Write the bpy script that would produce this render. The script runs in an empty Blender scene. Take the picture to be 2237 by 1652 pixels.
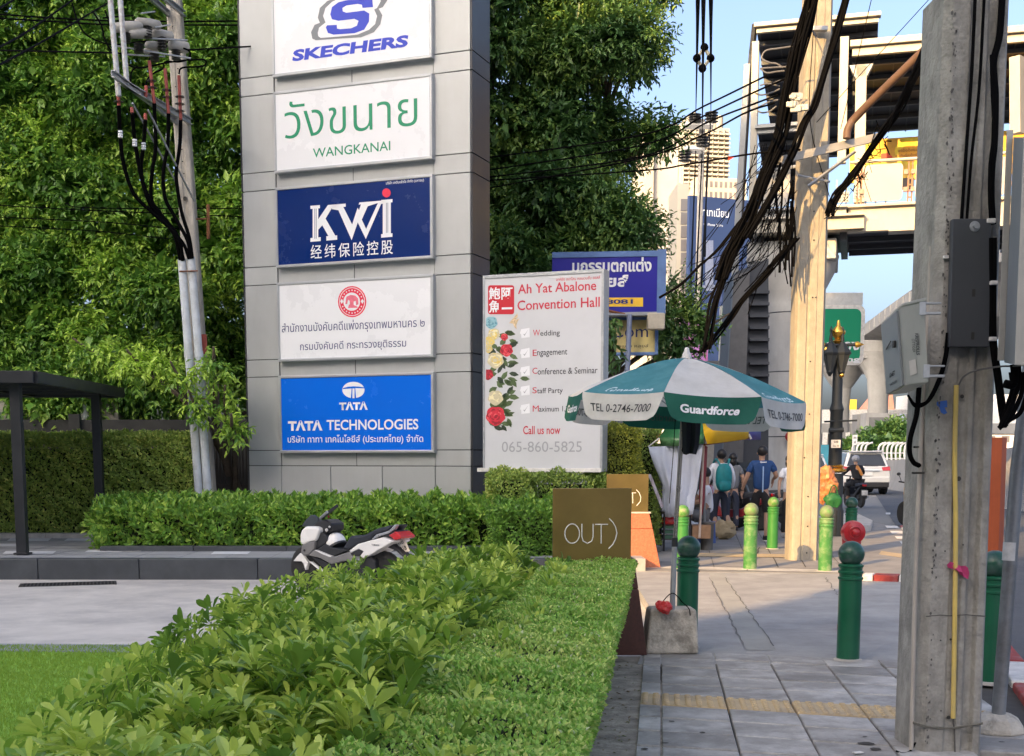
import bpy, math, random
import numpy as np
from math import radians as R, sin, cos, pi, atan2, sqrt, tan
from mathutils import Vector, Matrix, noise
random.seed(7)
rng = np.random.default_rng(7)
SC = bpy.context.scene
COL = SC.collection
# ---------------------------------------------------------------- camera
FPX, CX, CY, HZ = 2763.5, 1066.6, 1335.0, 1.5      # in a 2237 x 1652 frame
PITCH = math.atan((CY - 1000.7) / FPX)
cd = bpy.data.cameras.new('camera'); cam = bpy.data.objects.new('camera', cd); COL.objects.link(cam)
cam.location = (0, 0, HZ); cam.rotation_euler = (pi/2 - PITCH, 0, 0)
cd.sensor_fit = 'HORIZONTAL'; cd.sensor_width = 36; cd.lens = 36*FPX/2237
cd.shift_x = (1118.5 - CX)/2237; cd.shift_y = (CY - 826)/2237
cd.clip_start = .1; cd.clip_end = 3000
SC.camera = cam
# ---------------------------------------------------------------- light
SUN_EL = 20.0
w = bpy.data.worlds.new('World'); SC.world = w; w.use_nodes = True
nt = w.node_tree; bg = nt.nodes['Background']
sky = nt.nodes.new('ShaderNodeTexSky'); sky.sky_type = 'NISHITA'; sky.sun_disc = False
sky.sun_elevation = R(SUN_EL); sky.sun_rotation = R(216.9); sky.air_density = .6; sky.dust_density = 7.0; sky.ozone_density = 1.0
nt.links.new(sky.outputs[0], bg.inputs[0]); bg.inputs[1].default_value = .15
sl = bpy.data.lights.new('sun', 'SUN'); sl.energy = 2.6; sl.angle = R(.35); sl.color = (1, .62, .24)
so = bpy.data.objects.new('sun', sl); COL.objects.link(so)
sd = Vector((.6*cos(R(SUN_EL)), .8*cos(R(SUN_EL)), -sin(R(SUN_EL))))
so.rotation_euler = sd.to_track_quat('-Z', 'Y').to_euler()
SC.view_settings.view_transform = 'Standard'; SC.view_settings.look = 'None'
SC.view_settings.gamma = 1; SC.view_settings.use_curve_mapping = False
SC.view_settings.exposure = 1.83
SC.cycles.max_bounces = 6; SC.cycles.transparent_max_bounces = 8
# ---------------------------------------------------------------- pixel -> place
FW = Vector((0, cos(PITCH), -sin(PITCH))); UP = Vector((0, sin(PITCH), cos(PITCH))); RT = Vector((1, 0, 0))
CAM = Vector((0, 0, HZ))
CROP = dict(A=(0,0,.3874), B=(0,560,.4723), C=(530,0,.3632), D=(530,560,.3632), E=(1080,540,.3269), F=(1440,0,.3632),
 G=(1440,560,.339), H=(1960,0,.3389), I=(1930,540,.351), J=(1960,1100,.3656), K=(1400,1080,.2784), L=(1380,1400,.304),
 M=(1420,900,.2179), N=(1700,900,.2179), O=(640,1120,.14305), Q=(1240,760,.27716), a=(1640,0,.1816), b=(1860,240,.2301),
 c=(1600,380,.2058), d=(1420,220,.2421), e=(2200,0,.5459), g=(1080,1060,.2663), h=(1840,640,.2906))
def pc(k, x, y):
    c = CROP[k]; return ((c[0]+x*c[2])/1.0313, (c[1]+y*c[2])/1.0313)
def ray(x, y): return RT*((x-CX)/FPX) + UP*((CY-y)/FPX) + FW
def P(x, y, Y, k=None):
    if k: x, y = pc(k, x, y)
    d = ray(x, y); return CAM + d*(Y/d.y)
def G(x, y, z=0., k=None):
    if k: x, y = pc(k, x, y)
    d = ray(x, y); return CAM + d*((z-HZ)/d.z)
class Fr:
    def __init__(s, o, r, n=None, u=(0,0,1)):
        s.o = Vector(o); s.r = Vector(r).normalized(); s.u = Vector(u).normalized()
        s.n = Vector(n).normalized() if n is not None else s.r.cross(s.u)
    def w(s, a, b, d=0.): return s.o + s.r*a + s.u*b + s.n*d
    def hit(s, x, y, k=None, d=0.):
        if k: x, y = pc(k, x, y)
        q = ray(x, y); o = s.o + s.n*d; t = (o-CAM).dot(s.n)/q.dot(s.n); h = CAM + q*t - s.o
        return h.dot(s.r), h.dot(s.u)
# ---------------------------------------------------------------- materials
def S(r, g, b):
    f = lambda c: (c/255/12.92) if c/255 <= .04045 else ((c/255+.055)/1.055)**2.4
    return (f(r), f(g), f(b))
MATS = {}
def mat(name, col, rough=.6, metal=0., var=.12, scale=6., bump=0., bscale=60., dirt=None, damt=.5, dscale=1.5, streak=1., rnd=0., trans=0., emit=0., spec=.5, coat=0.):
    if name in MATS: return MATS[name]
    m = bpy.data.materials.new(name); m.use_nodes = True; t = m.node_tree; N = t.nodes; Lk = t.links.new
    b = N['Principled BSDF']; b.inputs['Roughness'].default_value = rough; b.inputs['Metallic'].default_value = metal
    b.inputs['Specular IOR Level'].default_value = spec; b.inputs['Coat Weight'].default_value = coat
    col = tuple(col)+(1,)
    tc = N.new('ShaderNodeTexCoord'); out = None; TV = tc.outputs['Object']
    if rnd:
        o0 = N.new('ShaderNodeObjectInfo'); va = N.new('ShaderNodeVectorMath'); va.operation = 'MULTIPLY_ADD'; Lk(o0.outputs['Random'], va.inputs[0]); va.inputs[1].default_value = (61,37,23); Lk(tc.outputs['Object'], va.inputs[2]); TV = va.outputs[0]
    n = N.new('ShaderNodeTexNoise'); n.inputs['Scale'].default_value = scale; n.inputs['Detail'].default_value = 6; n.inputs['Roughness'].default_value = .65
    Lk(TV, n.inputs['Vector'])
    mx = N.new('ShaderNodeMix'); mx.data_type = 'RGBA'
    mx.inputs['A'].default_value = tuple(c*(1-var*1.3) for c in col[:3])+(1,); mx.inputs['B'].default_value = tuple(min(1, c*(1+var*1.3)) for c in col[:3])+(1,)
    rm = N.new('ShaderNodeMapRange'); rm.inputs['From Min'].default_value = .3; rm.inputs['From Max'].default_value = .7; Lk(n.outputs['Fac'], rm.inputs['Value'])
    Lk(rm.outputs[0], mx.inputs['Factor']); out = mx.outputs['Result']
    if dirt is not None:
        mp = N.new('ShaderNodeMapping'); mp.inputs['Scale'].default_value = (dscale*streak, dscale*streak, dscale)
        Lk(TV, mp.inputs['Vector'])
        n2 = N.new('ShaderNodeTexNoise'); n2.inputs['Scale'].default_value = 1; n2.inputs['Detail'].default_value = 8; n2.inputs['Roughness'].default_value = .7
        Lk(mp.outputs[0], n2.inputs['Vector'])
        cr = N.new('ShaderNodeMapRange'); cr.inputs['From Min'].default_value = .46; cr.inputs['From Max'].default_value = .66; cr.inputs['To Max'].default_value = damt
        Lk(n2.outputs['Fac'], cr.inputs['Value'])
        m2 = N.new('ShaderNodeMix'); m2.data_type = 'RGBA'; Lk(cr.outputs[0], m2.inputs['Factor']); Lk(out, m2.inputs['A']); m2.inputs['B'].default_value = tuple(dirt)+(1,)
        out = m2.outputs['Result']
    if rnd:
        oi = N.new('ShaderNodeObjectInfo'); mr = N.new('ShaderNodeMapRange'); mr.inputs['To Min'].default_value = 1-rnd; mr.inputs['To Max'].default_value = 1+rnd
        Lk(oi.outputs['Random'], mr.inputs['Value']); hs = N.new('ShaderNodeHueSaturation'); Lk(mr.outputs[0], hs.inputs['Value']); Lk(out, hs.inputs['Color']); out = hs.outputs[0]
    Lk(out, b.inputs['Base Color'])
    rr = N.new('ShaderNodeMapRange'); rr.inputs['To Min'].default_value = max(.02, rough-.12); rr.inputs['To Max'].default_value = min(1, rough+.12)
    Lk(n.outputs['Fac'], rr.inputs['Value']); Lk(rr.outputs[0], b.inputs['Roughness'])
    if bump:
        n3 = N.new('ShaderNodeTexNoise'); n3.inputs['Scale'].default_value = bscale; n3.inputs['Detail'].default_value = 5; Lk(TV, n3.inputs['Vector'])
        bp = N.new('ShaderNodeBump'); bp.inputs['Strength'].default_value = bump; bp.inputs['Distance'].default_value = .01
        Lk(n3.outputs['Fac'], bp.inputs['Height']); Lk(bp.outputs[0], b.inputs['Normal'])
    if emit:
        Lk(out, b.inputs['Emission Color']); b.inputs['Emission Strength'].default_value = emit
    if trans:
        tr = N.new('ShaderNodeBsdfTranslucent'); Lk(out, tr.inputs['Color']); ms = N.new('ShaderNodeMixShader'); ms.inputs[0].default_value = trans
        Lk(b.outputs[0], ms.inputs[1]); Lk(tr.outputs[0], ms.inputs[2]); Lk(ms.outputs[0], N['Material Output'].inputs['Surface'])
    MATS[name] = m; return m
def leafmat(name, c0, c1, c2, rough=.42, trans=.35, fleck=None):
    if name in MATS: return MATS[name]
    m = bpy.data.materials.new(name); m.use_nodes = True; t = m.node_tree; N = t.nodes; Lk = t.links.new
    b = N['Principled BSDF']; b.inputs['Roughness'].default_value = rough
    at = N.new('ShaderNodeAttribute'); at.attribute_name = 'tint'
    oi = N.new('ShaderNodeObjectInfo'); ad = N.new('ShaderNodeMath'); ad.operation = 'MULTIPLY_ADD'; ad.inputs[1].default_value = .12
    Lk(oi.outputs['Random'], ad.inputs[0]); Lk(at.outputs['Fac'], ad.inputs[2])
    cr = N.new('ShaderNodeValToRGB'); e = cr.color_ramp.elements
    e[0].position = 0; e[0].color = tuple(c0)+(1,); e[1].position = 1; e[1].color = tuple(c2)+(1,)
    q = e.new(.5); q.color = tuple(c1)+(1,)
    if fleck: q = e.new(.985); q.color = tuple(c2)+(1,); e[len(e)-1].color = tuple(fleck)+(1,)
    Lk(ad.outputs[0], cr.inputs[0]); Lk(cr.outputs[0], b.inputs['Base Color'])
    tr = N.new('ShaderNodeBsdfTranslucent'); Lk(cr.outputs[0], tr.inputs['Color']); ms = N.new('ShaderNodeMixShader'); ms.inputs[0].default_value = trans
    Lk(b.outputs[0], ms.inputs[1]); Lk(tr.outputs[0], ms.inputs[2]); Lk(ms.outputs[0], N['Material Output'].inputs['Surface'])
    MATS[name] = m; return m
def glassmat(name, col, rough=.08, alpha=1.):
    m = mat(name, col, rough, 0, .03, 2, spec=.8); return m
# ---------------------------------------------------------------- mesh helpers
def wm(o):
    if o is None: return Matrix.Identity(4)
    b = Matrix.LocRotScale(o.location, o.rotation_euler, o.scale)
    return wm(o.parent) @ o.matrix_parent_inverse @ b if o.parent else b
def tag(o, label=None, cat=None, group=None, kind=None):
    if label: o['label'] = label
    if cat: o['category'] = cat
    if group: o['group'] = group
    if kind: o['kind'] = kind
    return o
def thing(name, label, cat, loc=(0,0,0), rz=0., group=None, kind=None):
    o = bpy.data.objects.new(name, None); COL.objects.link(o); o.location = loc; o.rotation_euler = (0, 0, rz); o.empty_display_size = .1
    return tag(o, label, cat, group, kind)
def link(name, me, parent=None, local=False):
    o = bpy.data.objects.new(name, me); COL.objects.link(o)
    if parent is not None:
        o.parent = parent
        if not local: o.matrix_parent_inverse = wm(parent).inverted()
    return o
def copy_tree(o, parent=None):
    c = o.copy(); COL.objects.link(c)
    if parent is not None: c.parent = parent
    for ch in o.children: copy_tree(ch, c)
    return c
class MB:
    def __init__(s): s.v = []; s.f = []; s.m = []; s.cm = 0
    def add(s, vs, fs):
        o = len(s.v); s.v += [tuple(v) for v in vs]; s.f += [tuple(i+o for i in f) for f in fs]; s.m += [s.cm]*len(fs); return s
    def hexa(s, p):      # 8 points: bottom 4 ccw, top 4
        return s.add(p, [(3,2,1,0),(4,5,6,7),(0,1,5,4),(1,2,6,5),(2,3,7,6),(3,0,4,7)])
    def box(s, c, d, rz=0., M=None):
        x, y, z = d[0]/2, d[1]/2, d[2]/2; c = Vector(c)
        A = M if M is not None else Matrix.Rotation(rz, 3, 'Z')
        return s.hexa([c + A @ Vector(q) for q in [(-x,-y,-z),(x,-y,-z),(x,y,-z),(-x,y,-z),(-x,-y,z),(x,-y,z),(x,y,z),(-x,y,z)]])
    def bb(s, x0, x1, y0, y1, z0, z1): return s.box(((x0+x1)/2,(y0+y1)/2,(z0+z1)/2), (abs(x1-x0),abs(y1-y0),abs(z1-z0)))
    def fbox(s, f, a0, a1, b0, b1, d0, d1):
        p = [f.w(*q) for q in [(a0,b0,d1),(a1,b0,d1),(a1,b0,d0),(a0,b0,d0),(a0,b1,d1),(a1,b1,d1),(a1,b1,d0),(a0,b1,d0)]]
        return s.hexa(p)
    def quad(s, a, b, c, d): return s.add([a,b,c,d], [(0,1,2,3)])
    def prism(s, poly, f, d0, d1):   # poly in frame coords, extruded along n
        n = len(poly); ar = sum(poly[i][0]*poly[(i+1)%n][1]-poly[(i+1)%n][0]*poly[i][1] for i in range(n))
        if ar < 0: poly = poly[::-1]
        vs = [f.w(a,b,d1) for a,b in poly]+[f.w(a,b,d0) for a,b in poly]
        return s.add(vs, [tuple(range(n)), tuple(range(2*n-1, n-1, -1))]+[(i, n+i, n+(i+1)%n, (i+1)%n) for i in range(n)])
    def flat(s, poly, f, d=0.):
        n = len(poly); ar = sum(poly[i][0]*poly[(i+1)%n][1]-poly[(i+1)%n][0]*poly[i][1] for i in range(n))
        if ar < 0: poly = poly[::-1]
        return s.add([f.w(a,b,d) for a,b in poly], [tuple(range(n))])
    def tube(s, pts, r, n=8, caps=True):
        pts = [Vector(p) for p in pts]; k = len(pts); rs = r if isinstance(r, (list, tuple)) else [r]*k
        vs = []; pn = None
        for i, p in enumerate(pts):
            t = (pts[min(i+1,k-1)]-pts[max(i-1,0)]).normalized()
            if pn is None: a = Vector((0,0,1)) if abs(t.z) < .9 else Vector((1,0,0)); pn = t.cross(a).normalized()
            else:
                pn = pn - t*pn.dot(t); pn = pn.normalized() if pn.length > 1e-6 else t.orthogonal().normalized()
            bn = t.cross(pn)
            vs += [p + (pn*cos(2*pi*j/n)+bn*sin(2*pi*j/n))*rs[i] for j in range(n)]
        fs = [(i*n+j, i*n+(j+1)%n, (i+1)*n+(j+1)%n, (i+1)*n+j) for i in range(k-1) for j in range(n)]
        if caps: fs += [tuple(range(n-1,-1,-1)), tuple(range((k-1)*n, k*n))]
        return s.add(vs, fs)
    def lathe(s, prof, c=(0,0,0), n=20, M=None):
        c = Vector(c); A = M if M is not None else Matrix.Identity(3); vs = []
        for r, z in prof: vs += [c + A @ Vector((r*cos(2*pi*j/n), r*sin(2*pi*j/n), z)) for j in range(n)]
        k = len(prof)
        fs = [(i*n+j, i*n+(j+1)%n, (i+1)*n+(j+1)%n, (i+1)*n+j) for i in range(k-1) for j in range(n)]
        fs += [tuple(range(n-1,-1,-1)), tuple(range((k-1)*n, k*n))]
        return s.add(vs, fs)
    def ball(s, c, r, n=14, m=9, sc=(1,1,1)):
        pr = [(max(1e-4, sin(pi*i/m))*r, -cos(pi*i/m)*r) for i in range(m+1)]
        return s.lathe(pr, c, n, Matrix.Diagonal(sc))
    def mesh(s, name, mats=None, smooth=0):
        me = bpy.data.meshes.new(name); me.from_pydata(s.v, [], s.f)
        for m in (mats if isinstance(mats, (list, tuple)) else [mats]): me.materials.append(m)
        if any(s.m): me.polygons.foreach_set('material_index', s.m)
        if smooth:
            me.polygons.foreach_set('use_smooth', [True]*len(s.f)); me.set_sharp_from_angle(angle=R(smooth))
        me.update(); return me
    def build(s, name, mats, parent=None, smooth=0, bevel=0., local=False, sub=0, seg=2):
        o = link(name, s.mesh(name, mats, smooth), parent, local)
        if sub: q = o.modifiers.new('s', 'SUBSURF'); q.levels = q.render_levels = sub
        if bevel:
            q = o.modifiers.new('b', 'BEVEL'); q.width = bevel; q.segments = seg; q.limit_method = 'ANGLE'; q.angle_limit = R(32)
            if not smooth: pass
        return o
def catmull(pts, n=8):
    pts = [Vector(p) for p in pts]; q = [pts[0]*2-pts[1]]+pts+[pts[-1]*2-pts[-2]]; out = []
    for i in range(1, len(q)-2):
        for k in range(n):
            t = k/n; a,b,c,d = q[i-1],q[i],q[i+1],q[i+2]
            out.append(.5*((2*b)+(c-a)*t+(2*a-5*b+4*c-d)*t*t+(3*b-a-3*c+d)*t**3))
    return out+[pts[-1]]
def sag(a, b, s, n=14):
    a = Vector(a); b = Vector(b); return [a.lerp(b, i/n) - Vector((0,0,s*4*(i/n)*(1-i/n))) for i in range(n+1)]
def ell(cx, cy, rx, ry, n=24, a0=0., a1=2*pi, rot=0.):
    o = []
    for i in range(n):
        t = a0+(a1-a0)*i/(n if abs(a1-a0-2*pi) < 1e-6 else n-1); x, y = rx*cos(t), ry*sin(t)
        o.append((cx+x*cos(rot)-y*sin(rot), cy+x*sin(rot)+y*cos(rot)))
    return o
def rrect(x0, x1, y0, y1, r, n=4):
    o = []
    for cx, cy, a in ((x1-r,y1-r,0),(x0+r,y1-r,90),(x0+r,y0+r,180),(x1-r,y0+r,270)):
        o += [(cx+r*cos(R(a+90*i/n)), cy+r*sin(R(a+90*i/n))) for i in range(n+1)]
    return o
DG = None
def textmesh(body, bold=0., space=1.):
    c = bpy.data.curves.new('t', 'FONT'); c.body = body; c.offset = bold; c.space_character = space; c.resolution_u = 3
    o = bpy.data.objects.new('t', c); COL.objects.link(o)
    dg = bpy.context.evaluated_depsgraph_get(); dg.update()
    me = bpy.data.meshes.new_from_object(o.evaluated_get(dg))
    bpy.data.objects.remove(o); bpy.data.curves.remove(c); me.materials.clear(); return me
def text(body, f, x0, y0, wd, ht, m, parent=None, d=.003, bold=0., shear=0., name='lettering', space=1., mirror=False, warp=None):
    me = textmesh(body, bold, space); n = len(me.vertices); co = np.empty(n*3); me.vertices.foreach_get('co', co); co = co.reshape(n,3)
    mn = co.min(0); mxx = co.max(0); co[:,0] = (co[:,0]-mn[0])/(mxx[0]-mn[0]); co[:,1] = (co[:,1]-mn[1])/(mxx[1]-mn[1])
    if ht is None: ht = wd*(mxx[1]-mn[1])/(mxx[0]-mn[0])
    if mirror: co[:,0] = 1-co[:,0]
    X = x0+co[:,0]*wd+shear*co[:,1]*ht; Yv = y0+co[:,1]*ht
    if warp: pts = [warp(a, b, d) for a, b in zip(X, Yv)]
    else: pts = [f.w(a, b, d) for a, b in zip(X, Yv)]
    me.vertices.foreach_set('co', np.array([tuple(p) for p in pts]).ravel()); me.materials.append(m); me.update(); me.name = name
    return link(name, me, parent)
def tri_mesh(name, V, T, m, tint=None, smooth=False):
    me = bpy.data.meshes.new(name); V = np.asarray(V, dtype=np.float32); T = np.asarray(T, dtype=np.int32)
    me.vertices.add(len(V)); me.vertices.foreach_set('co', V.ravel()); me.loops.add(T.size); me.loops.foreach_set('vertex_index', T.ravel())
    me.polygons.add(len(T)); me.polygons.foreach_set('loop_start', np.arange(0, T.size, 3, dtype=np.int32)); 
    if smooth: me.polygons.foreach_set('use_smooth', np.ones(len(T), dtype=bool))
    if tint is not None:
        a = me.attributes.new('tint', 'FLOAT', 'FACE'); a.data.foreach_set('value', np.asarray(tint, dtype=np.float32))
    me.update(calc_edges=True); me.materials.append(m); return me
def nrmz(a): return a/np.maximum(1e-9, np.linalg.norm(a, axis=1, keepdims=True))
def leaves(name, pos, ax, nr, L, W, tint, m, big=False, fold=.25, curl=.15):
    """pos base points, ax leaf axes, nr rough normals"""
    N = len(pos); ax = nrmz(ax); sd_ = nrmz(np.cross(ax, nr)); nr = np.cross(sd_, ax); L = np.broadcast_to(L, N)[:,None]; W = np.broadcast_to(W, N)[:,None]
    if not big:
        V = np.stack([pos, pos+ax*L*.45+sd_*W*.5+nr*W*fold, pos+ax*L-nr*L*curl, pos+ax*L*.45-sd_*W*.5+nr*W*fold], 1).reshape(-1,3)
        b = (np.arange(N)*4)[:,None]; T = np.concatenate([b+[0,1,2], b+[0,2,3]], 1).reshape(-1,3); k = 2
    else:
        q = lambda a, s, h: pos+ax*L*a+sd_*W*s+nr*(W*h)-nr*L*curl*a*a
        V = np.stack([pos, q(.3,.26,fold*.5), q(.68,.5,fold), q(.9,.34,fold*.7), q(1,0,0), q(.9,-.34,fold*.7), q(.68,-.5,fold), q(.3,-.26,fold*.5), q(.35,0,0), q(.7,0,0)], 1).reshape(-1,3)
        b = (np.arange(N)*10)[:,None]
        tl = [[0,1,8],[1,2,8],[2,9,8],[2,3,9],[3,4,9],[0,8,7],[7,8,6],[8,9,6],[9,5,6],[9,4,5]]
        T = np.concatenate([b+t for t in tl], 1).reshape(-1,3); k = 10
    return tri_mesh(name, V, T, m, np.repeat(tint, k), smooth=big)
def rnd3(n): return nrmz(rng.normal(size=(n,3)))
def col(t): return np.asarray(t, dtype=float)
print('helpers ready')
# ================================================================ setting
ASPH = mat('asphalt', (.075,.08,.09), .85, 0, .18, 3, .5, 120, dirt=(.13,.13,.135), damt=.5, dscale=.35)
CONC = mat('concrete_drive', (.58,.54,.48), .85, 0, .1, 2.2, .3, 70, dirt=(.34,.32,.30), damt=.75, dscale=.7)
APRN = mat('apron', (.35,.34,.325), .85, 0, .14, 3, .6, 90, dirt=(.24,.235,.225), damt=.6, dscale=.8)
WALK = mat('walk', (.25,.24,.23), .8, 0, .14, 3, .4, 60, dirt=(.18,.17,.165), damt=.55, dscale=.9)
BED = mat('dark_joint', (.06,.055,.05), .95, 0, .2, 8)
TILE = mat('paver', (.292,.277,.256), .6, 0, .22, 5, .45, 55, dirt=(.56,.54,.51), damt=.85, dscale=2.6, rnd=.22)
TACT = mat('tactile', (.50,.38,.22), .75, 0, .10, 7, .2, 60, dirt=(.30,.25,.19), damt=.6, dscale=3, rnd=.14)
LCON = mat('light_concrete', (.50,.47,.43), .8, 0, .1, 5, .3, 50, dirt=(.27,.25,.23), damt=.6, dscale=2)
SOIL = mat('soil', (.10,.08,.06), .95, 0, .3, 12, .8, 40, dirt=(.05,.045,.04), damt=.7, dscale=3)
DSTONE = mat('dark_stone', (.055,.062,.07), .5, 0, .12, 5, .15, 60, dirt=(.10,.11,.12), damt=.4, dscale=2, rnd=.1)
REDK = mat('red_paint', (.30,.035,.03), .7, 0, .2, 9, .3, 50, dirt=(.25,.2,.18), damt=.6, dscale=5)
WHTK = mat('white_paint', (.72,.70,.66), .7, 0, .08, 9, .3, 50, dirt=(.35,.33,.31), damt=.6, dscale=5)
def sheet(name, pts, z, m, kind='structure', thick=0.):
    b = MB(); f = Fr((0,0,0),(1,0,0),(0,0,1),(0,1,0))
    if thick: b.prism([(p[0],p[1]) for p in pts], f, z-thick, z)
    else: b.flat([(p[0],p[1]) for p in pts], f, z)
    o = b.build(name, m); o['kind'] = kind; return o
ground = sheet('ground', [(-900,-60),(900,-60),(900,2400),(-900,2400)], -.135, mat('far_ground', (.2,.195,.185), .9))
kx = lambda Y: 3.55+.285*(Y-8.5)
road = sheet('road', [(kx(-6),-6),(120,-6),(240,700),(kx(700),700)], -.12, ASPH)
drive = sheet('driveway', [(-40,2),(1.2,2),(1.6,9.6),(2.2,16.9),(2.2,17.6),(-40,17.6)], -.10, CONC)
apron = sheet('driveway_apron', [(1.1,9.2),(kx(9.2)+.1,9.2),(kx(16.3)+.4,16.3),(kx(17)+.2,17.3),(1.9,17.5),(1.6,12)], -.004, APRN, thick=.12)
far_walk = sheet('pavement', [(1.7,16.9),(5.2,16.4),(kx(17.2),16.9),(kx(27.6),27.6),(kx(27.6)+.2,60),(0,60),(0,17.3)], 0.0, WALK, thick=.12)
sheet('pavement_edge', [(2.0,17.3),(5.2,16.42),(6.1,16.75),(6.0,17.05),(5.2,16.85),(2.05,17.75)], .004, LCON)
tc0 = G(1440+60,1218); 
b = MB()
f0 = Fr((0,0,0),(1,0,0),(0,0,1),(0,1,0))
b.flat([G(1480,1216,0)[:2], G(1735,1219,0)[:2], G(1735,1212,0)[:2], G(1490,1209,0)[:2]], f0, .008)
b.flat([G(1920,1212,0)[:2], G(1985,1222,0)[:2], G(1985,1213,0)[:2], G(1925,1205,0)[:2]], f0, .008)
tag(b.build('tactile_strip', TACT), kind='structure')
# paving joints on the far pavement and apron
b = MB()
def crack(p, q, wd=.018, z=.006, n=14, jit=.025):
    p = Vector(p); q = Vector(q); dr = (q-p).normalized(); sd_ = Vector((dr.y,-dr.x,0)); L = []; Rr = []
    for i in range(n+1):
        c = p.lerp(q, i/n)+sd_*random.uniform(-jit, jit)*(0 if i in (0,n) else 1); w_ = wd*random.uniform(.3,1)
        L.append(c-sd_*w_/2); Rr.append(c+sd_*w_/2)
    for i in range(n): b.quad((*L[i].xy,z),(*Rr[i].xy,z),(*Rr[i+1].xy,z),(*L[i+1].xy,z))
for y0 in (1204,1188,1174,1162): crack(G(1430,y0), G(1900,y0+5), .02, .007, 8, .01)
for x0,x1 in ((1640,1600),(1700,1650),(1760,1700),(1560,1536),(1840,1765)): crack(G(x0,1240), G(x1,1150), .02, .007, 8, .01)
crack(G(1632,1247), G(1660,1196), .03, .007, 8, .02)
tag(b.build('pavement_joints', BED), kind='structure')
b = MB()
crack(G(1584,1262), G(1690,1412), .012, .003, 34, .012)
crack(G(1549,1262), G(1624,1410), .011, .003, 34, .014)
crack(G(1800,1260), G(1830,1300), .012, .002)
tag(b.build('apron_cracks', mat('crack_grey', (.12,.115,.11), .9)), kind='structure')
tag(sheet('drain_cover', [G(1549,1252)[:2],G(1583,1252)[:2],G(1696,1420)[:2],G(1630,1420)[:2]], -.001, mat('drain_conc', (.36,.35,.315), .8, 0, .12, 4, .4, 50, dirt=(.2,.2,.19), damt=.6, dscale=2)))
# ---- near pavement: tiles laid one by one on a dark bed
dS = Vector((.134,.991,0)); cS = Vector((.955,-.296,0))
pav = sheet('sidewalk', [(.2,1),(kx(1),1),(kx(9.8)+.05,9.75),(1.35,10.45),(1.05,8)], -.03, BED, thick=.1)
def tile_mesh(name, wd, ln, m, bumps=False):
    q = MB(); g_ = .0075; a = cS*wd; c = dS*ln
    g_ = .005; gr_ = .0105; o = cS*g_+dS*gr_; A = a-cS*2*g_; C = c-dS*2*gr_; z = Vector((0,0,1)); ch = .007
    B = [o,o+A,o+A+C,o+C]; cen = o+(A+C)/2
    top = [p+(cen-p).normalized()*ch for p in B]
    vs = [p-z*.03 for p in B]+[p-z*ch for p in B]+top
    q.add(vs, [(8,9,10,11)]+[(i,(i+1)%4,4+(i+1)%4,4+i) for i in range(4)]+[(4+i,4+(i+1)%4,8+(i+1)%4,8+i) for i in range(4)])
    if bumps:
        nx, ny = max(2, int(wd/.058)), 6
        for i in range(nx):
            for j in range(ny):
                c_ = a*((i+.5)/nx)+c*((j+.5)/ny); q.lathe([(.021,-.001),(.017,.009),(.006,.011)], c_, 8)
    return q.mesh(name, m)
TW, TL = .4057, .375
O0 = G(*pc('L',360,620))
meshes = {(k,bp): tile_mesh('tile', (TW if k else .135), TL, TACT if bp else TILE, bp) for k in (0,1) for bp in (0,1)}
lim = lambda p: (p.x < kx(p.y)-.05) and (p.y > 4.6)
for k in range(-8, 6):
    for j in range(-1, 9):
        w0 = -.135/TW if j == -1 else j
        p = O0 + cS*TW*w0 + dS*TL*k; ctr = p + cS*TW*.5 + dS*TL*.5
        if not lim(ctr) or (ctr+cS*.2).x > kx(ctr.y)-.05: continue
        o = link('tactile_tile' if k == 0 else 'paving_tile', meshes[(0 if j == -1 else 1, 1 if k == 0 else 0)], pav)
        o.location = (p.x, p.y, random.uniform(-.003,.003)); o.rotation_euler = (random.uniform(-.006,.006), random.uniform(-.006,.006), random.uniform(-.004,.004))
# kerb of the street edge, red and white stones
kerb = thing('street_kerb', 'red and white painted kerb stones along the street side of the pavement', 'kerb', (kx(8),8,-.12))
Y = 2.; i = 0
while Y < 27.4:
    if not 9.9 < Y < 16.2:
        q = MB(); c = Vector((kx(Y+.45)+.1, Y+.45, -.055)); q.box(c, (.2,.88,.15), atan2(-.285,1)); q.build('kerb_stone', WHTK if i%2 else REDK, kerb, bevel=.015)
    Y += .9; i += 1
kb2 = thing('island_kerb', 'short red and white kerb at the corner behind the nearest lone bollard', 'kerb', G(1900,1272))
fK = Fr(G(1884,1268), G(1996,1272)-G(1884,1268))
for i, (a0, a1, m) in enumerate(((0,.12,WHTK),(.13,.42,REDK),(.43,.70,WHTK))):
    MB().fbox(fK, a0, a1, -.02, .075, -.25, 0).build('kerb_stone', m, kb2, bevel=.012)
tag(sheet('corner_pavement', [G(1886,1256)[:2],G(1996,1256)[:2],G(2010,1225)[:2],G(1960,1160)[:2],G(1905,1150)[:2],G(1880,1190)[:2]], .006, WALK))
kb3 = thing('corner_kerb', 'low grey kerb corner beside the road near the street lamp', 'kerb', G(1905,1149))
MB().prism([(a[0],a[1]) for a in (G(1780,1140),G(1868,1130),G(1906,1149),G(1902,1160),G(1870,1163),G(1790,1165))], f0, -.02, .13).build('slab', LCON, kb3, bevel=.02)
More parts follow.
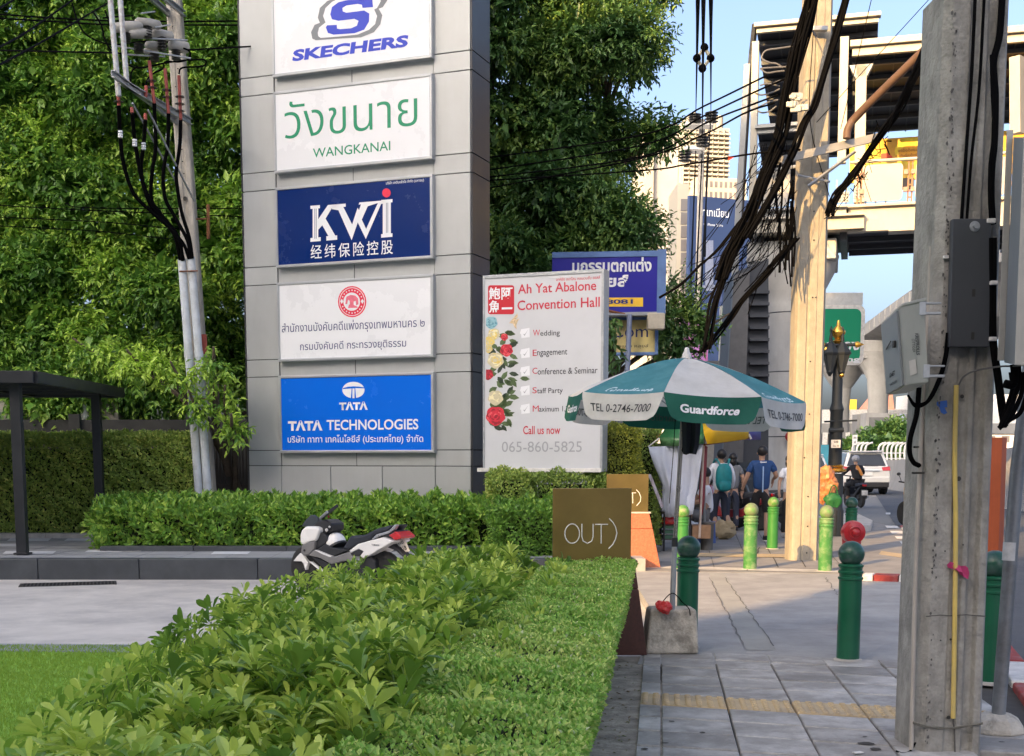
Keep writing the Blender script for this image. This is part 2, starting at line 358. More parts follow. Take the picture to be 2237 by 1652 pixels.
# road paint, worn
b = MB()
for x,y,wd,h in ((1960,1010,40,1.4),(1952,1026,30,1.3),(1975,1034,22,1.3),(1963,1050,24,1.6),(1985,1063,40,2.2),(2012,1068,18,2),(1940,1122,10,2)):
    b.flat([G(x-wd/2,y+h,-.12)[:2],G(x+wd/2,y+h,-.12)[:2],G(x+wd/2,y-h,-.12)[:2],G(x-wd/2,y-h,-.12)[:2]], f0, -.119)
for i in range(7):
    t = i/6; x = 1938+t*64; y = 1152+t*70; b.flat([G(x,y+3.2)[:2],G(x+26,y+3.5)[:2],G(x+22,y-2.2)[:2],G(x-5,y-2.5)[:2]], f0, .012)
for x,y,wd,h in ((2180,1455,40,6),(2215,1468,40,5),(2190,1400,30,4)):
    b.flat([G(x-wd/2,y+h,-.12)[:2],G(x+wd/2,y+h,-.12)[:2],G(x+wd/2,y-h,-.12)[:2],G(x-wd/2,y-h,-.12)[:2]], f0, -.119)
tag(b.build('road_markings', WHTK), kind='structure')
# dirt strip beside the hedge
tag(sheet('planting_strip', [(-.4,1.2),(.38,1.2),(1.16,8.0),(1.22,9.6),(.9,9.6)], -.012, mat('dirty_concrete', (.38,.33,.27), .9, 0, .3, 6, .9, 40, dirt=(.13,.115,.095), damt=.9, dscale=3.5), thick=.05))
nL = 420; pL = np.stack([rng.uniform(.25,1.15,nL),rng.uniform(4.5,9.3,nL),np.full(nL,-.008)],1); kL = np.abs(pL[:,0]-(.36+(pL[:,1]-6.3)*.13)-.18) < .2; pL = pL[kL]; nL = len(pL)
tag(link('leaf_litter', leaves('leaf_litter', pL, np.stack([rng.normal(0,1,nL),rng.normal(0,1,nL),np.full(nL,.12)],1), np.tile([0,0,1.],(nL,1)), rng.uniform(.015,.035,nL), .012, rng.uniform(0,1,nL), leafmat('dry_leaf', (.16,.10,.05), (.28,.19,.09), (.20,.24,.07), .8, .1))), 'dry fallen leaves on the dirty strip between the clipped hedge and the tiles', 'leaf litter', kind='stuff')
# lawn
LG = leafmat('lawn_green', (0.228,0.378,0.045), (0.310,0.468,0.063), (0.414,0.558,0.090), .7, .45)
sheet('lawn_soil', [(-14,1),(-1.0,1),(-.75,10.0),(-14,10.55)], -.055, mat('lawn_base', (.26,.46,.06), .9, 0, .2, 9), thick=.06)
n = 70000; px_ = rng.uniform(-4.6,-1.2,n); py_ = rng.uniform(5.4,10.4,n); keep = (px_ > -.42*py_-.4)
px_ = px_[keep]; py_ = py_[keep]; n = len(px_)
lv = leaves('lawn', np.stack([px_,py_,np.full(n,-.056)],1), np.stack([rng.normal(0,.45,n),rng.normal(0,.45,n),np.ones(n)],1), rnd3(n), rng.uniform(.02,.04,n), .005, np.clip(rng.normal(.5,.2,n),0,1), LG)
tag(link('lawn_grass', lv), kind='stuff', label='short bright green lawn beside the leafy bed', cat='grass')
b = MB(); e0 = Vector((-14,10.62,0)); e1 = Vector((-.8,10.02,0)); fe = Fr(e0, e1-e0)
STL0 = mat('kerb_bluegrey', (.27,.29,.31), .8, 0, .1, 4)
lk = thing('lawn_kerb', 'thin pale grey kerb along the far edge of the lawn', 'kerb', (-4,10.3,-.1))
for i in range(13): MB().fbox(fe, i*1.0, i*1.0+.99, -.12, -.045, -.34, .06).build('kerb_stone', STL0, lk, bevel=.008)
gm = thing('drain_grate', 'dark metal drain grate set in the pale driveway by the kerb', 'grate', G(100,1277,-.1))
q = MB(); p0 = G(40,1283,-.1); p1 = G(255,1277,-.1); fg = Fr(p0, p1-p0, (0,0,1), Vector((0,0,1)).cross((p1-p0)))
q = MB(); L_ = (p1-p0).length
q.fbox(fg, 0, L_, 0, .03, -.02, .006); q.fbox(fg, 0, L_, .42, .45, -.02, .006); q.fbox(fg, 0, .03, .03, .42, -.02, .006); q.fbox(fg, L_-.03, L_, .03, .42, -.02, .006)
q.build('frame', mat('grate_iron', (.06,.055,.05), .6, .6), gm)
q = MB()
for i in range(int(L_/.045)): q.fbox(fg, .03+i*.045, .05+i*.045, .03, .42, -.015, .004)
q.build('bar', MATS['grate_iron'], gm); tag(gm.children[-1], kind='stuff')
MB().fbox(fg, .01, L_-.01, .01, .44, .0012, .0022).build('pit', mat('pit_black', (.01,.01,.01), .9), gm)
# ---- terrace at the left with its kerb stones
TZ = .176
ter = sheet('terrace', [(-30,16.85),(2.1,16.85),(2.1,24),(-30,24)], TZ-.01, mat('terrace_pave', (.33,.335,.34), .75, 0, .1, 3, .3, 60, dirt=(.22,.225,.23), damt=.6, dscale=1.2), thick=.25)
xs = [-11.2,-8.5,-5.96,-4.62,-3.05,-1.6,-.1,1.4]
tk = thing('terrace_kerb', 'long dark stone kerb in front of the raised terrace at the left', 'kerb', (-6,16.7,-.1))
for a,c in zip(xs[:-1], xs[1:]): MB().bb(a+.004, c-.004, 16.68, 16.9, -.12, TZ).build('kerb_stone', DSTONE, tk, bevel=.01)
tj = MB()
for x in np.arange(-11,1,.62): tj.bb(x-.003,x+.003,16.92,21.6,TZ-.0095,TZ-.0085)
for y in np.arange(17.5,21.4,.62): tj.bb(-12,1.5,y-.003,y+.003,TZ-.0092,TZ-.0080)
tag(tj.build('terrace_joints', DSTONE), kind='structure')
tl = MB()
for (x,y,wd,h) in ((60,1178,90,3),(20,1190,60,3),(170,1178,60,2.5),(60,1206,110,3),(225,1203,80,2.5),(500,1207,80,3),(330,1194,50,2),(430,1219,110,2)):
    tl.flat([G(x-wd/2,y+h,TZ)[:2],G(x+wd/2,y+h,TZ)[:2],G(x+wd/2+8,y-h,TZ)[:2],G(x-wd/2+8,y-h,TZ)[:2]], f0, TZ-.006)
tag(tl.build('pale_paving_bands', mat('pale_band', (.62,.63,.64), .7, 0, .06, 5)), kind='structure')
mh = thing('manhole_cover', 'round grey manhole cover in the terrace in front of the low hedge', 'manhole cover', G(275,1198,TZ))
MB().lathe([(.42,0),(.42,.004),(.38,.004),(.38,.0)], G(275,1201,TZ-.008), 28).build('ring', LCON, mh); 
q = MB(); c0 = G(275,1201,TZ-.008)
for i in range(6): q.lathe([(.06+i*.055,.0),(.06+i*.055,.006),(.045+i*.055,.006),(.045+i*.055,0)], c0, 24)
q.build('lid', mat('iron', (.22,.22,.21), .6, .3, .1), mh)

# ================================================================ pylon sign
PR = Vector((.9310,-.366,0)).normalized(); PN = Vector((-.366,-.931,0)).normalized()
c0 = P(*pc('D',1463,1400), 20.5); F1 = Fr((c0.x,c0.y,0), PR, PN)
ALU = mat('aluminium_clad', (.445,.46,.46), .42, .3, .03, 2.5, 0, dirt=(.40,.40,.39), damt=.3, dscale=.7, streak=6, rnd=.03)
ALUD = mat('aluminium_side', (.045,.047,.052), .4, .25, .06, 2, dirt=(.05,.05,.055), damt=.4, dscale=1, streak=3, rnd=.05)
JB = mat('joint_black', (.02,.02,.022), .8)
FRM = mat('sign_frame', (.48,.50,.52), .35, .55, .05, 3)
pyl = thing('pylon_sign', 'tall grey metal clad pylon carrying five company sign boards', 'sign pylon', (c0.x-2, c0.y+.7, TZ))
sL = F1.hit(*pc('D',84,1300))[0]; s1 = F1.hit(*pc('D',285,1340))[0]; s2 = F1.hit(*pc('D',1240,1340))[0]; s3 = 0.
zl = [F1.hit(*pc('C',120,y))[1] for y in (475,590,1072,1185)]+[F1.hit(*pc('D',150,y))[1] for y in (118,228,692,800,1255,1350)]
zr = [F1.hit(*pc('C',1350,y))[1] for y in (330,450,960,1080)]+[F1.hit(*pc('D',1350,y))[1] for y in (38,160,652,765,1248,1348)]
zj = [(a+b_)/2 for a,b_ in zip(zl,zr)]; print('pylon s', sL, s1, s2, 'z', [round(a,2) for a in zl], [round(a,2) for a in zr])
TOPZ = 11.4; DEP = .75; g_ = .006
MB().fbox(F1, sL+.02, -.02, TZ, TOPZ-.02, -DEP+.02, -.03).build('core', JB, pyl)
zs = [TZ] + zj[::-1] + [zj[0]+(zj[0]-zj[2])*1.0, TOPZ]
def panel(a0,a1,b0,b1,d0,d1,nm='cladding_panel',m=ALU): MB().fbox(F1, a0+g_, a1-g_, b0+g_, b1-g_, d0, d1).build(nm, m, pyl, bevel=.004, seg=1)
for z0,z1 in zip(zs[:-1], zs[1:]):
    panel(sL, s1, z0, z1, -.03, 0); panel(s2, s3, z0, z1, -.03, 0)
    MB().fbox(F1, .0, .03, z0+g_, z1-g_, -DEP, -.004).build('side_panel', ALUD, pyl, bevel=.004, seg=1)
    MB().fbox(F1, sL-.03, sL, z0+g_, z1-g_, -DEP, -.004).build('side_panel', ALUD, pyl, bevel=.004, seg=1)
m1 = F1.hit(*pc('D',592,1400))[0]; m2 = F1.hit(*pc('D',912,1400))[0]; mm = F1.hit(*pc('D',742,740))[0]
for a0,a1 in ((s1,m1),(m1,m2),(m2,s2)): panel(a0,a1,zs[0],zs[1],-.03,0)
zb = zs[1:]
for i in range(0, len(zb)-1, 1):
    if i % 2 == 0 or True:
        for a0,a1 in ((s1,mm),(mm,s2)): panel(a0,a1,zb[i],zb[i+1],-.05,-.02)
# sign boards
def board(yl, yr, kl, kr, tl_, tr_, ktl, ktr, m_face, label):
    zb_ = (F1.hit(*pc(kl,*yl), d=.1)[1]+F1.hit(*pc(kr,*yr), d=.1)[1])/2; zt_ = (F1.hit(*pc(ktl,*tl_), d=.1)[1]+F1.hit(*pc(ktr,*tr_), d=.1)[1])/2
    a0, a1 = BL_, BR_; w_ = .045
    fr = MB()
    fr.fbox(F1, a0, a1, zb_, zb_+w_, -.02, .11).fbox(F1, a0, a1, zt_-w_, zt_, -.02, .11).fbox(F1, a0, a0+w_, zb_+w_, zt_-w_, -.02, .11).fbox(F1, a1-w_, a1, zb_+w_, zt_-w_, -.02, .11)
    o = fr.build('sign_board', FRM, pyl, bevel=.006); o['label'] = label
    MB().fbox(F1, a0+w_, a1-w_, zb_+w_, zt_-w_, 0, .095).build('face', m_face, o)
    return o, zb_, zt_
BL_ = F1.hit(*pc('D',276,1200), d=.1)[0]; BR_ = F1.hit(*pc('D',1232,1200), d=.1)[0]
WF = mat('sign_white', (.80,.81,.83), .28, 0, .008, 1.2, dirt=(.75,.76,.77), damt=.15, dscale=1.5, streak=3)
NAVY = mat('sign_navy', S(0,38,105), .25, 0, .0, 2); BLUE = mat('sign_blue', S(0,105,225), .25, 0, .0, 2)
WHT = mat('ink_white', (.82,.83,.85), .35, 0, .0); GRN = mat('ink_green', S(20,140,100), .4, 0, .02); INB = mat('ink_blue', S(35,60,190), .4, 0, .02)
IGR = mat('ink_grey', S(120,125,130), .4, 0, .02); IRD = mat('ink_red', S(225,45,75), .4, 0, .02); INV = mat('ink_navy', S(40,50,110), .4, 0, .02); IBK = mat('ink_black', (.02,.02,.025), .5, 0, 0)
DD = .098
def ptext(body, k, xl, yl, xr, yr, hpx, m, parent, bold=0., shear=0., k2=None, space=1.):
    a, z = F1.hit(*pc(k,xl,yl), d=DD); a2, z2 = F1.hit(*pc(k2 or k,xr,yr), d=DD); _, z3 = F1.hit(*pc(k,xl,yl-hpx), d=DD)
    return text(body, F1, a, (z+z2)/2, a2-a, z3-z, m, parent, DD, bold, shear, space=space)
def ppoly(k, pts, m, parent, d=DD, nm='emblem'):
    MB().flat([F1.hit(*pc(k,*p), d=DD) for p in pts], F1, d).build(nm, m, parent)
o,_,_ = board((230,480),(1222,358),'C','C',(215,-60),(1222,-200),'C','C',WF,'white board with blue winged letter and company name')
bs = o
def slogo(off, m, d, dx=0, dz=0):
    a, z = F1.hit(*pc('C',568,212), d=DD); a2, z2 = F1.hit(*pc('C',815,195), d=DD); _, z3 = F1.hit(*pc('C',568,-15), d=DD)
    text('S', F1, a-off*1.1+dx, z-off+dz, (a2-a)+off*2.2, (z3-z)+off*2, m, bs, d, .045+off*.12, .22, 'emblem')
# grey and white swoosh outlines behind the letter
gz = lambda pts, m, d: ppoly('C', pts, m, bs, d)
gz([(470,200),(492,155),(525,142),(512,110),(525,50),(570,8),(650,-25),(800,-30),(900,-20),(945,0),(915,45),(890,55),(912,95),(900,150),(860,200),(780,232),(640,240),(500,250),(478,240)], IGR, DD)
gz([(512,205),(520,172),(560,140),(545,100),(560,50),(600,12),(660,-15),(800,-25),(880,-15),(905,5),(880,50),(862,60),(880,100),(868,150),(830,185),(760,215),(640,228),(530,236),(515,225)], WF, DD+.001)
gz([(575,205),(562,170),(570,158),(630,155),(632,178),(650,182),(720,176),(755,160),(765,130),(740,118),(640,130),(600,120),(590,90),(600,45),(640,15),(700,0),(850,-6),(855,45),(790,50),(785,30),(760,25),(690,35),(665,50),(668,72),(690,80),(800,66),(832,85),(830,135),(800,185),(740,207),(610,216)], INB, DD+.002)
ptext('SKECHERS','C',352,378,1068,296,72,INB,bs,.045,.18)
o,_,_ = board((243,1075),(1228,988),'C','C',(235,572),(1228,452),'C','C',WF,'white board with green Thai and Latin name'); 
ptext('วังขนาย','C',308,862,1130,780,230,GRN,o,-.006)
ptext('WANGKANAI','C',482,978,962,935,58,GRN,o,.006)
o,_,_ = board((258,122),(1225,60),'D','D',(245,1165),(1222,1080),'C','C',NAVY,'navy board with big white letters and red dot')
def kbar(pts): ppoly('C', pts, WHT, o, nm='letter')
sh = lambda x: -(x-700)*.082
def K(pts): kbar([(x, y+sh(x)) for x,y in pts])
K([(466,1258),(525,1258),(525,1278),(515,1278),(515,1458),(530,1458),(530,1482),(466,1482),(466,1458),(480,1458),(480,1278),(466,1278)])
K([(515,1345),(575,1262),(640,1262),(625,1282),(600,1282),(560,1345),(620,1455),(632,1455),(632,1482),(565,1482),(565,1455),(578,1455),(540,1385),(515,1410)])
K([(600,1262),(685,1262),(685,1282),(670,1282),(725,1395),(770,1262),(870,1262),(930,1262),(930,1282),(905,1282),(810,1492),(760,1385),(722,1492),(640,1300),(600,1290)])
ppoly('C', [(x,y+sh(x)) for x,y in ((748,1275),(780,1275),(768,1310))], NAVY, o, DD+.001)
ppoly('C', [(x,y+sh(x)) for x,y in ((822,1290),(885,1275),(812,1430),(785,1370))], NAVY, o, DD+.001)
K([(905,1258),(975,1258),(975,1278),(965,1278),(965,1470),(975,1470),(975,1492),(905,1492),(905,1470),(915,1470),(915,1278),(905,1278)])
for x in (936,945,492,501): ppoly('C', [(q,y+sh(q)) for q,y in ((x,1278),(x+3,1278),(x+3,1465),(x,1465))], NAVY, o, DD+.001)
ppoly('C', ell(938,1197,26,28), IRD, o, DD+.001)
ptext('经纬保险控股','C',468,1606,978,1578,88,WHT,o,.006,space=1.35)
ptext('บริษัท เคดับบลิวไอ จำกัด (มหาชน)','C',935,1150,1170,1130,24,WHT,o,.006)
o,_,_ = board((265,705),(1230,672),'D','D',(258,215),(1228,155),'D','D',WF,'white board with round red emblem and two Thai lines')
ppoly('D', ell(725,330,88,97), IRD, o, DD); ppoly('D', ell(725,330,80,89), WF, o, DD+.0008); ppoly('D', ell(725,330,76,85), IRD, o, DD+.0016); ppoly('D', ell(723,330,52,57), WF, o, DD+.0024)
PKR = mat('ink_pink', S(225,110,130), .5, 0, .1, 20)
ppoly('D', [(683,345),(690,300),(715,288),(745,292),(762,310),(765,345),(750,355),(748,325),(735,330),(735,350),(760,362),(758,368),(700,370),(705,350),(712,345),(710,325),(700,318),(695,345)], PKR, o, DD+.003)
for s_ in (-1,1):
    ppoly('D', [(725+s_*64-10,328),(725+s_*64,312),(725+s_*64+10,328),(725+s_*64,344)], WF, o, DD+.003)
for i in range(9):
    t = R(205+i*16.2); x, y = 725+64*cos(t), 330+71*sin(t); ppoly('D', ell(x,y,4.5,5,6), WF, o, DD+.003)
    t = R(25+i*16.2); x, y = 725+64*cos(t), 330+71*sin(t); ppoly('D', ell(x,y,4.5,5,6), WF, o, DD+.003)
ptext('สำนักงานบังคับคดีแพ่งกรุงเทพมหานคร ๒','D',290,542,1175,500,78,INV,o,.0)
ptext('กรมบังคับคดี กระทรวงยุติธรรม','D',402,645,1060,628,66,INV,o,.0)
o,_,_ = board((283,1268),(1232,1268),'D','D',(268,795),(1232,760),'D','D',BLUE,'bright blue board with white oval emblem and lettering')
ppoly('D', ell(733,878,69,51,32), WHT, o, DD)
ppoly('D', [(668,866),(700,858),(733,855),(766,857),(800,862),(800,868),(745,866),(750,930),(740,932),(740,868),(727,868),(727,932),(717,930),(722,868),(668,872)], BLUE, o, DD+.001)
ptext('TΛTΛ','D',645,1004,822,1000,50,WHT,o,.05); ptext('TΛTΛ','D',328,1132,541,1128,62,WHT,o,.05)
ptext('TECHNOLOGIES','D',568,1130,1136,1120,64,WHT,o,.018); ptext('บริษัท ทาทา เทคโนโลยีส์ (ประเทศไทย) จำกัด','D',326,1217,1166,1212,58,WHT,o,.008)

# ================================================================ vegetation
IVY = leafmat('ficus_leaf', (0.058,0.148,0.026), (0.165,0.348,0.052), (0.527,0.731,0.104), .42, .34)
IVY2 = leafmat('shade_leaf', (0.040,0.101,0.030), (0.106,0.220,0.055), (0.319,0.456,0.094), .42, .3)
HDG = leafmat('clipped_leaf', (0.163,0.261,0.059), (0.359,0.489,0.097), (0.750,0.750,0.196), .5, .3)
HD2 = leafmat('fresh_leaf', (0.073,0.163,0.027), (0.200,0.408,0.059), (0.599,0.780,0.139), .42, .36)
YLW = leafmat('yellow_leaf', (0.091,0.130,0.026), (0.260,0.312,0.052), (0.624,0.624,0.091), .5, .4)
SCH = leafmat('schefflera_leaf', (0.076,0.165,0.031), (0.268,0.440,0.055), (0.653,0.748,0.154), .34, .38)
SML = leafmat('small_leaf', (0.125,0.267,0.045), (0.296,0.549,0.089), (0.717,0.750,0.238), .4, .4, fleck=(.7,.75,.45))
BARK = mat('bark', (.12,.09,.065), .9, 0, .25, 8, .8, 30)
SHCORE = mat('shade_core', (.012,.02,.008), .95, 0, .3, 6)  # near-black colour of solid cores that stand in for deep shade between leaves
def sprays(centers, outs, k, L, W, droop=.35, tw=.45, tint0=.45, tvar=.2):
    """k leaves along each twig"""
    n = len(centers); d = nrmz(outs*.8+rnd3(n)*.6+np.array([0,0,-droop])); tt = rng.normal(tint0, tvar, n)+.22*np.sin(centers[:,0]*2.1+centers[:,2]*1.3)*np.sin(centers[:,2]*2.3-centers[:,0]*.7)
    sdv = nrmz(np.cross(d, rnd3(n))); pos=[]; ax=[]; nr=[]; ti=[]
    for i in range(k):
        t = (i+.5)/k; s_ = 1 if i % 2 else -1
        pos.append(centers+d*tw*(t-.5)+rng.normal(0,.015,(n,3))); ax.append(d*.8+sdv*s_*.8+rnd3(n)*.35+np.array([0,0,-.15])); nr.append(outs*.4+np.array([0,0,.9])+rnd3(n)*.5); ti.append(tt+rng.normal(0,.09,n)+.12*t)
    N = n*k; pos = np.concatenate(pos); return pos, np.concatenate(ax), np.concatenate(nr), rng.uniform(.7,1.2,N)*L, rng.uniform(.8,1.15,N)*W, np.clip(np.concatenate(ti),0,1)
def lobe_pts(lobes, n, lo=.72, hi=1.03):
    v = np.array([l[3]*l[4] for l in lobes]); ids = rng.choice(len(lobes), n, p=v/v.sum()); C = np.array([l[:3] for l in lobes])[ids]; Rr = np.array([[l[3],l[4],l[5]] for l in lobes])[ids]
    u = rnd3(n); u[:,1] = np.where(rng.random(n) < .75, -abs(u[:,1]), u[:,1]); r = rng.uniform(lo, hi, n)[:,None]
    fr = np.sin(u[:,0:1]*9+ids[:,None]*2.1)*np.sin(u[:,2:3]*8+ids[:,None])*.10
    p = C+u*Rr*(r+fr); return p, nrmz(u/Rr)
def tree(name, label, lobes, n, base, m, L=.14, W=.058, k=9, inner=True, group=None, droop=.35, trunk_r=.16, tw=.5, t0=.45):
    t = thing(name, label, 'tree', base, group=group)
    p, u = lobe_pts(lobes, n)
    q = MB(); top = Vector((np.mean([l[0] for l in lobes]), np.mean([l[1] for l in lobes])+.3, max(l[2] for l in lobes)))
    q.tube(catmull([base, Vector(base).lerp(top,.3)+Vector((.1,0,0)), Vector(base).lerp(top,.65)-Vector((.15,0,0)), top]), [trunk_r*(1-.8*i/24) for i in range(25)], 9)
    q.build('trunk', BARK, t, smooth=40); q = MB()
    for l in lobes:
        a = Vector(base).lerp(top, min(.9, max(.15, (l[2]-1.2)/max(1,top.z)))); e = Vector(l[:3]); q.tube(catmull([a, a.lerp(e,.5)+Vector((0,.1,.2)), e, e+(e-a)*.25], 5), [.07*(1-.8*i/16) for i in range(16)], 6)
    q.build('limbs', BARK, t, smooth=40)
    if inner:
        pi_, ui = lobe_pts(lobes, int(n*.22), .3, .68); a = sprays(pi_, ui, 7, L*2.1, W*2.6, t0*0, .7, .25, .12)
        o = link('crown', leaves('crown', *a, MATS[m.name], fold=.1), t)
    else: o = t
    a = sprays(p, u, k, L, W, droop, tw, t0); oo = link('foliage', leaves('foliage', *a, m), o); oo['kind'] = 'stuff'
    return t
def lobset(x0,x1,y,z0,z1,n,r=(1.,1.5),seed=0):
    rr = random.Random(seed); o = []; cw_ = .95; nx = max(1, round((x1-x0)/cw_)); nz = max(1, round((z1-z0)/.9))
    for i in range(nx+1):
        for j in range(nz+1):
            s_ = rr.uniform(.62,.98); o.append((x0+(x1-x0)*i/nx+rr.uniform(-.3,.3), y+rr.uniform(-.9,.8)+.03*(j*.9), z0+(z1-z0)*j/nz+rr.uniform(-.3,.3), s_, s_*.8, s_*rr.uniform(.62,.85)))
    return o
tree('ficus_tree','broad leafy tree filling the far left above the dark shelter', lobset(-11.2,-8.7,25.3,3.0,11.4,14,seed=1), 7500, (-10,25.8,TZ), IVY)
tree('ficus_tree','dense tree directly left of the grey pole with white conduits', lobset(-8.4,-6.2,25.1,2.9,11.6,15,seed=2), 7800, (-7,25.8,TZ), IVY)
tree('ficus_tree','tree rising between the white conduits and the tall pylon', lobset(-5.6,-3.6,25.3,2.4,11.6,12,seed=3), 6600, (-4.2,26,TZ), IVY, t0=.42)
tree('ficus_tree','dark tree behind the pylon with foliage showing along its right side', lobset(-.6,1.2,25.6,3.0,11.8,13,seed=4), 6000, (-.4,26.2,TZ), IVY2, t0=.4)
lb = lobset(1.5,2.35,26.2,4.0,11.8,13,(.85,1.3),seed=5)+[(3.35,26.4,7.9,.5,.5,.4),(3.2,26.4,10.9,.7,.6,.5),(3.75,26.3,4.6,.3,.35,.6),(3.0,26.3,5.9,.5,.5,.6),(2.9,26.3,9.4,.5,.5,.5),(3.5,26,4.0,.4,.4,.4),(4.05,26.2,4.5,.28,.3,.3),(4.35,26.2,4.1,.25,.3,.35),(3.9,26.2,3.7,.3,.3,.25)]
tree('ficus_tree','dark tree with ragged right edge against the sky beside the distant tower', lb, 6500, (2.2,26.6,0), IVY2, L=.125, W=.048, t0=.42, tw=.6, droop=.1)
# low branches in front of the conduits
lw = [(-5.6,21.0,2.95,.5,.3,.2),(-5.0,20.9,2.75,.25,.2,.16),(-4.75,20.9,2.3,.25,.2,.16),(-4.5,21.1,3.0,.3,.25,.3),(-6.5,21.6,3.2,.5,.4,.2),(-4.35,21.2,2.4,.25,.2,.3),(-4.25,21.2,1.95,.2,.2,.2)]
tree('overhanging_branch','leafy low branch hanging in front of the white conduits', lw, 270, (-4.4,23.2,TZ), IVY, k=9, inner=False, tw=.35, L=.13, W=.055, trunk_r=.05, t0=.62)
def hedge(name, label, f, a, bz, d, n, L, W, m, jit=.05, lump=.05, t0=.45, faces='tfsr', cat='hedge', core=True, sub=.78, tv=.2, taper=0., ctaper=0.):
    """box hedge in frame f: a=(a0,a1) along, bz=(z0,z1), d=(d0 back, d1 front)"""
    t = thing(name, label, cat, f.w((a[0]+a[1])/2, bz[0], (d[0]+d[1])/2))
    A, B, D = a[1]-a[0], bz[1]-bz[0], d[1]-d[0]; ar = dict(t=A*D, f=A*B, s=B*D, r=B*D); ks = list(faces); pr = np.array([ar[k_]*(1 if k_ in 'ft' else 1) for k_ in ks]); cnt = (n*pr/pr.sum()).astype(int)
    Pn=[]; Nn=[]
    for k_, c_ in zip(ks, cnt):
        u = rng.random(c_); v = rng.random(c_)
        if k_ == 't': q = np.stack([a[0]+A*u, np.full(c_,bz[1]), d[0]+D*v],1); nn = (0,1,0)
        if k_ == 'f': q = np.stack([a[0]+A*u, bz[0]+B*v, np.full(c_,d[1])],1); nn = (0,0,1)
        if k_ == 's': q = np.stack([np.full(c_,a[0]), bz[0]+B*u, d[0]+D*v],1); nn = (-1,0,0)
        if k_ == 'r': q = np.stack([np.full(c_,a[1]), bz[0]+B*u, d[0]+D*v],1); nn = (1,0,0)
        lum = (np.sin(q[:,0]*7.3+q[:,1]*5)*np.sin(q[:,2]*6.1+q[:,1]*8+1)+.6*np.sin(q[:,0]*17+q[:,2]*13+q[:,1]*15))*lump
        q = q+np.array(nn)*(lum-np.abs(rng.normal(0,jit,c_)))[:,None]; Pn.append(q); Nn.append(np.tile(nn,(c_,1)))
    q = np.concatenate(Pn); q[:,2] -= taper*np.clip(1-(q[:,1]-bz[0])/B,0,1)*(q[:,2]>d[0]+D*.5); nn = np.concatenate(Nn).astype(float)
    r_, u_, n_, o_ = (np.array(v) for v in (f.r, f.u, f.n, f.o))
    pos = o_+q[:,:1]*r_+q[:,1:2]*u_+q[:,2:3]*n_; nw = nn[:,:1]*r_+nn[:,1:2]*u_+nn[:,2:3]*n_
    N = len(pos); ax = nw*.7+rnd3(N)*.75+np.array([0,0,.45]); nr = nw+np.array([0,0,.5])+rnd3(N)*.6
    ti = np.clip(t0+tv*np.sin(q[:,0]*3.1+q[:,2]*2)*np.sin(q[:,1]*4+q[:,0])*.5+rng.normal(0,tv,N),0,1)
    me = leaves('foliage', pos, ax, nr, rng.uniform(.7,1.25,N)*L, rng.uniform(.8,1.2,N)*W, ti, m)
    o = link('foliage', me, t); o['kind'] = 'stuff'
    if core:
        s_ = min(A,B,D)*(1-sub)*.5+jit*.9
        MB().fbox(f, a[0]+s_, a[1]-s_, bz[0], bz[1]-s_, d[0]+s_*.5, d[1]-s_-ctaper).build('shade_core', SHCORE, t)
    return t
fx = Fr((0,0,0),(1,0,0),(0,-1,0))
# box hedge wall at the back left, low hedge before the pylon
hedge('clipped_hedge','tall dark clipped hedge wall behind the shelter', fx, (-11,-4.95), (TZ,1.86), (-23,-21.5), 46000, .075, .034, HDG, .05, .06, faces='tf', t0=.4)
hf = Fr((0,0,0),(1,.0,0),(0,-1,0))
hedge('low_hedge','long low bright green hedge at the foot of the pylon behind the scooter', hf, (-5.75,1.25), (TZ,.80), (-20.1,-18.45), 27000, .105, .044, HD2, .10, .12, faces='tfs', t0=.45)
pk = thing('planter_edge', 'dark stone edging under the low hedge on the terrace', 'kerb', (-2,18.2,TZ))
for a0 in np.arange(-5.6,1.2,1.35): MB().bb(a0+.003, a0+1.347, 18.2, 18.42, TZ-.02, TZ+.06).build('edge_stone', DSTONE, pk, bevel=.008)
pk2 = thing('back_planter_edge', 'grey stone edging at the foot of the dark hedge wall', 'kerb', (-8,21.2,TZ))
for a0 in np.arange(-11,-5.0,1.2): MB().bb(a0+.003, a0+1.197, 21.15, 21.4, TZ-.02, TZ+.07).build('edge_stone', LCON, pk2, bevel=.008)
# bushes under the banner
hedge('box_bush','rounded green bush directly under the left corner of the white banner', fx, (.02,.62), (.3,1.27), (-19.6,-18.7), 7000, .055, .028, HDG, .06, .07, cat='bush', faces='tfsr', t0=.38)
hedge('box_bush','darker grey green bush under the right half of the white banner', fx, (.62,1.75), (.3,1.25), (-19.9,-19.0), 9000, .055, .026, HDG, .06, .07, cat='bush', t0=.22)
hedge('box_bush','dark low bush to the left of the near brass sign', fx, (.1,1.2), (.0,.82), (-18.2,-17.3), 7000, .075, .034, HD2, .06, .08, cat='bush', t0=.3)
hedge('yellow_bush','tall yellow green clipped bush between the banner and the vendor stall', fx, (1.72,2.32), (.2,1.98), (-20.2,-19.4), 14000, .05, .026, YLW, .05, .05, cat='bush', t0=.5)
hedge('yellow_bush','dark shaded hedge behind the folded red awning', fx, (2.3,2.75), (.1,1.95), (-21.2,-20.4), 7000, .05, .026, HDG, .05, .05, cat='bush', t0=.22)

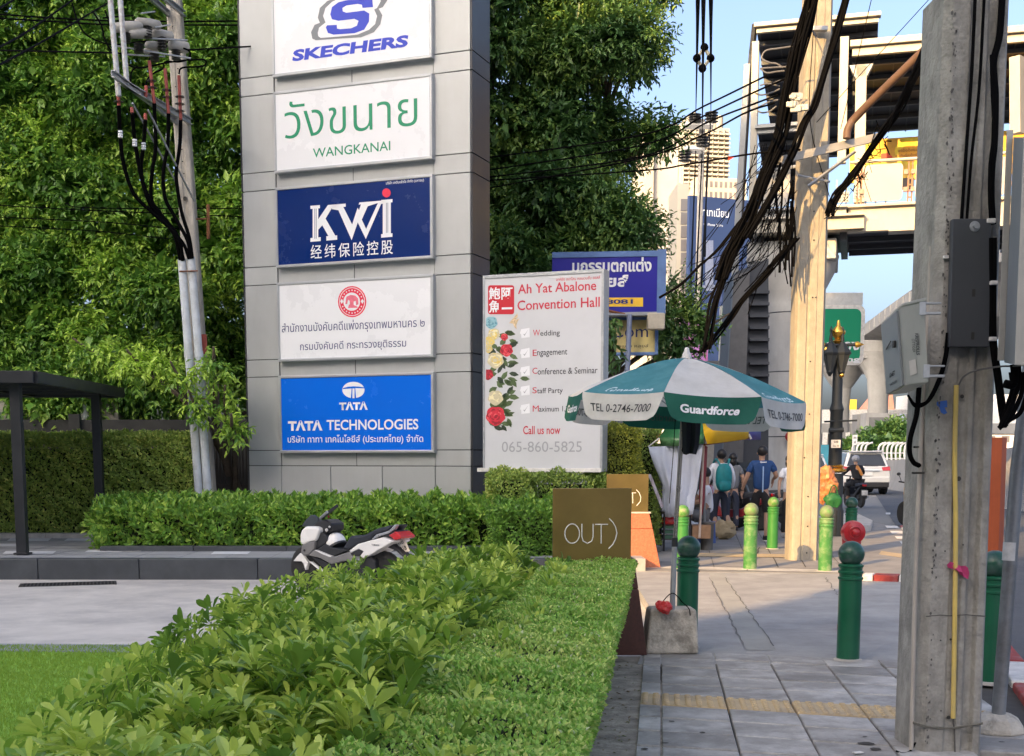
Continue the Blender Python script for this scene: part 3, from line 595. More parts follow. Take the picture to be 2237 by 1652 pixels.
# ---- schefflera bed: rosettes of big leaves
sb = thing('schefflera_bed', 'broad bed of glossy schefflera with whorled leaves in the foreground', 'shrub', (-.4,6,0))
def rosette(seed):
    r_ = np.random.default_rng(seed); pos=[]; ax=[]; nr=[]; L=[]; W=[]; ti=[]; t0 = r_.uniform(.05,.75)
    for ring,(cnt,el,ln) in enumerate(((int(r_.integers(6,8)),R(r_.uniform(15,50)),.078),(4,R(62),.055))):
        off = r_.uniform(0,6)
        for i in range(cnt):
            a_ = off+2*pi*i/cnt+r_.normal(0,.14); e_ = el+r_.normal(0,.16); v = np.array([cos(a_)*cos(e_),sin(a_)*cos(e_),sin(e_)])
            pos.append(v*np.array([.012,.012,.004])+np.array([0,0,.02*ring])); ax.append(v); nr.append(np.array([-cos(a_)*sin(e_),-sin(a_)*sin(e_),cos(e_)])); s_ = r_.uniform(.8,1.2); L.append(ln*s_); W.append(ln*.38*s_*r_.uniform(.9,1.1)); ti.append(t0+r_.normal(0,.08)+.16*ring)
    return leaves('leaf_cluster', np.array(pos), np.array(ax), np.array(nr), np.array(L), np.array(W), np.clip(ti,0,1), SCH, big=True, fold=.16, curl=.22)
RO = [rosette(100+i) for i in range(14)]
def rdata(me):
    n = len(me.vertices); v = np.empty(n*3,dtype=np.float32); me.vertices.foreach_get('co', v); t_ = np.empty(len(me.loops),dtype=np.int32); me.loops.foreach_get('vertex_index', t_)
    ti = np.empty(len(me.polygons),dtype=np.float32); me.attributes['tint'].data.foreach_get('value', ti); return v.reshape(-1,3), t_.reshape(-1,3), ti
RD = [rdata(m_) for m_ in RO]
xl = lambda Y: np.interp(Y, [2.4,3.2,4.7,6,7.7,9.6],[-1.24,-1.20,-1.30,-1.36,-1.20,-.9]); xr = lambda Y: np.interp(Y, [2.4,3.2,5,7,9.6],[-.28,-.18,.0,.25,.50])
topz = lambda x,Y: .765-(.07+.05*min(1,max(0,Y-5)/2) if x<-.35 else 0)*min(1,max(0,(-.35-x)*2.5)) +.05*math.sin(x*5+Y*2.3)+.05*math.sin(Y*3.7+x*2)+.03*math.sin(x*13+Y*7)+ (.02 if Y>6 and x>0 else 0)
plc = []
Y = 2.5
while Y < 10.2:
    x0, x1 = xl(min(Y,9.6))-.05, xr(min(Y,9.6))+.03; x = x0
    while x < x1:
        X_, Y_ = x+random.uniform(-.04,.04), Y+random.uniform(-.04,.04); e_ = min(X_-x0, x1-X_); z = topz(X_,Y_)-.09*min(1,max(0,(Y_-6.6)/2))-max(0,.22-e_)*1.5+random.uniform(-.05,.07)
        if Y > 9.3 and X_ > .4: x += .085; continue
        plc.append((X_,Y_,z,random.uniform(.9,1.35),random.uniform(-.35,.35)+(.5 if x1-X_<.12 else 0)-(.5 if X_-x0<.12 else 0),random.uniform(-.55,.1)))
        for dz in (.09,.19,.31): plc.append((X_+random.uniform(-.06,.06),Y_+random.uniform(-.06,.06),z-dz,random.uniform(.9,1.2),random.uniform(-.6,.6),random.uniform(-.8,.3)))
        x += .085
    Y += .08 + .006*Y
for s_,fn in ((-1,xl),(1,xr)):
    Y = 2.5
    while Y < 9.6:
        for z in np.arange(.15,.78,.09): plc.append((fn(Y)+s_*random.uniform(0,.09),Y+random.uniform(-.05,.05),z+random.uniform(-.04,.04),random.uniform(.85,1.15),s_*random.uniform(.5,1.1),random.uniform(-.6,.2)))
        Y += .09
def tf(x,y,z,s_,ry,rx): return Matrix.Translation((x,y,z)) @ Matrix.Rotation(ry,4,'Y') @ Matrix.Rotation(rx,4,'X') @ Matrix.Rotation(random.uniform(0,6.3),4,'Z') @ Matrix.Scale(s_,4)
plc.sort(key=lambda p: p[1]-p[2]*2.2)
VV=[];TT=[];TI=[];o_=0
big = [p for p in plc if p[1] > 2.95 and p[2] > .62][:280]; bigset = set(map(id, big))
for p in plc:
    i = random.randrange(len(RO))
    M = tf(*p)
    if id(p) in bigset:
        o = link('leaf_cluster', RO[i], sb); o.matrix_basis = M; continue
    v,t_,ti = RD[i]; A_ = np.array(M.to_3x3()); VV.append(v@A_.T+np.array(M.translation)); TT.append(t_+o_); TI.append(np.clip(ti+random.uniform(-.15,.15),0,1)); o_ += len(v)
me = tri_mesh('foliage', np.concatenate(VV), np.concatenate(TT), SCH, np.concatenate(TI), smooth=True)
o = link('foliage', me, sb); o['kind'] = 'stuff'
q = MB()
for p in random.sample(plc, 1100):
    if p[2] > .5: q.tube([(p[0]+random.uniform(-.08,.08),p[1]+random.uniform(-.05,.1),p[2]-.35),(p[0]+.02,p[1],p[2]-.12),(p[0],p[1],p[2])],[.005,.004,.003],4,False)
o = q.build('stems', mat('green_stem', (.13,.2,.05), .6), sb); o['kind'] = 'stuff'
q = MB(); f_ = f0
q.prism([(xl(2.5)+.16,2.4),(xr(2.5)-.14,2.4),(xr(9.5)-.14,9.5),(xl(9.5)+.16,9.5)], f0, 0, .38).build('shade_core', SHCORE, sb)
# ---- small leaved hedge along the pavement
hr = Vector((.138,1,0)).normalized(); fh = Fr(G(1400,1300), hr, (hr.y,-hr.x,0))
e1_ = fh.hit(1393,1228)[0]
p0 = Vector((1.13,9.45,0)); fh = Fr((p0.x,p0.y,0), hr, (hr.y,-hr.x,0))
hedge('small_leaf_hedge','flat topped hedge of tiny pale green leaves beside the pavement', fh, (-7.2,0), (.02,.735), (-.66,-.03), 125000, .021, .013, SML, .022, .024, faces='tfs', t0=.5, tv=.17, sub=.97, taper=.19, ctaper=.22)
q = MB()
for i in range(500):
    a_ = random.uniform(-7,-.1); d_ = random.uniform(-.62,0); c_ = fh.w(a_,.73,d_); q.tube([c_, c_+Vector((random.uniform(-.03,.03),random.uniform(-.03,.03),random.uniform(.03,.07)))],[.0016,.001],3,False)
# ================================================================ shelter, gate, pavilion behind
BLK = mat('black_paint', (.022,.024,.028), .45, .2, .15, 5, 0)
GALV = mat('galvanised', (.42,.44,.46), .45, .6, .12, 14)
STL = mat('grey_steel', (.30,.32,.34), .5, .4, .1, 8)
BLKC = mat('cable_black', (.0035,.0035,.004), .9, 0, .2, 9, spec=.05)
RUST = mat('rust', (.22,.09,.04), .85, .1, .35, 12, .3, 60)
RED = mat('red_plastic', (.55,.03,.03), .35, 0, .08, 5)
sh_ = thing('shelter', 'flat roofed dark steel shelter at the left edge of the terrace', 'shelter', P(50,1210,17.5))
c = G(50,1211,TZ); MB().box((c.x,c.y,TZ+1.2),(.14,.12,2.42)).build('post', BLK, sh_, bevel=.006)
MB().box((c.x,c.y,TZ+.012),(.2,.18,.025)).build('base_plate', BLK, sh_, bevel=.004)
MB().box((c.x+.02,21.0,TZ+1.2),(.14,.12,2.42)).build('post', BLK, sh_, bevel=.006)
MB().bb(-12,-6.12,17.25,21.4,2.58,2.62).build('roof_sheet', BLK, sh_)
q = MB(); q.bb(-12,-6.1,17.2,17.27,2.50,2.66); q.bb(-12,-6.1,21.38,21.45,2.50,2.66); q.build('fascia', BLK, sh_, bevel=.005); MB().bb(-6.14,-6.06,17.27,21.38,2.50,2.66).build('fascia', BLK, sh_, bevel=.005)
for y in (18.2,19.2,20.2): MB().bb(-12,-6.15,y-.04,y+.04,2.50,2.575).build('rafter', BLK, sh_)
for x in (-7.6,-9.1): MB().bb(x-.04,x+.04,17.3,21.35,2.515,2.577).build('rafter', BLK, sh_)
gt = thing('metal_gate', 'dark barred metal gate between the white conduits and the pylon', 'gate', P(500,1085,22.8))
GB = mat('gate_brown', (.05,.04,.035), .6, .3)
x0 = P(452,1000,22.8).x; x1 = P(552,1000,22.8).x
for i in range(15): x = x0+(x1-x0)*i/14; MB().box((x,22.8,1.05),(.022,.022,1.75)).build('bar', GB, gt)
for z in (.28,.98,1.86): MB().bb(x0,x1,22.78,22.83,z,z+.05).build('rail', GB, gt)
MB().bb(x0-.16,x0-.04,22.7,22.85,TZ,2.1).build('gate_post', mat('wood_post', (.09,.06,.045), .8), gt, bevel=.006)
gw = thing('backdrop_wall', 'plain dark wall behind the barred gate under the trees', 'wall', (-5,23.6,TZ)); MB().bb(-12,.9,23.55,23.75,TZ,2.2).build('wall', mat('dark_wall', (.045,.045,.042), .9, 0, .3, 2), gw)  # added wall, its dark colour stands in for shade under the trees
for i in range(6): MB().bb(-12+i*2.15,-11.8+i*2.15,23.45,23.56,TZ,2.3).build('pier', mat('dark_wall',()), gw)
pv = thing('back_pavilion', 'low pavilion with turquoise edge and pale walls seen behind the shelter', 'pavilion', (-9.5,24.3,TZ))
MB().bb(-11,-7,24.2,24.9,1.8,2.7).build('wall', mat('pav_wall', (.34,.31,.27), .8, 0, .2, 3), pv); MB().bb(-10.2,-8.9,23.9,24.15,1.92,2.06).build('turquoise_edge', mat('turq', (.1,.42,.5), .5), pv)
for x in (-8.55,-7.55,-9.2): 
    q = MB(); q.lathe([(.09,0),(.10,.06),(.06,.12),(.075,.2),(.10,.3),(.05,.38),(.065,.46),(.02,.53)], (x,23.95,2.0), 10); q.build('white_urn', WHTK, pv, smooth=50)

# ================================================================ left utility pole
PC = mat('pole_concrete', (.47,.43,.37), .85, 0, .12, 6, .5, 60, dirt=(.22,.20,.17), damt=.6, dscale=2, streak=3)
def tapered(b, pts_b, pts_t):
    n = len(pts_b); b.add(list(pts_b)+list(pts_t), [tuple(range(n-1,-1,-1)), tuple(range(n,2*n))]+[(i,(i+1)%n,n+(i+1)%n,n+i) for i in range(n)]); return b
lp = thing('utility_pole', 'old concrete utility pole with white conduits and cable terminations at the left', 'utility pole', P(449,1090,21.7))
def poly_at(x0, x1, y, Y, prof, dep):
    a = P(x0,y,Y); c = P(x1,y,Y); w_ = c.x-a.x; z = a.z
    return [Vector((a.x+w_*u, Y+v*dep, z)) for u,v in prof]
prf = [(0,.1),(.08,0),(.36,0),(.40,.08),(.60,.08),(.64,0),(.9,0),(1,.1),(1,1),(0,1)]
tapered(MB(), poly_at(430,468,1100,21.7,prf,.26), poly_at(360,391,-15,21.7,prf,.22)).build('shaft', PC, lp, bevel=.006)
for (a,m_,c_) in (((397,566),(412,772),(436,1098)), ((417,562),(434,772),(455,1098))):
    o = MB().tube([P(*a,21.35),P(*m_,21.35),P(*c_,21.35)], .068, 16).build('conduit', mat('pvc', (.56,.60,.64), .5, 0, .08, 5, dirt=(.36,.36,.34), damt=.6, dscale=3), lp, smooth=40)
    MB().tube([P(m_[0]-.2,m_[1]-5,21.35),P(m_[0]+.4,m_[1]+9,21.35)], .076, 16).build('coupling', MATS['pvc'], o, smooth=40)
for y,x in ((593,404),(872,428)):
    MB().tube([P(x-12,y,21.27),P(x+28,y-1,21.27)], .012, 6).build('clamp', RUST, lp)
def arm(z, ytip, xt, dx, th=.1):
    a = Vector((P(xt,200,ytip).x, ytip, z)); q = MB()
    zb = Vector((-5.2+dx,21.75,z)); d_ = (zb-a).normalized(); f_ = Fr(a, d_); L_ = (zb-a).length
    q.fbox(f_, 0, L_, -th/2, -th/2+.012, 0, .055); q.fbox(f_, 0, L_, th/2-.012, th/2, 0, .055); q.fbox(f_, 0, L_, -th/2, th/2, .0, .008)
    q.build('cross_arm', GALV, lp); return f_, L_
arm(7.02,19.1,244,.02); arm(7.02,19.5,262,.26); arm(8.72,19.2,222,-.05,.09); arm(8.72,19.4,255,.2,.09)
for a,c_,Y_ in (((640,-20),(690,560),19.4),((698,-20),(738,495),19.7)): MB().tube([P(*pc('A',*a),Y_),P(*pc('A',*c_),Y_)], .04, 10).build('upright_pipe', mat('white_pipe', (.55,.57,.57), .5, .2, .1, 20, dirt=(.3,.14,.08), damt=.5, dscale=9), lp, smooth=40)
for a,c_ in (((770,600),(1040,1090)),((860,640),(1130,1170))): MB().tube([P(*pc('A',*a),20.2),P(*pc('A',*c_),21.6)], .018, 6).build('brace', GALV, lp)
ribs = lambda r, h, n: [(r*.45,0)]+[q for i in range(n) for q in ((r*.45,h*(i+.2)/n),(r,h*(i+.45)/n),(r,h*(i+.55)/n),(r*.45,h*(i+.8)/n))]+[(r*.45,h)]
INS = mat('insulator_black', (.03,.028,.026), .35, 0, .1)
for x,y0,y1,Y_ in ((858,150,225,20.3),(945,215,300,20.6),(1025,288,352,20.9),(733,190,250,19.8),(808,255,312,20.1),(900,310,362,20.5)):
    p_ = P(*pc('A',x,y1),Y_); t_ = P(*pc('A',x,y0),Y_); MB().lathe(ribs(.075,t_.z-p_.z,5), p_, 14).build('insulator', INS, lp, smooth=30)
CUT = mat('cutout_grey', (.40,.38,.34), .5, 0, .12, 8)
for a,c_,r,Y_ in (((640,165),(830,150),.085,20),((785,125),(940,150),.08,20.3),((745,200),(880,185),.07,20.1),((880,195),(1010,215),.085,20.6),((845,262),(960,270),.07,20.5),((980,262),(1100,280),.10,20.9),((835,300),(920,290),.055,20.6)):
    A_ = P(*pc('A',*a),Y_); C_ = P(*pc('A',*c_),Y_+.25); MB().tube([A_,A_.lerp(C_,.1),A_.lerp(C_,.5),A_.lerp(C_,.9),C_],[r*.35,r*.8,r,r*.85,r*.3],12).build('cutout_cover', CUT, lp, smooth=50)
for a,c_ in (((660,265),(1110,340)),((690,215),(1090,235)),((730,318),(960,330)),((600,105),(775,90)),((820,78),(900,68)),((900,160),(990,145))):
    MB().tube([P(*pc('A',*a),20.2),P(*pc('A',*c_),20.6)], .013, 6).build('rod', GALV if a[0]>600 else BLKC, lp)
TRM = mat('termination_red', (.36,.07,.05), .5, 0, .15, 10)
for a,c_,Y_,sheds in (((868,355),(897,600),20.3,2),((960,400),(980,660),20.6,2),((1040,440),(1051,700),20.9,3),((688,565),(692,615),19.5,1),((766,625),(770,665),19.9,0),((845,660),(846,710),20.1,0),((850,500),(848,565),20.2,0)):
    A_ = P(*pc('A',*a),Y_); C_ = P(*pc('A',*c_),Y_); o = MB().tube([A_,C_],.026,10).build('cable_termination', TRM, lp, smooth=40)
    for i in range(sheds):
        m_ = A_.lerp(C_, .45+.16*i); MB().lathe([(.02,0),(.07,-.012),(.075,-.02),(.02,-.006)], m_, 14).build('shed', INS, o, smooth=30)
cp = [[(690,610),(700,800),(720,960),(780,1130),(890,1240),(1010,1360),(1048,1510)],[(768,660),(785,820),(815,1000),(860,1160),(920,1250),(1040,1400),(1060,1515)],[(845,700),(835,850),(820,980),(850,1120),(930,1240),(1030,1370),(1066,1515)],[(897,600),(905,850),(885,1000),(880,1150),(930,1260),(1060,1410),(1100,1505)],[(980,650),(975,850),(950,1000),(960,1150),(1010,1250),(1090,1400),(1108,1505)],[(1051,690),(1045,850),(1025,1000),(1035,1120),(1060,1250),(1100,1380),(1118,1505)]]
bn = [(700,780),(783,830),(835,850),(904,750),(977,797),(1047,822)]
for i,(p_,b_) in enumerate(zip(cp,bn)):
    Y0 = 19.5+.28*i; k_ = len(p_); o = MB().tube(catmull([P(*pc('A',*v), Y0+(21.3-Y0)*(j/(k_-1))**.8) for j,v in enumerate(p_)],6), .030, 8).build('power_cable', BLKC, lp, smooth=50)
    for dy in (-14,2,16): MB().lathe([(.034,-.012),(.036,-.012),(.036,.012),(.034,.012)], P(*pc('A',b_[0],b_[1]+dy), Y0+.05*i+.05), 10).build('white_band', WHT, o)
for pts in ([(420,20),(450,120),(500,200),(600,250),(700,258),(840,240),(940,250),(1000,235),(990,200),(900,200)],[(545,75),(590,150),(610,230),(660,300),(800,325)],[(740,375),(800,395),(900,380),(1000,360),(1100,350),(1190,350),(1180,385),(1060,395),(1040,430)],[(760,500),(765,420),(800,385)],[(870,350),(880,290),(960,265),(1090,290),(1100,340),(1040,360),(960,360),(955,400)],[(845,560),(855,470),(890,430),(950,400)],[(610,60),(640,140)]):
    MB().tube(catmull([P(*pc('A',*v),20.35+.0006*v[0]) for v in pts],6), .014, 6).build('jumper_wire', BLKC, lp, smooth=50)
for z_,y_ in ((285,0),(470,0),(430,0)): pass
for x,y in ((995,45),(1003,155),(1022,505),(1030,300),(1058,870),(1062,940),(1070,1010),(1035,400)): MB().lathe([(.012,0),(.012,.006)], P(*pc('A',x,y),21.69), 8, Matrix.Rotation(pi/2,3,'X')).build('bolt_hole', INS, lp)
MB().lathe([(.035,0),(.035,.006)], P(*pc('A',1076,1155),21.69), 12, Matrix.Rotation(pi/2,3,'X')).build('bolt_hole', INS, lp)
MB().box(P(446,752,21.55),(.09,.05,.32)).build('red_marker', TRM, lp, bevel=.005)
MB().tube([P(*pc('A',1210,1190),21.9),P(*pc('A',1212,1390),21.9)],.03,8).build('side_stay', RUST, lp); MB().tube([P(*pc('A',1140,1275),21.8),P(*pc('A',1215,1272),21.9)],.014,6).build('stay_bar', RUST, lp)
def wire(label, pts, r=.012, s=0., g=None, nm='overhead_wire'):
    if len(pts) == 2: pts = sag(pts[0], pts[1], s)
    else: pts = catmull(pts, 8)
    return tag(MB().tube(pts, r, 6).build(nm, BLKC, None, smooth=50), label, 'cable', g)
W = lambda lab, pts, Y0, Y1, r=.014, k='A', s=.05, g='overhead wires at the left': wire(lab, [P(*pc(k,*p), Y0+(Y1-Y0)*i/(len(pts)-1)) for i,p in enumerate(pts)], r, s, g)
W('upper of two black wires running left from the pole top', [(-80,78),(300,105),(640,122)], 22.2, 22.4); W('lower of two black wires running left from the pole top', [(-80,102),(300,125),(640,146)], 22.2, 22.4)
W('upper black wire between the left pole and the pylon', [(640,122),(1050,125),(1700,120)], 22.4, 22.6); W('lower black wire between the left pole and the pylon', [(640,146),(1050,146),(1700,146)], 22.4, 22.6)
W('single black wire level with the cutouts left of the pole', [(-80,292),(300,300),(660,308)], 22.2, 20.5); W('single thin wire level with the cutouts right of the pole', [(1090,291),(1385,275),(1700,255)], 20.9, 22.6)
W('steep black cable from the left edge up past the frame top', [(-120,335),(150,190),(420,2)], 12, 19.2,.012); W('long steep black cable meeting the upper cross arm', [(-120,440),(250,240),(620,22)], 12, 19.3,.012)
W('short steep cable in the upper left corner', [(-80,100),(60,10),(180,-60)], 12, 16,.010)
for i,(y0,y1,y2) in enumerate(((1180,1210,1212),(1190,1225,1272),(1260,1290,1330),(1310,1345,1395))): W(['highest','second','third','lowest'][i]+' thin low wire crossing in front of the tree leaves at the left', [(-80 if i!=0 else 370,y0),(560,y1),(1700 if i<2 else 1030,y2)], 22.6, 22.4, .009)

# ================================================================ banner
bc = P(*pc('E',28,268),19.7); FB = Fr((bc.x,bc.y,0), PR, PN)
bn_ = thing('banner_sign', 'tall white advertising banner with printed flowers beside the pylon', 'sign board', FB.w(.9,1.3))
BW = mat('banner_white', (.60,.61,.63), .45, 0, .02, 1, dirt=(.52,.53,.54), damt=.4, dscale=1.2)
a0 = FB.hit(*pc('E',38,900))[0]; a1 = FB.hit(*pc('E',838,900))[0]; zt = FB.hit(*pc('E',450,248))[1]; zb = FB.hit(*pc('E',450,1575))[1]
MB().fbox(FB, a0, a1, zb, zt, -.04, 0).build('face', BW, bn_)
for r_ in ((a0-.03,a0,zb-.05,zt+.05,-.12,.015),(a1,a1+.04,zb-.05,zt+.05,-.25,.015),(a0,a1,zt,zt+.05,-.12,.015),(a0-.12,a1+.02,zb-.06,zb,-.12,.03)): MB().fbox(FB,*r_).build('frame', GALV if r_[5]<.02 else WHTK, bn_, bevel=.004)
for s_ in (.15,1.4): MB().fbox(FB, s_, s_+.06, .1, zb-.06, -.12, -.04).build('leg', WHTK, bn_)
DB = .003
def bt(body, xl, yl, xr, yr, hpx, m, bold=0., shear=0.):
    a, z = FB.hit(*pc('E',xl,yl)); a2, z2 = FB.hit(*pc('E',xr,yr)); _, z3 = FB.hit(*pc('E',xl,yl-hpx)); return text(body, FB, a, (z+z2)/2, a2-a, z3-z, m, bn_, DB, bold, shear)
def bp(pts, m, d=DB, nm='printed_shape'): q.flat([FB.hit(*pc('E',*p)) for p in pts], FB, d)
BR = mat('banner_red', S(200,50,70), .5, 0, .03)
def serif(body, xl, yl, xr, yr, h, m, bold=.01): bt(body, xl, yl, xr, yr, h, m, bold)
serif('Ah Yat Abalone',266,380,806,344,66,BR,.012); serif('Convention Hall',262,488,830,464,68,BR,.012)
bt('อาห์ยัด อบาโลน คอนเวนชั่น ฮอลล์',530,287,832,270,24,BR,.01)
q = MB(); bp(rrect(60,240,315,515,16), BR, DB); q.build('seal', mat('seal_red', S(195,25,45), .5, 0, .04), bn_)
for ch,x,y in (('鮑',66,415),('阿',152,415),('魚',66,505),('一',152,490)):
    if ch == '一': q = MB(); bp([(155,468),(228,466),(228,480),(155,482)], WHT, DB+.002); q.build('seal_stroke', WHT, bn_)
    else: a, z = FB.hit(*pc('E',x,y)); a2, z2 = FB.hit(*pc('E',x+78,y-88)); text(ch, FB, a, z, a2-a, z2-z, WHT, bn_, DB+.002, .02)
BKT = mat('banner_black', S(60,62,68), .5, 0, 0); BGR = mat('banner_grey', S(160,163,168), .5, 0, 0)
for first, rest, x0_, x1_, x2_, y0_, y1_ in (('W','edding',370,418,555,664,662),('E','ngagement',368,396,606,802,796),('C','onference & Seminar',366,400,815,926,918),('S','taff Party',366,396,575,1060,1060),('M','aximum 1,200',368,410,660,1186,1188)):
    hb = 42; bt(first, x0_, y0_, x1_, y0_-1, hb, BR, .0); bt(rest, x1_+2, y0_+(10 if first in 'WES' else 4), x2_, y1_+(10 if first in 'WES' else 4), hb+(6 if first in 'WES' else 2), BKT, .004)
    q = MB(); yy = y0_-50; bp([(288,yy+4),(346,yy-6),(348,yy+60),(290,yy+66),(288,yy+40),(280,yy+32)], WHT, DB); q.build('check_box', WHT, bn_)
    q = MB(); bp([(302,yy+36),(312,yy+50),(336,yy+8),(313,yy+40)], BW, DB+.001); q.build('check_mark', BGR, bn_)
bt('Call us now',302,1345,558,1338,58,BR,.012); bt('065-860-5825',155,1468,706,1460,72,BGR,.0)
FR_ = [mat('flower_red', S(205,40,60), .5, 0, .15, 30), mat('flower_pink', S(225,90,95), .5, 0, .15, 30), mat('flower_cream', S(235,225,180), .5, 0, .08, 20), mat('flower_yellow', S(225,200,110), .5, 0, .1, 30), mat('flower_leaf', S(85,105,65), .5, 0, .3, 25), mat('flower_leaf_dark', S(50,65,48), .5, 0, .3, 25), mat('flower_blue', S(140,185,195), .5, 0, .1, 30), mat('flower_deep', S(150,20,40), .5, 0, .1, 30), mat('flower_ivory', S(205,195,160), .5, 0, .1, 30), mat('flower_bluedeep', S(100,150,165), .5, 0, .1, 30)]
fr = random.Random(3)
def bloom(cx, cy, r, ms, n=13):
    q = MB(); q.flat([FB.hit(*pc('E',max(46,cx+cos(t)*r*(1.02+.08*sin(t*7))),cy+sin(t)*r*(1.02+.08*sin(t*5)))) for t in [i*2*pi/26 for i in range(26)]], FB, DB+.0008); q.build('printed_flower', FR_[ms[0]], bn_)
    k_ = 0
    for lay in range(6):
        rr = r*(.78-lay*.14); nn = max(4, n-lay*2)
        for i in range(nn):
            k_ += 1; t_ = 2*pi*i/nn+lay*.5+fr.uniform(-.25,.25); q = MB(); q.flat([FB.hit(*pc('E',max(47,p[0]),p[1])) for p in ell(cx+cos(t_)*rr, cy+sin(t_)*rr, r*fr.uniform(.20,.27), r*fr.uniform(.12,.2), 8, rot=t_+pi/2+fr.uniform(-.4,.4))], FB, DB+.0010+.00002*k_)
            q.build('printed_petal', FR_[ms[fr.randrange(len(ms))]], bn_)
def leafp(x, y, L_, w_, t_, m_):
    q = MB(); q.flat([FB.hit(*pc('E',max(46,x+cos(t_)*a_*L_-sin(t_)*b_*w_),y+sin(t_)*a_*L_+cos(t_)*b_*w_)) for a_,b_ in ((0,0),(.25,.4),(.6,.45),(1,0),(.6,-.45),(.25,-.4))], FB, DB+.0005); q.build('printed_leaf', FR_[m_], bn_)
for i in range(60): leafp(*[fr.uniform(60,200), fr.choice([fr.uniform(620,1010), fr.uniform(1040,1280)]), fr.uniform(50,80), fr.uniform(28,42), fr.uniform(-1.2,1.2), fr.choice([4,5,4])])
for x,y,t_ in ((225,920,.2),(240,960,1.0),(215,880,-.5),(300,955,.1),(190,1190,.4),(215,1230,1.2),(120,1290,.3),(200,640,.2),(225,690,.4),(225,790,.5),(180,820,1)): leafp(x-20,y,70,34,t_,fr.choice([4,5]))
bloom(82,572,42,[6,9,6]); bloom(100,652,40,[8,2,3]); bloom(72,700,34,[3,8,3]); bloom(173,672,24,[0,7,0,1]); bloom(188,762,42,[0,7,0,1]); bloom(62,752,28,[3,8]); bloom(112,832,54,[8,2,8,3]); bloom(60,930,36,[7,0,7]); bloom(112,1090,50,[8,2,8]); bloom(112,1215,64,[0,7,0,1,0])
q = MB()
for pts in ([(205,575),(235,540),(262,508),(266,530),(250,555),(278,540),(262,570),(255,590),(258,620),(240,600),(232,580)],): bp(pts, None)
q.build('printed_bird', mat('bird', S(215,190,150), .5, 0, .3, 40), bn_)

# ================================================================ blue and yellow shop signs
bl = thing('shop_sign', 'deep blue Thai shop sign with yellow number strip behind the banner', 'sign', P(*pc('E',1040,860),24))
fb_ = Fr(P(*pc('E',650,520),24), (.995,-.1,0)); h_ = lambda x,y: fb_.hit(*pc('E',x,y))
a_,z_ = h_(600,505); a2_,z2_ = h_(1228,115); a_ = h_(500,505)[0]
MB().fbox(fb_, a_, a2_, z_, z2_, -.25, 0).build('panel', mat('shop_blue', S(28,25,150), .35, 0, .05, 2), bl)
FBM = mat('frame_blue', S(95,125,175), .5, .2, .1, 6)
MB().fbox(fb_, a2_, a2_+.16, z_-.03, z2_+.12, -.3, .02).build('frame', FBM, bl); MB().fbox(fb_, a_, a2_, z2_, z2_+.1, -.3, .02).build('frame', FBM, bl); MB().fbox(fb_, a_, a2_, z_-.06, z_, -.3, .02).build('frame', STL, bl)
def ht(body, xl, yl, xr, yr, h, m, f=fb_, par=None, bold=0., k='E', d=.006, shear=0.): 
    a, z = f.hit(*pc(k,xl,yl)); a2, z2 = f.hit(*pc(k,xr,yr)); _, z3 = f.hit(*pc(k,xl,yl-h)); return text(body, f, a, (z+z2)/2, a2-a, z3-z, m, par, d, bold, shear)
ht('นกรรมตกแต่ง',640,222,1186,226,100,WHT,par=bl,bold=.03); ht('ลุยส์',800,352,1025,352,108,WHT,par=bl,bold=.035)
q = MB(); q.flat([h_(700,462),h_(1128,462),h_(1128,400),h_(700,400)], fb_, .006); q.build('number_strip', mat('strip_yellow', S(235,190,50), .5), bl); ht('02-398081',640,446,1058,446,32,INV,par=bl,bold=.03,d=.009)
MB().tube([P(*pc('E',1036,515),24.05),P(*pc('E',1022,900),24.05),G(1392,1100)+Vector((0,0,0))] if 0 else [P(*pc('E',1036,515),23.9),P(*pc('E',1020,900),23.9),Vector((P(*pc('E',1020,900),23.9).x+.02,23.9,0))], .05, 12).build('post', mat('post_blue', S(125,135,160), .5, .2), bl, smooth=40)
MB().tube([P(*pc('E',890,490),23.9),P(*pc('E',1050,525),23.9)], .025, 6).build('brace', RUST, bl); MB().tube([P(*pc('E',890,520),23.9),P(*pc('E',1240,515),23.9)], .03, 6).build('brace', STL, bl)
ys = thing('small_shop_sign', 'pale yellow shop sign hanging below the blue one', 'sign', P(*pc('E',1060,785),24.3))
fy = Fr(P(*pc('E',885,785),24.3), (.995,-.1,0)); a_,z_ = fy.hit(*pc('E',870,778)); a2_,z2_ = fy.hit(*pc('E',1212,552))
MB().fbox(fy, a_, a2_, z_, z2_, -.15, 0).build('panel', mat('pale_yellow', S(212,195,130), .5, 0, .06, 3, dirt=S(150,140,100), damt=.5, dscale=2), ys); MB().fbox(fy, a2_, a2_+.06, z_-.04, z2_+.05, -.18, .02).build('frame', FBM, ys); MB().fbox(fy, a_, a2_, z2_, z2_+.05, -.18, .02).build('frame', FBM, ys); MB().fbox(fy, a_, a2_, z_-.05, z_, -.18, .02).build('frame', FBM, ys)
ht('Com',912,672,1162,676,86,INV,f=fy,par=ys); ht('ร้านตกแต่ง หลุยส์',860,755,1165,748,32,IBK,f=fy,par=ys)
o = MB().box(P(*pc('E',1215,565),23.9),(.32,.2,.3)).build('lamp_bracket', mat('beige_metal', (.5,.45,.36), .6, .2), ys, bevel=.02)
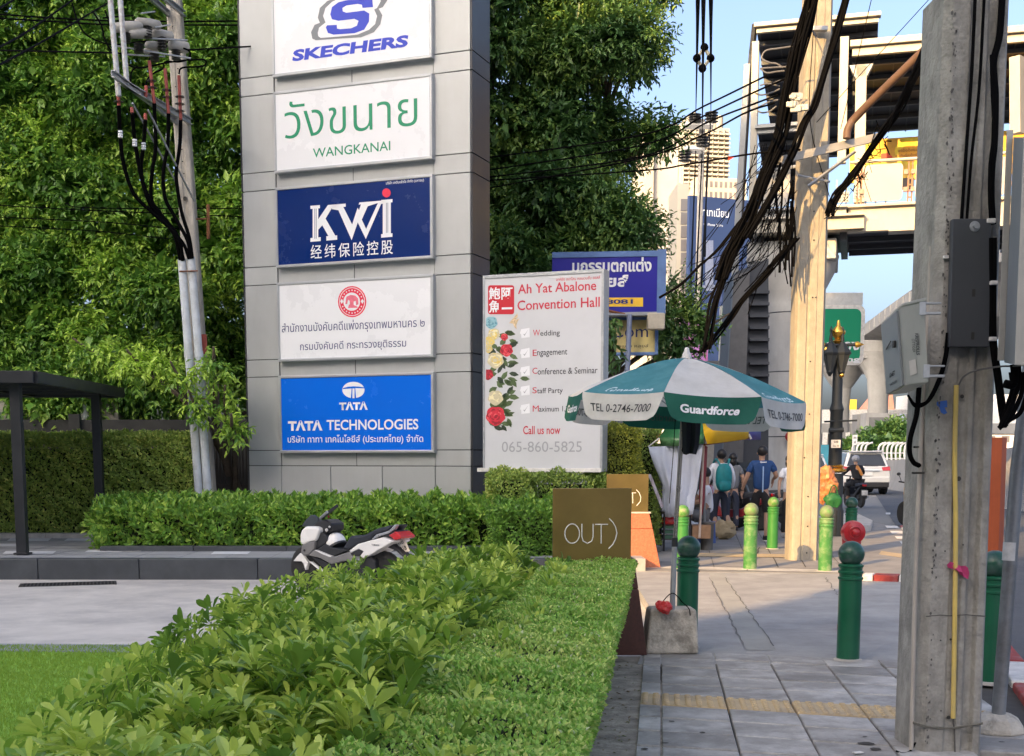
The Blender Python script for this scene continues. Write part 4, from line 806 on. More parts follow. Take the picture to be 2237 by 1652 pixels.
# vine stems on the banner's right post
q = MB()
for i in range(7): q.tube(catmull([P(*pc('E',880+i*6,900),20.6),P(*pc('E',885+i*9,760),20.6),P(*pc('E',900+i*6,640),20.6),P(*pc('E',925+i*3,540),20.6)],5),.012,5)
vn = thing('climbing_vine', 'climbing vine with narrow dark leaves at the right edge of the banner', 'plant', P(*pc('E',890,960),20.6)); q.build('stems', BARK, vn)
pts = np.array([tuple(P(*pc('E',random.gauss(915,22),random.uniform(520,900)),20.5)) for _ in range(90)]); N=len(pts)
link('foliage', leaves('foliage', pts, rnd3(N)+np.array([0,0,-.9]), rnd3(N)+np.array([0,-1,.3]), rng.uniform(.12,.22,N), .055, rng.uniform(.1,.6,N), IVY2), vn)['kind'] = 'stuff'

# ================================================================ OUT signs on granite plinths
BRS = mat('brass_sheet', (.23,.17,.06), .34, .8, .08, 3, dirt=(.20,.14,.06), damt=.4, dscale=2)
GRB = mat('granite_shaded', (.085,.028,.022), .35, 0, .2, 40, dirt=(.05,.02,.018), damt=.5, dscale=30); GRO = mat('granite_sunlit', (.46,.155,.085), .4, 0, .2, 40, dirt=(.34,.10,.06), damt=.5, dscale=25)  # same granite twice, shade and sunlight put into the two colours
def outsign(label, Y, x0, x1, yt, yb, ybase, gm_, body, tx, pl_l, pr_t, pr_b):
    t = thing('exit_sign', label, 'sign', (P(x1,yb,Y).x-.3, Y, 0)); a = P(x0,yb,Y); c_ = P(x1,yb,Y); zt = P(x0,yt,Y).z; f = Fr((a.x,Y,0),(1,.0,0),(0,-1,0)); w_ = c_.x-a.x
    MB().fbox(f, 0, w_, a.z-.02, zt, -.05, 0).build('brass_plate', BRS, t, bevel=.003)
    q = MB(); xr_t = P(pr_t,yb,Y).x-a.x; xr_b = P(pr_b,ybase,Y).x-a.x; zt2 = P(pr_t,yb,Y).z; xl_ = P(pl_l,yb,Y).x-a.x
    h1 = zt2*.70
    xm = xr_t+(xr_b-xr_t)*.30
    q.prism([(xl_,h1+.004),(xm,h1+.004),(xr_t,zt2-.02),(xl_,zt2-.02)], f, -.35, .03).build('plinth_block', gm_, t, bevel=.006)
    q = MB(); q.prism([(xl_-.03,0),(xr_b,0),(xm,h1),(xl_,h1)], f, -.38, .045).build('plinth_block', gm_, t, bevel=.006)
    MB().prism([(xl_,zt2-.018),(xr_t+.02,zt2-.018),(xr_t+.02,zt2+.004),(xl_,zt2+.004)], f, -.36, .04).build('plinth_cap', gm_ if gm_ is GRB else LCON, t, bevel=.003)
    return t, f
t, f = outsign('brass OUT sign on a granite plinth with shade in its colour beside the near hedge', 9.62, 1207, 1378, 1067, 1225, 1443, GRB, 'OUT)', None, 1215, 1386, 1412)
def gt_(body, k, xl, yl, xr, yt_): a, z = f.hit(*pc(k,xl,yl)); a2, z2 = f.hit(*pc(k,xr,yt_)); return a, z, a2-a, z2-z
CW = mat('letter_white', (.75,.74,.68), .4, 0, 0)
def stroke_letters(f, k, d, wd):
    q = MB()
    def st(pts): 
        P_ = [f.w(*f.hit(*pc(k,*p)), d) for p in pts]; q.tube(P_, wd, 6)
    return q, st
q, st = stroke_letters(f, 'g', .004, .0045)
st([(785+62*cos(t_),535+82*sin(t_)) for t_ in [i*2*pi/28 for i in range(29)]]); st([(867,452),(867,560),(878,598),(915,618),(950,598),(962,560),(962,452)]); st([(978,457),(1088,457)]); st([(1030,457),(1030,618)])
st([(1097,407),(1130,440),(1152,480),(1163,530),(1152,580),(1130,625),(1093,662)]); q.build('lettering', CW, t)
t, f = outsign('sunlit brass OUT sign on a granite plinth with sunlight in its colour farther down the pavement', 17.4, 1325, 1416, 1036, 1119, 1241, GRO, 'T)', None, 1330, 1418, 1442)
q, st = stroke_letters(f, 'g', .004, .0055); st([(1270,192),(1325,190)]); st([(1296,192),(1298,278)]); st([(1328,163),(1352,190),(1366,225),(1362,262),(1330,300)])
st([(1248,192),(1248,262),(1235,278),(1215,270),(1213,192)]); q.build('lettering', CW, t)

# ================================================================ umbrella
CANT = mat('canvas_teal', S(68,134,142), .75, 0, .08, 6, .2, 120, trans=.25, dirt=S(105,155,160), damt=.5, dscale=3)
CANW = mat('canvas_white', (.72,.70,.66), .75, 0, .06, 6, .2, 120, trans=.3, dirt=(.55,.52,.46), damt=.45, dscale=4)
CANG = mat('canvas_green', S(26,98,82), .75, 0, .08, 6, .2, 120, trans=.2, dirt=S(12,75,62), damt=.4, dscale=4)
ub = G(1468,1345,0); ub = Vector((P(1468,1345,9.68).x, 9.68, .35)); apex = P(1500,783,9.75)
um = thing('parasol', 'green and white eight panel parasol with printed valances on a concrete block', 'parasol', (ub.x,9.7,.34))
axis = Vector((.045,.0,1)).normalized(); TC = Vector((apex.x, apex.y, 0)); 
Mx = Matrix.Translation(apex) @ Vector((0,0,1)).rotation_difference(axis).to_matrix().to_4x4()
RU = .905; HZU = .315; NP = 8; a_off = R(-90-22.5+5)
def prof(t): return t*RU, -HZU*(t**1.55)*.92-.02*t
def cv(i, t, off=0., d=0.):   # rim vertex curves
    a = a_off+2*pi*i/NP; r, z = prof(t); return Vector((cos(a)*r, sin(a)*r, z))
for i in range(NP):
    q = MB(); n = 9; m_ = 8; g = []
    for j in range(n+1):
        t_ = .02+.98*j/n; A_ = cv(i,t_); C_ = cv(i+1,t_); row = []
        for k_ in range(m_+1):
            s_ = k_/m_; v = A_.lerp(C_, s_); v.z -= .035*t_*4*s_*(1-s_)*(1 if t_<.98 else .5); v.z += .003*math.sin(9*s_+4*t_+i)+.009*t_*noise.noise(Vector((s_*3.5+i*2,t_*3,i))); row.append(Mx @ v)
        g.append(row)
    vs = [v for r_ in g for v in r_]; q.add(vs, [(j*(m_+1)+k_, (j+1)*(m_+1)+k_, (j+1)*(m_+1)+k_+1, j*(m_+1)+k_+1) for j in range(n) for k_ in range(m_)])
    white = i % 2 == 0
    q.build('canopy_panel', CANW if white else CANT, um, smooth=60)
    # valance
    A_ = cv(i,1); C_ = cv(i+1,1); mid = (A_+C_)/2; out = Vector((mid.x,mid.y,0)).normalized(); vl = .188
    def vw(u, v, d=0.):    # u 0..1 across, v 0..1 down
        ins = .0+.10*max(0, v-.12)**1.2 if True else 0; cr_ = max(0, v-.78)/.22; ins += .07*cr_**2.2
        uu = ins+(1-2*ins)*u; p_ = A_.lerp(C_, uu); p_ = p_.copy(); p_.z += -.035*4*uu*(1-uu)*.5*(1-.0*v) - v*vl + .002
        p_ += out*(.010*math.sin(uu*13+i*2+v*2)*v + .028*v + d); return Mx @ p_
    q = MB(); nu, nv = 16, 8
    q.add([vw(a/nu, b_/nv) for b_ in range(nv+1) for a in range(nu+1)], [(b_*(nu+1)+a, (b_+1)*(nu+1)+a, (b_+1)*(nu+1)+a+1, b_*(nu+1)+a+1) for b_ in range(nv) for a in range(nu)])
    vo = q.build('valance', CANG if white else CANW, um, smooth=60)
    body, cm, bx, sh2 = ('Guardforce', WHT, (.14,.84,.66,.34), .2) if white else ('TEL 0-2746-7000', IBK, (.10,.90,.68,.38), .0)
    flip = 1
    text(body, None, 0, 0, 1, 1, cm, vo, .0035, .035 if white else .004, 0, warp=lambda a,b,d: vw(bx[0]+(bx[1]-bx[0])*a*(.94 if sh2 else 1)+sh2*.06*b, bx[2]+(bx[3]-bx[2])*b, d))
    text(body, None, 0, 0, 1, 1, mat('print_through', S(70,85,80), .7), vo, -.0035, .0, 0, warp=lambda a,b,d: vw(bx[0]+(bx[1]-bx[0])*a*(.94 if sh2 else 1)+sh2*.06*b, bx[2]+(bx[3]-bx[2])*b, d))
    if not white:
        def rw(a, b, d):
            t_ = .965-.10*b; s_ = .2+.62*a+.03*b; A2 = cv(i,t_); C2 = cv(i+1,t_); v = A2.lerp(C2,s_); v.z -= .035*t_*4*s_*(1-s_); v.z += .003*math.sin(9*s_+4*t_+i)+d; return Mx @ v
        text('Guardforce', None, 0, 0, 1, 1, mat('faded_white', S(190,215,220), .6), um.children[-2], .006, .02, 0, warp=rw)
    q = MB(); A1 = cv(i,.03); q.tube([Mx @ (cv(i,t_)-Vector((0,0,.012))) for t_ in (.03,.3,.6,.85,1)], .004, 5); q.tube([Mx @ (cv(i,.5)-Vector((0,0,.015))), Mx @ Vector((cos(a_off+2*pi*i/NP)*.03, sin(a_off+2*pi*i/NP)*.03, -.42))], .004, 5); q.build('rib', STL, um)
MB().lathe([(.016,-.02),(.04,0.0),(.032,.03),(.02,.055),(.018,.075),(.006,.082)], apex, 14).build('finial', WHTK, um, smooth=50)
top = Mx @ Vector((0,0,-.03)); PSM = mat('pole_steel', (.30,.28,.26), .28, .9, .1, 10)
pj = P(1474,1180,9.68); MB().tube([ub+Vector((0,0,-.05)), pj], .021, 14).build('lower_pole', STL, um, smooth=50); MB().tube([pj+Vector((0,0,-.04)), top], .0165, 14).build('upper_pole', PSM, um, smooth=50)
MB().tube([pj+Vector((0,0,-.05)), pj+Vector((0,0,.02))], .0235, 14).build('joint_sleeve', BLK, um, smooth=50); MB().lathe([(.03,0),(.03,.05)], Mx @ Vector((0,0,-.44)), 12).build('runner', BLK, um)
MB().tube([P(1476,905,9.6), P(1470,1000,9.6), P(1462,1100,9.62)], .003, 5).build('cord', BLKC, um)
bag = thing('folded_cover', 'dark folded parasol cover hanging from the ribs under the parasol', 'cover', P(1510,990,9.75))
q = MB(); L_ = []
for y,x0_,x1_ in ((905,1486,1530),(925,1489,1531),(950,1490,1529),(975,1491,1526),(992,1492,1521)):
    for dx,Y_ in ((0,9.70),(.25,9.66),(.5,9.685),(.75,9.65),(1,9.70),(.5,9.76)): L_.append(P(x0_+(x1_-x0_)*dx, y+2*sin(dx*7), Y_))
q.add(L_, [(r_*6+j, r_*6+(j+1)%6, r_*6+6+(j+1)%6, r_*6+6+j) for r_ in range(4) for j in range(6)]+[(5,4,3,2,1,0),(24,25,26,27,28,29)]); q.build('cloth', mat('dark_cloth', (.012,.015,.025), .8, 0, .2), bag, smooth=40)
blk = thing('concrete_block', 'mossy cast concrete block holding the parasol pole', 'concrete base', (ub.x,9.72,0))
fk = Fr((P(*pc('K',205,1425),9.62).x,9.62,0),(1,0.02,0)); wk = lambda x,y: fk.hit(*pc('K',x,y))
BC = mat('block_concrete', (.55,.50,.42), .9, 0, .16, 9, .9, 50, dirt=(.15,.135,.11), damt=.75, dscale=7)
tpb = MB(); hgt = .345; b0 = [(-.005,0),(.405,0),(.405,.33),(-.005,.33)]; t0_ = [(.03,.03),(.385,.03),(.385,.28),(.03,.28)]
tapered(tpb, [fk.w(a,0,-b_) for a,b_ in b0], [fk.w(a,hgt,-b_) for a,b_ in t0_]).build('block', BC, blk, bevel=.022, seg=3)
rb = thing('red_bag', 'small crumpled red plastic bag tied at the foot of the parasol pole', 'bag', P(1450,1340,9.6))
def crumple(name, c, r, m, parent, seed=0, sc=(1,1,1), n=22, am=.22):
    q = MB(); q.ball((0,0,0), 1, n, n//2+3); rr = Vector((seed*3.1, seed*1.7, 0)); V = []
    for v in q.v:
        u = Vector(v); k_ = 1+am*noise.noise(u*1.7+rr)*1.6+am*.8*noise.noise(u*4.5+rr); V.append(tuple(Vector(c)+Vector((u.x*sc[0],u.y*sc[1],u.z*sc[2]))*r*k_))
    q.v = V; return q.build(name, m, parent, smooth=25)
crumple('pouch', P(1453,1328,9.58), .05, RED, rb, 2, (1.1,.8,.95)); crumple('pouch', P(1441,1322,9.6), .032, RED, rb, 5); MB().tube(catmull([P(1440,1335,9.58),P(1450,1312,9.6),P(1470,1296,9.64),P(1490,1315,9.62),P(1505,1330,9.6),P(1508,1345,9.6)],5), .004, 5).build('wire', BLKC, rb)

# ================================================================ bollards
def bollard(name, label, base, g, m_, cap, h=.89, r=.084):
    t = thing(name, label, 'bollard', base, group=g); k = r/.084
    MB().lathe([(r*1.25,-.01),(r*1.22,.008),(r*1.02,.012)],(0,0,0),24).build('footing_ring', LCON, t, smooth=30, local=True)
    MB().lathe([(r,0),(r,h*.655),(r*1.0,h*.66)],(0,0,0),28).build('post', m_, t, smooth=40, local=True)
    q = MB(); z0 = h*.66; pr = [(r*.99,z0)]
    for i in range(3): zc = z0+h*(.015+.052*i); pr += [(r*1.0,zc),(r*1.09,zc+.006),(r*1.1,zc+.013),(r*1.09,zc+.020),(r*.985,zc+.026)]
    pr += [(r*.97,h*.80),(r*.7,h*.812)]; q.lathe(pr,(0,0,0),28).build('ringed_collar', m_, t, smooth=40, local=True)
    R_ = h*.108; MB().ball((0,0,h-R_), R_*1.0, 24, 14).build('ball_top', cap, t, smooth=60, local=True)
    return t
DG_ = mat('green_gloss', S(18,90,62), .35, 0, .08, 4, .05, 30, dirt=S(14,62,48), damt=.4, dscale=3, coat=.2); DGC = mat('green_ball', S(28,72,56), .3, 0, .2, 7, .1, 30, dirt=S(72,88,86), damt=.9, dscale=9)
LG_ = mat('lime_gloss', S(62,124,62), .45, 0, .1, 6, .05, 30, dirt=S(140,158,122), damt=.85, dscale=7); LGC = mat('lime_ball', S(118,126,98), .55, 0, .15, 10, dirt=S(92,150,72), damt=.9, dscale=8)
LG2 = mat('lime_gloss2', S(56,126,60), .4, 0, .06, 6); LGC2 = mat('lime_ball2', S(74,135,56), .45, 0, .1, 10, dirt=S(150,150,120), damt=.9, dscale=8)
gB = 'green ball topped bollards on the pavement'
bollard('bollard','near dark green bollard half hidden by the concrete block',(1.585,10.0,0),gB,DG_,DGC)
bollard('bollard','dark green bollard standing alone in front of the red hydrant',G(1852,1441),gB,DG_,DGC)
bollard('bollard','dark green bollard just right of the near concrete pole',G(2161,1490),gB,DG_,DGC)
bollard('bollard','worn lime green bollard in the middle of the pavement left of the big pole',G(1638,1244),gB,LG_,LGC,.9,.09)
bollard('bollard','bright lime green bollard farthest back beside the blue shirted man',G(1687,1199),gB,LG2,LGC2,.86,.088)
bollard('bollard','scratched lime green bollard directly right of the big pole',G(1802,1248),gB,LG_,LGC,.88,.09)
bollard('bollard','lime green bollard in front of the hanging white sheet',G(1489,1243),gB,LG2,LGC2,.87,.085)
bollard('bollard','small dark green bollard beside the road behind the hydrant',G(1857,1209),gB,DG_,DGC,.89,.088)
hy = thing('hydrant', 'red fire hydrant with round ringed cap behind a dark green bollard', 'hydrant', (P(1865,1163,11).x,11,0)); hc = P(1865,1163,10.9)
RDH = mat('hydrant_red', (.50,.02,.025), .32, 0, .08, 5, coat=.3)
Mh = Matrix.Rotation(pi/2,3,'X'); MB().lathe([(.099,-.05),(.101,0),(.092,.035),(.055,.045),(.055,.055),(.048,.058),(.046,.050),(.03,.050),(.03,.072),(.022,.078),(.006,.082)], hc, 28, Mh).build('cap', RDH, hy, smooth=35)
MB().lathe([(.1,0),(.1,.04),(.07,.06),(.066,.7),(.08,.75),(.085,.86),(.05,.92),(.01,.94)], (hc.x+.03,11.06,0), 20).build('body', RDH, hy, smooth=40)

# ================================================================ mid pole (sunlit)
mp = thing('utility_pole', 'big sunlit concrete utility pole in the middle of the pavement', 'utility pole', (P(1758,1226,18.6).x,18.75,0))
PCW = mat('pole_concrete_warm', (.37,.335,.27), .85, 0, .08, 9, .4, 50, dirt=(.27,.23,.18), damt=.55, dscale=3.5, streak=1.6)
prm = [(0,.25),(.05,.02),(.12,0),(.34,0),(.36,.05),(.41,.05),(.43,0),(.66,0),(.68,.02),(.9,.02),(1,.2),(1,1),(0,1)]
ptsP = [(1726,1789,1227),(1743,1809,568),(1766,1823,-25)]
rings_ = [poly_at(a,c_,y,18.6,prm,.36) for a,c_,y in ptsP]; rings_[0] = [Vector((v.x,v.y,-.05)) for v in rings_[0]]
q = MB(); n = len(prm); q.add([v for r_ in rings_ for v in r_], [tuple(range(n-1,-1,-1)), tuple(range(2*n,3*n))]+[(k_*n+i,k_*n+(i+1)%n,(k_+1)*n+(i+1)%n,(k_+1)*n+i) for k_ in range(2) for i in range(n)]); q.build('shaft', PCW, mp, bevel=.005)
for x,y in ((1764,1150),(1762,1208),(1765,1085),(1757,1000),(1768,905),(1770,790),(1775,650),(1778,525),(1778,462),(1782,650)): MB().lathe([(.012,0),(.012,.008)], P(x,y,18.6), 8, Mh).build('bolt_hole', INS, mp)
fa = Fr(P(*pc('F',850,1000),18.3), P(*pc('F',1480,850),18.3)-P(*pc('F',850,1000),18.3)); L_ = (P(*pc('F',1480,850),18.3)-P(*pc('F',850,1000),18.3)).length
q = MB(); q.fbox(fa,0,L_,-.055,.055,0,.008); q.fbox(fa,0,L_,.047,.055,-.05,0); q.fbox(fa,0,L_,-.055,-.047,-.05,0); q.build('cross_arm', mat('galv_warm', (.36,.35,.33), .5, .4, .12, 9), mp)
for a_ in (.08,.5,.95): MB().lathe([(.02,0),(.02,.012)], fa.w(L_*a_,0,.01), 8, Mh).build('bolt', STL, mp)
MB().tube([P(*pc('F',1050,1155),18.35),P(*pc('F',1340,940),18.3)], .024, 4).build('brace', GALV, mp)
MB().tube([P(*pc('c',960,75),18.5),P(*pc('c',1310,145),18.5)], .018, 6).build('band', GALV, mp)
MB().box(P(*pc('a',1140,360),18.5),(.2,.1,.06)).build('bracket', GALV, mp, bevel=.005)
MB().tube(catmull([P(*pc('F',1287,860),18.2),P(*pc('F',1300,790),18.2),P(*pc('F',1380,690),18.1),P(*pc('F',1790,290),17.2),P(*pc('F',1880,200),17)],6), .055, 12).build('brown_pipe', mat('brown_pipe', (.13,.075,.05), .6, 0, .15, 6), mp, smooth=50)
# ================================================================ near right pole
rp = thing('utility_pole', 'near grey concrete utility pole with boxes and cables at the right edge', 'utility pole', (P(2070,1652,6.4).x,6.5,0))
PG = mat('pole_grey', (.34,.325,.29), .88, 0, .2, 7, .9, 45, dirt=(.18,.172,.15), damt=.75, dscale=3.5, streak=2.2)
prr = [(0,.5),(.03,.14),(.14,.0),(.40,0),(.425,.035),(.56,.035),(.585,0),(.66,0),(.70,.09),(.80,.09),(.84,0),(.94,0),(1,.12),(1,1),(0,1)]
A_ = poly_at(1999,2147,1656,6.36,prr,.34); C_ = poly_at(2065,2212,-30,6.36,prr,.32); A_ = [Vector((v.x,v.y,-.05)) for v in A_]
tapered(MB(), A_, C_).build('shaft', PG, rp, bevel=.006)
q = MB(); rr_ = random.Random(5)   # spalled edge pits
for i in range(150):
    y = rr_.uniform(20,1640); t_ = y/1652; x = 2070+(2006-2070)*t_+rr_.gauss(18,3.5); c_ = P(x,y,6.355); s_ = rr_.uniform(.002,.007); q.add([c_+Vector((s_*cos(a)*rr_.uniform(.5,1.2),-.0012,s_*sin(a)*rr_.uniform(.7,2.2))) for a in [k*2*pi/6 for k in range(6)]], [tuple(range(6))])
o = q.build('spalled_pits', mat('pit_dark', (.09,.085,.08), .95), rp); o['kind'] = 'stuff'
fp = Fr((0,6.36,0),(1,0,0),(0,-1,0))
def onp(x,y,d=0.): a,z = fp.hit(x,y); return fp.w(a,z,d)
PLT = mat('plate_grey', (.075,.08,.088), .45, .3, .06, 3)
q = MB(); c4 = [onp(2066,760,.05),onp(2152,760,.05),onp(2157,482,.05),onp(2074,482,.05)]; q.add(c4+[v+Vector((0,.045,0)) for v in c4], [(0,1,2,3),(7,6,5,4),(0,4,5,1),(1,5,6,2),(2,6,7,3),(3,7,4,0)]); cov = q.build('cover_plate', PLT, rp, bevel=.004)
MB().lathe([(.026,0),(.024,.004),(.012,.004),(.012,.016)], onp(2121,499,.05), 20, Mh).build('washer', GALV, cov, smooth=35); MB().lathe([(.013,0),(.013,.016)], onp(2121,499,.056), 6, Mh).build('bolt_head', GALV, cov)
for x,y in ((2118.5,643),(2116.5,736)): MB().fbox(Fr(onp(x,y,.0505),(1,0,0),(0,-1,0)), -.008, .008, -.018, .018, 0, .0015).build('slot', INS, cov, bevel=.003)
def pcable(pts, r, k=None, nm='cable', m=BLKC, d=.02): return MB().tube(catmull([onp(*(pc(k,*p) if k else p), d) for p in pts],6), r, 8).build(nm, m, rp, smooth=50)
pcable([(690,-30),(665,500),(630,1000),(598,1470)],.0085,'H'); pcable([(750,-30),(715,600),(665,1050),(633,1470)],.0075,'H')
pcable([(865,-40),(845,250),(805,430),(818,650),(812,950),(795,1120),(790,1300),(800,1500)],.017,'H',d=.03); pcable([(790,380),(795,600),(805,900),(782,1100),(780,1300),(785,1500)],.010,'H',d=.035)
pcable([(838,0),(842,300),(850,640),(880,880),(905,1080),(925,1210)],.016,'I',d=.04); pcable([(862,0),(860,300),(862,640),(893,880),(925,1100),(935,1200)],.010,'I',d=.05)
for x,y in ((2156,487),): MB().box(onp(x,y,.04),(.042,.04,.022)).build('clip', WHTK, rp, bevel=.004)
for x,y in ((850,288),(845,645)): MB().box(onp(*pc('I',x,y),.045),(.036,.05,.02)).build('clip', WHTK, rp, bevel=.004)
MB().box(onp(*pc('I',568,114),.01),(.022,.02,.014)).build('clip', WHTK, rp)
CB = mat('conduit_beige', (.40,.36,.31), .6, 0, .08, 6)
MB().tube(catmull([P(*pc('I',480,45),6.45),P(*pc('I',462,450),6.45),P(*pc('I',425,1080),6.45),P(*pc('I',405,1500),6.42),P(*pc('J',285,400),6.40),P(*pc('J',268,1000),6.38),P(*pc('J',254,1610),6.36)],5), .0115, 10).build('conduit', CB, rp, smooth=50)
MB().tube([P(2066,-20,6.5),P(2055,250,6.5),P(2048,520,6.5)],.006,6).build('cable', BLKC, rp)
for y in (318,505): MB().box(P(2054 if y<400 else 2048,y,6.46),(.035,.03,.03)).build('clamp', STL, rp, bevel=.004)
MB().tube(catmull([P(*pc('I',400,950),6.3),P(*pc('I',385,1120),6.3),P(*pc('I',345,1270),6.32),P(*pc('I',340,1370),6.35),P(*pc('I',365,1430),6.38),P(*pc('I',400,1450),6.42)],6), .0125, 10).build('flexible_pipe', BLKC, rp, smooth=50)
for y,k,x0_,x1_ in ((1332,'I',370,395),(1498,'I',358,430)): MB().tube([P(*pc(k,x0_,y),6.35),P(*pc(k,x1_,y),6.4)],.006,6).build('clamp_rod', INS, rp)
for dd in (0,9,-8): MB().tube(catmull([onp(*pc('I',578+dd,600),.02),onp(*pc('I',560+dd,760),.02),onp(*pc('I',520+dd,900),.02),P(*pc('I',470+dd,1020),6.3),P(*pc('I',420,1060+dd),6.3),P(*pc('I',370,1060+dd),6.3),P(*pc('I',330,1000),6.25)],5), .0055, 6).build('cable', BLKC, rp, smooth=50)
q = MB(); yt = [(636,935),(622,1400),(612,1660)]; YG = mat('yellow_guard', (.68,.50,.13), .5, 0, .08, 6, dirt=(.45,.36,.18), damt=.4, dscale=5)
pth = [onp(*pc('I',636,935),.008),onp(*pc('I',626,1400),.008),onp(*pc('J',525,200),.008),onp(*pc('J',520,700),.008),onp(*pc('J',509,1416),.008)]
q.tube(catmull(pth,5), .0125, 8); q.build('yellow_guard', YG, rp, smooth=50)
MB().tube(catmull([onp(*pc('I',648,938),.01),onp(*pc('I',675,880),.03),onp(*pc('I',740,845),.06),onp(*pc('I',880,822),.08),P(*pc('I',1000,812),6.0),P(*pc('I',1120,800),5.7)],6), .0045, 6).build('cable', mat('cable_grey', (.12,.12,.12), .5), rp, smooth=50)
q = MB(); q.add([onp(*pc('I',x,y),.0035) for x,y in ((512,1042),(578,1032),(580,1075),(562,1078),(580,1112),(560,1122),(540,1110),(530,1078),(512,1062))], [tuple(range(8,-1,-1))]); q.build('blue_tape', mat('tape_blue', (.03,.12,.45), .5), rp)
PK = mat('pink_ribbon', (.62,.06,.20), .55, 0, .15, 20, trans=.2)
q = MB(); L_ = [[(465,470),(480,450),(520,462),(548,478),(575,475),(600,490)],[(470,488),(500,492),(530,508),(560,515),(585,530),(598,520)],[(485,490),(520,500),(545,525),(570,545),(590,558),(600,540)]]
V_ = [onp(*pc('J',*p), .02+.014*math.sin(i*2.1+j*3)) for j,r_ in enumerate(L_) for i,p in enumerate(r_)]; q.add(V_, [(j*6+i,j*6+i+1,j*6+7+i,j*6+6+i) for j in range(2) for i in range(5)]); q.build('pink_ribbon', PK, rp, smooth=20)
q = MB(); q.tube([onp(*pc('J',x,y),.006) for x,y in ((262,1440),(330,1462),(420,1480),(510,1475),(600,1462),(692,1450))], .0045, 6); q.tube([onp(*pc('J',x,y),.006) for x,y in ((262,1448),(330,1472),(420,1470),(510,1482),(600,1465),(692,1444))], .003, 6); q.build('wire_strap', mat('strap', (.16,.15,.12), .6, .5), rp)
q = MB(); q.tube([onp(*pc('J',x,y),.001) for x,y in ((345,790),(430,782),(500,786),(590,780),(715,790))], .0025, 4); q.tube([onp(*pc('J',x,y),.001) for x,y in ((512,1418),(520,1500),(525,1660))], .004, 4); q.build('crack', mat('pit_dark',()), rp)
for x,y,r_ in ((676,1007,.010),(655,1535,.012)): MB().lathe([(r_,0),(r_,.002)], onp(*pc('I',x,y),.0), 10, Mh).build('bolt_hole', INS, rp)
for x,y,r_ in ((484,1413,.010),(497,932,.006),(435,938,.004),(382,495,.004),(462,388,.004),(573,349,.004),(437,1372,.004),(437,1638,.008)): MB().lathe([(r_,0),(r_,.002)], onp(*pc('J',x,y),.0), 10, Mh).build('bolt_hole', INS, rp)
for i,(x,y) in enumerate(((545,880),(548,985),(550,1065),(555,1165),(540,1255))): 
    c_ = onp(*pc('H',x,y),.001); q = MB(); q.add([c_+Vector((.006*cos(a)*rr_.uniform(.5,1.3),0,.011*sin(a)*rr_.uniform(.5,1.3))) for a in [k*2*pi/8 for k in range(8)]], [tuple(range(8))]); q.build('stencil_mark', mat('pit_dark',()), rp)
q = MB(); q.tube(catmull([P(2000,1622,6.38),P(1994,1634,6.38),G(1985,1643),G(1972,1646),G(1958,1641)],4), .005, 6); q.build('base_cable', BLKC, rp); 
# small cabinet on the left of the pole
cb = thing('meter_cabinet', 'small tilted grey steel cabinet with black scrawl strapped to the left of the near pole', 'cabinet', P(*pc('I',430,915),6.1))
CG = mat('cabinet_grey', (.42,.41,.38), .45, .1, .05, 3, dirt=(.3,.3,.29), damt=.35, dscale=4); CGD = mat('cabinet_door', (.24,.26,.28), .4, .1, .05, 3)
e1 = (P(*pc('I',325,932),6.14),P(*pc('I',287,432),6.14)); e2 = (P(*pc('I',462,915),5.9),P(*pc('I',430,398),5.9)); e0_ = (P(*pc('I',205,1000),6.55),P(*pc('I',168,545),6.55)); off = e0_[0]-e1[0]
q = MB(); q.hexa([e1[0],e2[0],e2[0]+off,e0_[0],e1[1],e2[1],e2[1]+off,e0_[1]]); q.build('housing', CG, cb, bevel=.004)
nl = ((e1[1]-e1[0]).cross(e0_[0]-e1[0])).normalized(); nl = nl if nl.dot(CAM-e1[0]) > 0 else -nl
A_ = e1[0].lerp(e0_[0],.12); B_ = e0_[0]; C_ = e0_[1]; D_ = e1[1].lerp(e0_[1],.12); cc = (A_+B_+C_+D_)/4; sA = [cc+(v-cc)*.97 for v in (A_,B_,C_,D_)]
q = MB(); q.hexa([sA[0],sA[1],sA[1]+nl*.012,sA[0]+nl*.012,sA[3],sA[2],sA[2]+nl*.012,sA[3]+nl*.012]); door = q.build('door', CGD, cb, bevel=.002)
fd = Fr(sA[1], sA[0]-sA[1], nl, sA[2]-sA[1]); Wd = (sA[0]-sA[1]).length; Hd = (sA[2]-sA[1]).length
MB().tube([fd.w(Wd*.25,Hd*.62,.014),fd.w(Wd*.7,Hd*.66,.025)], .003, 6).build('latch', INS, door); MB().box(fd.w(Wd*.82,Hd*.60,.02),(.012,.03,.035)).build('lock', INS, door, bevel=.004)
text('UNET', fd, Wd*.3, Hd*.20, Wd*.35, Hd*.06, IBK, door, .0135, .03); text('UNETWORK', fd, Wd*.3, Hd*.08, Wd*.45, Hd*.035, IBK, door, .0135, .02)
lid = [e1[1],e2[1],e2[1]+off*1.0,e0_[1]]; ce = sum(lid, Vector())/4; lb_ = [ce+(v-ce)*1.1+Vector((0,-.005,0)) for v in lid]; upv = Vector((0,0,.014))
MB().hexa([v for v in lb_]+[v+upv for v in lb_]).build('rain_lid', CG, cb, bevel=.003)
fr_ = Fr(e1[0], e2[0]-e1[0], None, e1[1]-e1[0]); fr_.n = fr_.r.cross(fr_.u); fr_.n = fr_.n if fr_.n.dot(CAM-e1[0]) > 0 else -fr_.n
Wf = (e2[0]-e1[0]).length; Hf = (e1[1]-e1[0]).length; fdn = Fr(fr_.w(0,0), -fr_.u, fr_.n, fr_.r)
